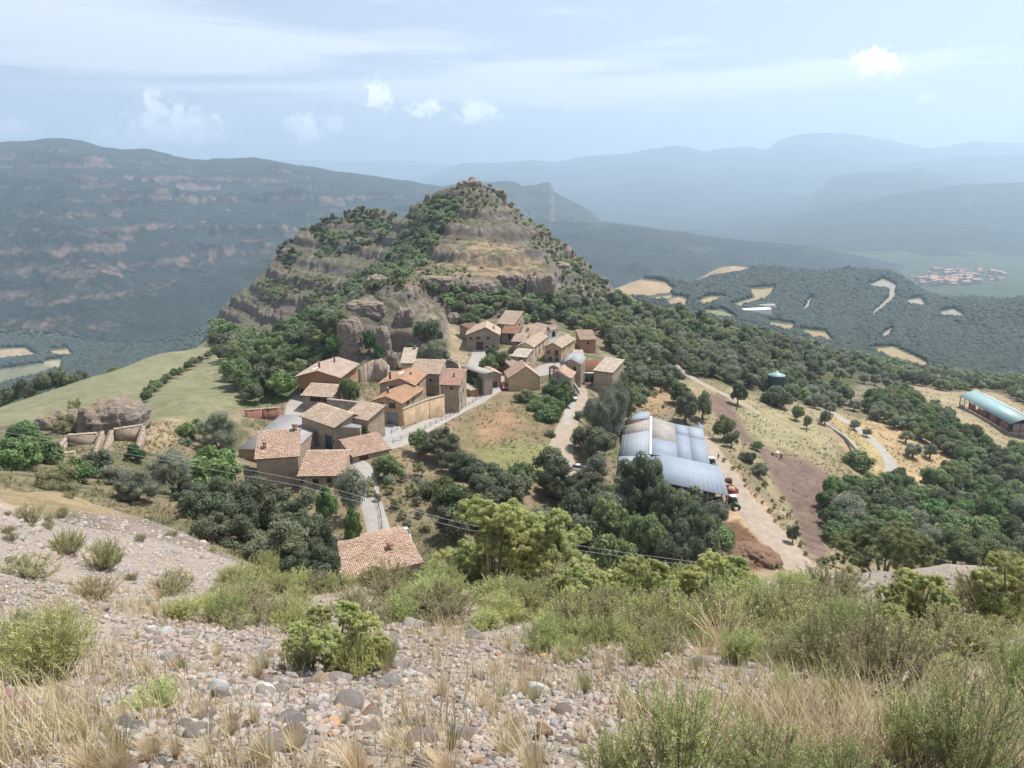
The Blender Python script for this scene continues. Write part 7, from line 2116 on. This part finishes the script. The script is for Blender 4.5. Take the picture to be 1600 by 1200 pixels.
# ---------------------------------------------------------------- foreground plants
def bush_mesh(name, mat, seed, stems=70, needles=85, nl=.034, nw=.0035, spread=.55, upright=.75, twigr=.006, side=3):
    """a bush about 1 m tall: woody stems set with needle leaves"""
    rg = np.random.default_rng(seed)
    parts = []; NV, NC = [], []
    for s in range(stems):
        a = rg.uniform(0, 6.283); rad = abs(rg.normal()) * .10
        lean = rg.uniform(.05, 1.0) ** .8 * spread
        h_ = rg.uniform(.55, 1.05) * (1 - .35 * (lean / spread) ** 2)
        p0 = np.array([math.cos(a) * rad, math.sin(a) * rad, -.05])
        p2 = np.array([math.cos(a) * lean, math.sin(a) * lean, h_])
        p1 = p0 * .4 + p2 * .6 + np.array([math.cos(a), math.sin(a), 0]) * lean * .22 * (1 - upright) + rg.normal(size=3) * .05
        p1[2] = h_ * rg.uniform(.4, .6)
        chains = [(p0, p1, p2)]
        for k in range(side):
            f = rg.uniform(.25, .85)
            b0 = (1 - f) ** 2 * p0 + 2 * f * (1 - f) * p1 + f * f * p2
            dirn = rg.normal(size=3) * .5 + np.array([math.cos(a) * .5, math.sin(a) * .5, .9]); dirn /= np.linalg.norm(dirn)
            ln = rg.uniform(.12, .3)
            chains.append((b0, b0 + dirn * ln * .5 + rg.normal(size=3) * .015, b0 + dirn * ln + np.array([0, 0, .04])))
        tufc = rg.uniform(.75, 1.25)
        for ci, (q0, q1, q2) in enumerate(chains):
            ff = np.linspace(0, 1, 5)
            pts_ = [(1 - f) ** 2 * q0 + 2 * f * (1 - f) * q1 + f * f * q2 for f in ff]
            parts.append(tube(pts_, [twigr * (1.3 - .9 * f) * (1 if ci == 0 else .6) for f in ff], 3))
            m = needles if ci == 0 else int(needles * .55)
            f = rg.uniform(.30 if ci == 0 else .08, 1.0, m) ** .8
            P0 = ((1 - f) ** 2)[:, None] * q0 + (2 * f * (1 - f))[:, None] * q1 + (f * f)[:, None] * q2
            tan = (q2 - q0) / np.linalg.norm(q2 - q0)
            dr_ = rg.normal(size=(m, 3)); dr_ -= tan * (dr_ @ tan)[:, None]; dr_ /= np.linalg.norm(dr_, axis=1, keepdims=True)
            d = dr_ * .75 + tan * rg.uniform(.35, 1.0, (m, 1)); d /= np.linalg.norm(d, axis=1, keepdims=True)
            w_ = np.cross(d, rg.normal(size=(m, 3))); w_ /= np.linalg.norm(w_, axis=1, keepdims=True)
            L_ = nl * rg.uniform(.6, 1.3, (m, 1))
            V = np.stack([P0, P0 + d * L_ * .5 + w_ * nw, P0 + d * L_, P0 + d * L_ * .5 - w_ * nw], 1)
            NV.append(V.reshape(-1, 3)); NC.append(np.repeat(tufc * rg.uniform(.7, 1.3, m), 4))
    NV = np.concatenate(NV); NC = np.concatenate(NC)
    tv, tf = join_parts(parts)
    V = np.concatenate([NV, tv]); Fc = np.concatenate([np.arange(len(NV)).reshape(-1, 4), tf + len(NV)])
    cc = np.ones((len(V), 4)); cc[:len(NC), :3] = NC[:, None]
    mi = np.concatenate([np.zeros(len(NV) // 4, int), np.ones(len(tf), int)])
    return np_mesh(name, V, Fc, False, [mat, TWIG], cc, 'leaf', mi)
def tuft_mesh(name, mat, seed, n=150, h_=1.0, spread=.5, w_=.0045, heads=.25, curve=.5, base=.10):
    rg = np.random.default_rng(seed)
    V, Fc, Cc = [], [], []
    off = 0
    for i in range(n):
        a = rg.uniform(0, 6.283); r0 = base * math.sqrt(rg.uniform(0, 1))
        a2 = a + rg.normal() * .6
        ln = h_ * rg.uniform(.45, 1.0); out = spread * rg.uniform(.1, 1.0)
        p0 = np.array([math.cos(a) * r0, math.sin(a) * r0, -.03])
        d = np.array([math.cos(a2), math.sin(a2), 0])
        ff = np.linspace(0, 1, 5)
        side = np.array([-d[1], d[0], 0]) * math.cos(rg.uniform(-1, 1)) + d * .3
        head = rg.random() < heads
        tone = rg.uniform(.7, 1.25)
        for k, f in enumerate(ff):
            c = p0 + d * out * ln * (f ** (1 + curve)) + np.array([0, 0, ln * (f - .28 * curve * out * 2 * f * f)])
            ww = w_ * (1.0 - .75 * f)
            if head and k == 3: ww = w_ * 1.5
            if head and k == 4: ww = w_ * .9
            V += [c - side * ww, c + side * ww]; Cc += [tone, tone]
        for k in range(4):
            q = off + 2 * k
            Fc.append((q, q + 1, q + 3, q + 2))
        off += 10
    cc = np.ones((len(V), 4)); cc[:, :3] = np.array(Cc)[:, None]
    return np_mesh(name, np.array(V), np.array(Fc), True, mat, cc, 'leaf')
BUSH = dict(
    rosemary=[bush_mesh('rosemary_bush', L['rosemary'], 800 + i) for i in range(3)],
    juni=[bush_mesh('juniper_bush', L['juniper'], 820 + i, stems=80, needles=90, nl=.03, nw=.0045, spread=.75, upright=.3, side=4) for i in range(3)],
    heath=[bush_mesh('heath_bush', L['scrub'], 840 + i, stems=70, needles=60, nl=.045, nw=.005, spread=.8, upright=.3, side=4, twigr=.007) for i in range(3)],
    broom=[bush_mesh('broom_bush', L['rosemary'], 860 + i, stems=120, needles=40, nl=.07, nw=.004, spread=.6, upright=.9, side=2, twigr=.004) for i in range(2)],
)
TUFT = dict(
    straw=[tuft_mesh('dry_grass_tuft', L['straw'], 900 + i, 170, 1.0, .7, .0045, .3) for i in range(4)],
    tall=[tuft_mesh('tall_grass_stalks', L['straw'], 920 + i, 30, 1.0, .32, .0016, .9, .3, .18) for i in range(3)],
    green=[tuft_mesh('green_grass_tuft', L['drygreen'], 940 + i, 170, 1.0, .6, .005, .1) for i in range(3)],
    fresh=[tuft_mesh('fresh_green_tuft', L['bright'], 960, 140, 1.0, .8, .008, 0)],
)
BNAME = dict(rosemary='rosemary_bush', juni='juniper_bush', heath='heath_bush', broom='broom_bush', straw='dry_grass_tuft', tall='tall_grass_stalks', green='green_grass_tuft', fresh='fresh_green_tuft')
BCAT = dict(rosemary='shrub', juni='juniper', heath='shrub', broom='shrub', straw='grass tuft', tall='grass tuft', green='grass tuft', fresh='plant')
def bush(kind, px, py, hw, hpx, label, group=None, dmax=45, D=None, seed=None):
    p = hit(px, py, 1.3, dmax) if D is None else gp_row(px, py, D)
    rg = random.Random(seed if seed is not None else int(px * 13 + py * 7))
    src = rg.choice((BUSH if kind in BUSH else TUFT)[kind])
    y = p.y
    sx_ = max(hw * y / F / (.62 if kind in BUSH else .55), .05)
    sz_ = max(hpx * y / F * 1.12, .05)
    o = link(BNAME[kind], src)
    o.location = p
    o.rotation_euler = (0, 0, rg.uniform(0, 6.28))
    o.scale = (sx_, sx_, sz_)
    return tag(o, label, BCAT[kind], group)
for a in [
    ('rosemary', 1060, 1240, 130, 215, 'big green needle leaved bush at the bottom, left of centre right'),
    ('rosemary', 1190, 1250, 110, 150, 'needle leaved bush joined to the right of the big bottom one'),
    ('rosemary', 960, 1235, 80, 120, 'low needle leaved bush at the bottom beside the dry grass'),
    ('rosemary', 1310, 1262, 100, 130, 'low needle leaved bush at the bottom under the grass clump'),
    ('rosemary', 1500, 1235, 130, 230, 'tall needle leaved bush in the lower right corner'),
    ('rosemary', 1420, 1200, 85, 150, 'needle leaved bush left of the lower right corner'),
    ('broom', 1590, 1130, 80, 190, 'broom like bush cut by the right edge'),
    ('broom', 80, 1062, 92, 135, 'wide yellow green broom bush at the left edge above the grass'),
    ('broom', 30, 1050, 50, 110, 'broom bush cut by the left edge of the picture'),
    ('juni', 575, 1048, 36, 85, 'small juniper leaning against the yellow green juniper among the stones'),
    ('juni', 468, 990, 40, 60, 'low juniper on the crest behind the stones'),
    ('broom', 848, 1018, 50, 62, 'bright green low bush in the middle of the scree'),
    ('heath', 910, 1000, 60, 75, 'olive coloured bush right of the bright low bush'),
    ('heath', 1390, 1085, 95, 130, 'dense brownish heath clump on the right'),
    ('heath', 1290, 1060, 75, 110, 'heath clump behind the tall straw grass on the right'),
    ('broom', 1330, 1010, 60, 90, 'light green bush behind the heath clumps on the right'),
    ('juni', 1440, 985, 70, 85, 'pale green juniper before the stony patch at right'),
    ('heath', 1545, 968, 55, 90, 'brown green bush left of the right edge on the crest'),
    ('juni', 1590, 950, 45, 100, 'yellow green juniper cut by the right edge on the crest'),
    ('heath', 1480, 1030, 70, 80, 'grey heath bush in front of the pale green juniper'),
    ('juni', 1000, 955, 58, 80, 'yellow green juniper on the crest right of the big juniper'),
    ('juni', 1085, 950, 60, 78, 'second juniper on the crest, above the tall straw'),
    ('juni', 1165, 960, 55, 72, 'juniper on the crest under the brown earth heap'),
    ('heath', 1040, 990, 66, 70, 'grey green bush in front of the crest junipers'),
    ('heath', 1130, 1000, 70, 85, 'twiggy olive bush below the crest junipers'),
    ('heath', 1215, 990, 60, 90, 'brownish bush left of the dark juniper'),
    ('heath', 940, 970, 50, 55, 'grey twiggy bush at the foot of the big juniper'),
    ('broom', 690, 935, 48, 62, 'green bush on the crest left of the big juniper'),
    ('juni', 640, 915, 32, 40, 'small bush on the crest right of the cottage roof'),
    ('heath', 1300, 935, 60, 50, 'low brown bush under the dark juniper'),
    ('broom', 1240, 935, 42, 50, 'pale bush on the crest beside the track end'),
    ('broom', 420, 905, 26, 50, 'airy green juniper sapling below the dark oaks'),
    ('broom', 345, 965, 46, 45, 'green grassy bush at the lower edge of the rock slab'),
    ('broom', 290, 968, 40, 40, 'low green bush left of the grassy bush by the slab'),
    ('juni', 110, 865, 28, 42, 'green bush growing at the step between the two rock slabs'),
    ('juni', 165, 890, 30, 55, 'taller green bush at the foot of the rock slabs'),
    ('heath', 150, 935, 36, 40, 'dark bush on the crest left, behind the pale stones'),
    ('heath', 40, 905, 50, 34, 'grey green bush at the left edge below the rock slab'),
    ('heath', 46, 818, 26, 32, 'dark green bush on the edge of the left rock slab'),
    ('broom', 760, 985, 40, 36, 'low yellow green bush among the stones in the centre'),
    ('heath', 700, 975, 40, 34, 'brownish low bush left of the centre scree'),
    ('broom', 240, 1110, 60, 50, 'grey green herb clump with yellow flowers at lower left'),
    ('fresh', 786, 1092, 24, 26, 'small fresh green plant alone on the gravel'),
]:
    bush(*a[:6])
for a in [('juni', 480, 1046, 40, 78, 'feathery juniper shoots at the left foot of the juniper among the stones'), ('juni', 552, 1058, 42, 70, 'feathery juniper shoots in front of the juniper among the stones'), ('broom', 598, 1050, 34, 70, 'pale green shoots right of the juniper among the stones')]:
    bush(*a)
# the big juniper with visible limbs, and the dark one at right
def big_juniper(kind, px, py, D, lobes, label):
    p = gp_row(px, py, D)
    e = empty(KIND[kind], p)
    rg = random.Random(px)
    limbs = []
    for i, (lx, ly, hw) in enumerate(lobes):
        q = at(lx, ly, D * (1 + rg.uniform(-.045, .045)))
        r = hw * D / F
        c = link('crown', CR[kind][i % len(CR[kind])], e)
        c.location = q - p; c.scale = (r * 1.05, r, r * .92); c.rotation_euler = (0, 0, rg.uniform(0, 6))
        v = np.array(q - p)
        limbs.append(tube([(0, 0, -.012 * D), v * np.array((.35, .35, .4)), v * np.array((.7, .7, .72)), v], [.0033 * D, .0022 * D, .0015 * D, .0006 * D], 6))
    tv = join_parts(limbs)
    part('trunk', e, tv, TWIG, True)
    return tag(e, label, 'juniper')
big_juniper('juniper', 775, 925, 27, [(745, 800, 40), (790, 806, 38), (828, 818, 36), (870, 812, 26), (905, 838, 26), (800, 850, 52), (868, 858, 46), (735, 868, 40), (700, 880, 36), (840, 892, 50), (905, 890, 38), (770, 890, 40), (668, 905, 30), (790, 925, 34), (850, 918, 36), (730, 908, 32), (815, 880, 34), (770, 845, 40), (880, 905, 30), (835, 845, 36)], 'big yellow green juniper with bare limbs in the middle of the crest')
big_juniper('dkjun', 1380, 905, 31, [(1320, 850, 32), (1360, 835, 36), (1405, 838, 36), (1445, 856, 30), (1385, 868, 42), (1330, 876, 32), (1430, 880, 34), (1290, 880, 16)], 'dark green juniper on the crest at the right')
dj = hit(525, 1052, 1.3, 40).y
big_juniper('juniper', 525, 1050, dj, [(470, 985, 24), (500, 965, 28), (540, 955, 26), (572, 975, 28), (590, 1005, 24), (510, 1000, 34), (550, 1005, 34), (480, 1020, 28), (530, 1030, 30), (575, 1032, 24), (455, 1005, 18), (548, 970, 26)], 'yellow green juniper among the stones left of centre')
for px, py, lobes, lab in ((1000, 955, [(960, 905, 26), (990, 885, 28), (1022, 892, 28), (1045, 912, 24), (1000, 920, 34), (975, 932, 26), (1035, 935, 26)], 'yellow green juniper with rounded tufts, right of the big juniper'),
                           (1120, 950, [(1085, 900, 26), (1112, 878, 28), (1145, 886, 28), (1165, 908, 24), (1120, 915, 34), (1095, 928, 24), (1155, 932, 24)], 'yellow green juniper with rounded tufts, above the tall straw clump'),
                           (1430, 985, [(1390, 930, 26), (1420, 908, 30), (1455, 915, 28), (1475, 940, 24), (1425, 945, 36), (1400, 960, 24), (1455, 965, 26)], 'pale green juniper with rounded tufts before the stony patch at right'),
                           (905, 965, [(870, 912, 22), (898, 895, 26), (930, 905, 24), (905, 930, 32), (880, 945, 22), (935, 940, 22)], 'small rounded juniper at the right foot of the big juniper'),
                           (1570, 965, [(1540, 905, 26), (1570, 880, 30), (1600, 890, 28), (1575, 920, 36), (1550, 940, 26), (1605, 935, 26)], 'rounded olive green juniper on the crest cut by the right edge')):
    big_juniper('juniper', px, py, hit(px, py, 1.3, 40).y, lobes, lab)
# grass tufts
for a in [
    ('tall', 420, 1040, 22, 150, 'two tall straw stalks in front of the yellow green juniper'),
    ('straw', 405, 1058, 36, 55, 'dry grass tuft below the tall straw stalks'),
    ('straw', 1130, 1020, 60, 90, 'large clump of dry straw grass right of centre'),
    ('straw', 1100, 1040, 40, 50, 'pale straw tuft at the foot of the large dry clump'),
    ('green', 1300, 1115, 60, 120, 'greenish grass clump before the heath on the right'),
    ('straw', 1250, 1120, 60, 80, 'dry straw clump in front of the right heath'),
    ('tall', 770, 960, 40, 150, 'bundle of reddish stalks before the big juniper'),
    ('tall', 700, 960, 26, 120, 'thin tall stalks on the crest left of the big juniper'),
    ('straw', 690, 1090, 34, 55, 'rounded dry tuft on the gravel right of the stones'),
    ('straw', 95, 1110, 50, 70, 'drooping dry grass under the left broom bush'),
    ('green', 190, 1180, 70, 90, 'dry green grass clump at lower left'),
    ('straw', 150, 1210, 60, 80, 'straw clump at the bottom left edge'),
    ('straw', 330, 1190, 60, 60, 'straw clump at the bottom right of the yellow flowers'),
    ('straw', 560, 1215, 60, 90, 'straw clump at the bottom edge left of centre'),
    ('tall', 540, 1150, 40, 150, 'tall stalks rising in the lower middle'),
    ('straw', 700, 1215, 80, 85, 'wide straw clump at the bottom edge centre'),
    ('straw', 840, 1220, 70, 95, 'straw clump at the bottom edge right of centre'),
    ('straw', 790, 1180, 50, 60, 'dry tuft above the bottom straw clumps'),
    ('green', 1480, 1120, 80, 120, 'long greenish grass on the right slope'),
    ('straw', 1560, 1150, 60, 90, 'straw grass at the right edge'),
    ('tall', 1320, 1090, 60, 190, 'tall straw stalks over the right heath'),
]:
    bush(*a[:6])
rg = random.Random(77)
for i in range(230):
    zone = rg.random()
    if i >= 195: px, py = rg.uniform(600, 1600), rg.uniform(945, 1150)
    elif i >= 150: continue
    elif zone < .16: px, py = rg.uniform(0, 700), rg.uniform(1120, 1215)
    elif zone < .36: px, py = rg.uniform(680, 1600), rg.uniform(1080, 1210)
    elif zone < .75: px, py = rg.uniform(880, 1600), rg.uniform(940, 1080)
    else: px, py = rg.uniform(0, 900), rg.uniform(925, 1060)
    k = rg.choice(['straw', 'straw', 'green', 'tall', 'straw'])
    sc = np.interp(py, [930, 1050, 1200], [22, 34, 62])
    bush(k, px, py, sc * rg.uniform(.5, .9), sc * rg.uniform(.7, 1.4) * (1.7 if k == 'tall' else 1), {'straw': 'dry straw tuft scattered over the stony slope', 'green': 'half green grass tuft scattered over the stony slope', 'tall': 'thin tall stalks scattered over the stony slope'}[k], {'straw': 'scattered straw tufts', 'green': 'scattered green tufts', 'tall': 'scattered tall stalks'}[k], seed=i)
for i in range(146):
    if i >= 104:
        px, py = (rg.uniform(860, 1340), rg.uniform(955, 1050)) if i < 130 else (rg.uniform(620, 900), rg.uniform(940, 985))
        k = rg.choice(['broom', 'juni', 'broom', 'heath']); sc = rg.uniform(34, 56)
        bush(k, px, py, sc, sc * rg.uniform(.9, 1.35), {'heath': 'low heath bush of the scrub belt along the crest', 'juni': 'low juniper of the scrub belt along the crest', 'broom': 'low broom of the scrub belt along the crest'}[k], {'heath': 'heath of the scrub belt', 'juni': 'junipers of the scrub belt', 'broom': 'broom of the scrub belt'}[k], seed=i)
        continue
    if i >= 88: px, py = rg.uniform(330, 720), rg.uniform(918, 985)
    elif i >= 70: px, py = rg.uniform(860, 1600), rg.uniform(960, 1060)
    elif i < 46: px, py = rg.uniform(880, 1620), rg.uniform(915, 1010)
    elif i < 58: px, py = rg.uniform(240, 480), rg.uniform(925, 975)
    else: px, py = rg.uniform(1180, 1600), rg.uniform(1000, 1090)
    k = rg.choice(['heath', 'juni', 'broom', 'heath'])
    sc = rg.uniform(26, 46)
    bush(k, px, py, sc, sc * rg.uniform(.8, 1.3), {'heath': 'low heath bush of the scrub belt along the crest', 'juni': 'low juniper of the scrub belt along the crest', 'broom': 'low broom of the scrub belt along the crest'}[k], {'heath': 'heath of the scrub belt', 'juni': 'junipers of the scrub belt', 'broom': 'broom of the scrub belt'}[k], seed=i)
for i in range(26):
    px, py = rg.choice([(rg.uniform(120, 360), rg.uniform(815, 930)), (rg.uniform(0, 100), rg.uniform(800, 880)), (rg.uniform(90, 260), rg.uniform(775, 812))])
    bush('heath', px, py, rg.uniform(6, 13), rg.uniform(6, 14), 'tiny grey bush sprouting on the bare rock slab', 'bushes of the rock slab', dmax=60, seed=i)
# grass and litter beyond counting
def grass_cover():
    rg_ = np.random.default_rng(31)
    V, Fc, Cc = [], [], []
    n_ = 0
    for i in range(8500):
        px = rg_.uniform(-60, 1660); py = 925 + 290 * rg_.uniform(0, 1) ** 1.5
        u, t = ray(px, py)
        iu = int(round((u - LU[0]) / (LU[1] - LU[0])))
        col = LT[:, min(max(iu, 0), len(LU) - 1)]
        ok = np.nonzero(col[8:] >= t)[0]
        if not len(ok): continue
        y = math.exp(LV[8 + ok[0]])
        if y > 30: continue
        x = u * y
        dens = float(fbm(np.array([x / 1.3]), np.array([y / 1.3]), 8, 3)[0]) + (.13 if py > 1130 else 0) + (.28 if px > 1150 else .14 if px > 620 else -.04) + (.2 if px < 150 else 0)
        if dens < .12: continue
        z = ground(x, y)
        for b in range(4):
            h_ = rg_.uniform(.06, .22) * (1 + .35 * dens) * np.interp(y, [2, 10, 25], [.8, 1.3, 1.8])
            a = rg_.uniform(0, 6.283); o_ = rg_.uniform(.1, .8) * h_
            bx, by = x + rg_.normal() * .05, y + rg_.normal() * .05
            w_ = .0016 + .00035 * y
            s_ = np.array([math.cos(a + 1.57), math.sin(a + 1.57), 0]) * w_
            p0 = np.array([bx, by, z - .02]); p1 = p0 + np.array([math.cos(a) * o_ * .35, math.sin(a) * o_ * .35, h_ * .6]); p2 = p0 + np.array([math.cos(a) * o_, math.sin(a) * o_, h_])
            V += [p0 - s_, p0 + s_, p1 + s_ * .7, p1 - s_ * .7, p2 + s_ * .15, p2 - s_ * .15]
            Fc += [(n_, n_ + 1, n_ + 2, n_ + 3), (n_ + 3, n_ + 2, n_ + 4, n_ + 5)]
            Cc += [rg_.uniform(.65, 1.25)] * 6
            n_ += 6
    cc = np.ones((len(V), 4)); cc[:, :3] = np.array(Cc)[:, None]
    tag(link('dry_grass', np_mesh('dry_grass', np.array(V), np.array(Fc), True, L['straw'], cc, 'leaf')), 'thin dry grass growing between the stones of the slope', 'grass', kind='stuff')
grass_cover()
# ---------------------------------------------------------------- stones
def stone_material(name, attr):
    m, t, b = new_mat(name)
    tc = t.add('ShaderNodeTexCoord').outputs['Object']
    if attr:
        rnd = t.add('ShaderNodeAttribute', attribute_name='leaf').outputs['Fac']
    else:
        rnd = t.add('ShaderNodeObjectInfo').outputs['Random']
    c = t.ramp(rnd, [(0, (.35, .295, .245)), (.2, (.27, .25, .245)), (.38, (.37, .31, .265)), (.55, (.30, .25, .22)), (.68, (.28, .27, .27)), (.78, (.41, .36, .31)), (.88, (.34, .235, .16)), (.95, (.30, .215, .19)), (1, (.36, .315, .28))])
    n1 = t.noise(tc, 3.0 if not attr else 9.0, 6, .7); n2 = t.noise(tc, 16, 4, .7)
    hs = t.add('ShaderNodeHueSaturation', inp={'Color': c, 'Value': t.math('MULTIPLY', t.lin(n1, .3, .7, .75, 1.2), t.lin(n2, .3, .7, .88, 1.1))})
    bp = t.add('ShaderNodeBump', inp={'Height': n2, 'Distance': .03, 'Strength': .9})
    t.set(b, 'Base Color', hs.outputs[0]); t.set(b, 'Normal', bp.outputs[0])
    b.inputs['Roughness'].default_value = .9; b.inputs['Specular IOR Level'].default_value = .15
    return m
STM, STA = stone_material('river_stone', False), stone_material('gravel_stone', True)
def stone_verts(base, seed, ang):
    v = base
    rg_ = np.random.default_rng(seed)
    d = v / (np.abs(v) ** 4).sum(1, keepdims=True) ** (.06 + .12 * ang)
    for k in range(int(8 + 9 * ang)):      # worn facets
        nrm = rg_.normal(size=3); nrm /= np.linalg.norm(nrm)
        lim = rg_.uniform(.55, .85)
        ex = d @ nrm - lim
        d = d - np.clip(ex, 0, None)[:, None] * nrm * (.8 + .15 * ang)
    q = v * 1.4 + seed
    d = d * (1 + .10 * fbm(q[:, 0] + q[:, 2] * .6, q[:, 1] - q[:, 2] * .4, seed, 3))[:, None]
    return d * np.array((rg_.uniform(.85, 1.3), rg_.uniform(.7, 1.0), rg_.uniform(.5, .8)))
STP = [np_mesh('stone', stone_verts(ICO3[0], 50 + i, (i % 3) / 2), ICO3[1], True, STM) for i in range(10)]
rg = random.Random(99)
def stone(px, py, w_px, label, group=None, k=None, mat=None):
    p = hit(px, py, 1.3, 40)
    s_ = w_px * p.y / F / 2
    o = link('stone', rg.choice(STP) if k is None else STP[k])
    o.location = p + Vector((0, 0, s_ * rg.uniform(.05, .3)))
    o.scale = (s_, s_, s_)
    o.rotation_euler = (rg.uniform(-.3, .3), rg.uniform(-.3, .3) , rg.uniform(0, 6.28))
    if mat:
        o.material_slots[0].link = 'OBJECT'; o.material_slots[0].material = mat
    return tag(o, label, 'stone', group)
ORST = simple('orange_stone', (.46, .285, .15), .9, .2, 8, bump=.01)
RDST = simple('dark_red_stone', (.22, .125, .115), .85, .2, 8, bump=.01)
GYST = simple('blue_grey_stone', (.34, .34, .345), .85, .15, 6, bump=.01)
WHST = simple('pale_stone', (.42, .385, .35), .85, .15, 6, bump=.01)
for a in [(512, 1060, 32, 'orange angular stone right of the juniper stem, on the scree', 5, ORST), (450, 1005, 20, 'small orange stone on the crest left of the juniper', 5, ORST), (30, 1112, 52, 'large dark red stone at the left edge', 0, RDST), (5, 1092, 40, 'dark stone cut by the left edge above the red one', 3, RDST), (28, 1135, 36, 'blue grey stone just below the large dark red stone', 1, GYST), (150, 1178, 56, 'long pale stone near the bottom left', 2, WHST), (205, 1185, 36, 'pale rounded stone right of the long pale one', 4, WHST), (335, 1195, 46, 'smooth pale stone at the bottom edge', 6, WHST), (432, 1188, 34, 'whitish stone at the bottom beside a purple one', 7, WHST), (428, 1172, 34, 'purple flat stone at the bottom', 2, RDST), (278, 1175, 22, 'grey upright stone at the bottom left', 1, GYST), (838, 1082, 36, 'smooth blue grey boulder on the gravel at right of centre', 3, GYST), (850, 1026, 18, 'orange stone under the bright low bush', 5, ORST), (415, 1085, 44, 'pale block stone in the middle of the left scree', 8, WHST), (340, 1080, 50, 'wide grey stone on the left scree', 9, GYST), (410, 1110, 50, 'cracked pale stone below the pale block', 4, WHST), (260, 990, 32, 'grey stone on the crest of the scree at left', 1, GYST), (235, 988, 36, 'long flat stone on the crest of the scree at left', 2, WHST), (515, 1135, 40, 'tan stone below the orange angular stone', 6, ORST), (645, 1055, 22, 'bluish round stone on the gravel in the centre', 3, GYST), (505, 1095, 28, 'grey brown stone left of the tan stone', 7, GYST), (1340, 1128, 40, 'pale stone under the heath on the right', 4, WHST), (1250, 1115, 26, 'pale stone in the straw on the right', 2, WHST), (1240, 1030, 26, 'whitish stone at the foot of the crest bushes', 6, WHST), (1400, 1190, 50, 'pale slab stone at the bottom right', 2, WHST)]:
    stone(*a[:4], k=a[4], mat=a[5])
def in_scree(px, py):
    # where the photo shows open stones
    if 180 < px < 640 and 965 < py < 1150: return 1.0
    if px <= 180 and (905 < py < 965): return 1.0
    if 0 < px < 260 and py > 1150: return .6
    if 640 < px < 900 and 980 < py < 1160: return .4
    if 900 < px < 1320 and 1010 < py < 1150: return .3
    if 600 < px < 720 and 930 < py < 980: return .7
    if 1420 < px < 1500 and 900 < py < 945: return .9
    if py > 1150: return .2
    return .07
cnt = 0
while cnt < 275:
    px, py = rg.uniform(-20, 1620), rg.uniform(905, 1205)
    if rg.random() > in_scree(px, py): continue
    w_ = np.interp(py, [905, 1000, 1100, 1200], [12, 20, 30, 40]) * (.7 + 1.3 * rg.random() ** 2)
    stone(px, py, w_, 'rounded stone lying loose on the pale scree slope', 'loose stones of the scree')
    cnt += 1
def gravel():
    rg_ = np.random.default_rng(41)
    protos = [stone_verts(ICO2[0], 90 + i, (i % 3) / 2) for i in range(6)]
    f = ICO2[1]
    VV, FF, CC_ = [], [], []
    n_ = 0; k = 0
    lo = [stone_verts(ICO1[0], 70 + i, (i % 3) / 2) for i in range(4)]
    while k < 42000:
        px, py = rg_.uniform(-60, 1660), 900 + 315 * rg_.uniform(0, 1)
        if rg_.random() > in_scree(px, py) + .1: continue
        u, t = ray(px, py)
        iu = min(max(int(round((u - LU[0]) / (LU[1] - LU[0]))), 0), len(LU) - 1)
        ok = np.nonzero(LT[8:, iu] >= t)[0]
        if not len(ok): k += 1; continue
        y = math.exp(LV[8 + ok[0]])
        k += 1
        if y > 32: continue
        x = u * y
        if float(fbm(np.array([x / 1.1]), np.array([y / 1.1]), 23, 3)[0]) < rg_.uniform(-.7, .0): continue
        wpx = np.interp(py, [905, 1000, 1100, 1200], [5, 7.5, 10.5, 14]) * (.25 + 1.9 * rg_.uniform(0, 1) ** 4)
        s_ = wpx * y / F / 2
        if wpx > 8: v, ff = protos[rg_.integers(6)], f
        else: v, ff = lo[rg_.integers(4)], ICO1[1]
        a = rg_.uniform(0, 6.283)
        ca, sa = math.cos(a), math.sin(a)
        v = v * s_
        v = np.stack([v[:, 0] * ca - v[:, 1] * sa + x, v[:, 0] * sa + v[:, 1] * ca + y, v[:, 2] + ground(x, y) + s_ * .32], 1)
        VV.append(v); FF.append(ff + n_); CC_.append(np.full(len(v), rg_.uniform(0, 1))); n_ += len(v)
    for k in range(9000):        # cobbles cemented in the bare rock slabs
        sl = SLABS[k % 2] if k % 3 else SLABS[1]
        px, py = rg_.uniform(-40, 480), rg_.uniform(765, 950)
        if not inpoly(np.array([px]), np.array([py]), sl)[0]: continue
        p = hit(px, py, 18, 64)
        if p.y > 60: continue
        s_ = rg_.uniform(.04, .17) * (1 + (rg_.uniform() < .1))
        v = lo[rg_.integers(4)] * s_ * np.array((1, 1, .7))
        VV.append(v + np.array((p.x, p.y, p.z + s_ * .05))); FF.append(ICO1[1] + n_); CC_.append(np.full(len(v), rg_.uniform(0, 1))); n_ += len(v)
    c = np.concatenate(CC_); cc = np.ones((len(c), 4)); cc[:, :3] = c[:, None]
    tag(link('gravel', np_mesh('gravel', np.concatenate(VV), np.concatenate(FF), True, STA, cc, 'leaf')), 'loose gravel and small stones covering the scree slope', 'gravel', kind='stuff')
gravel()
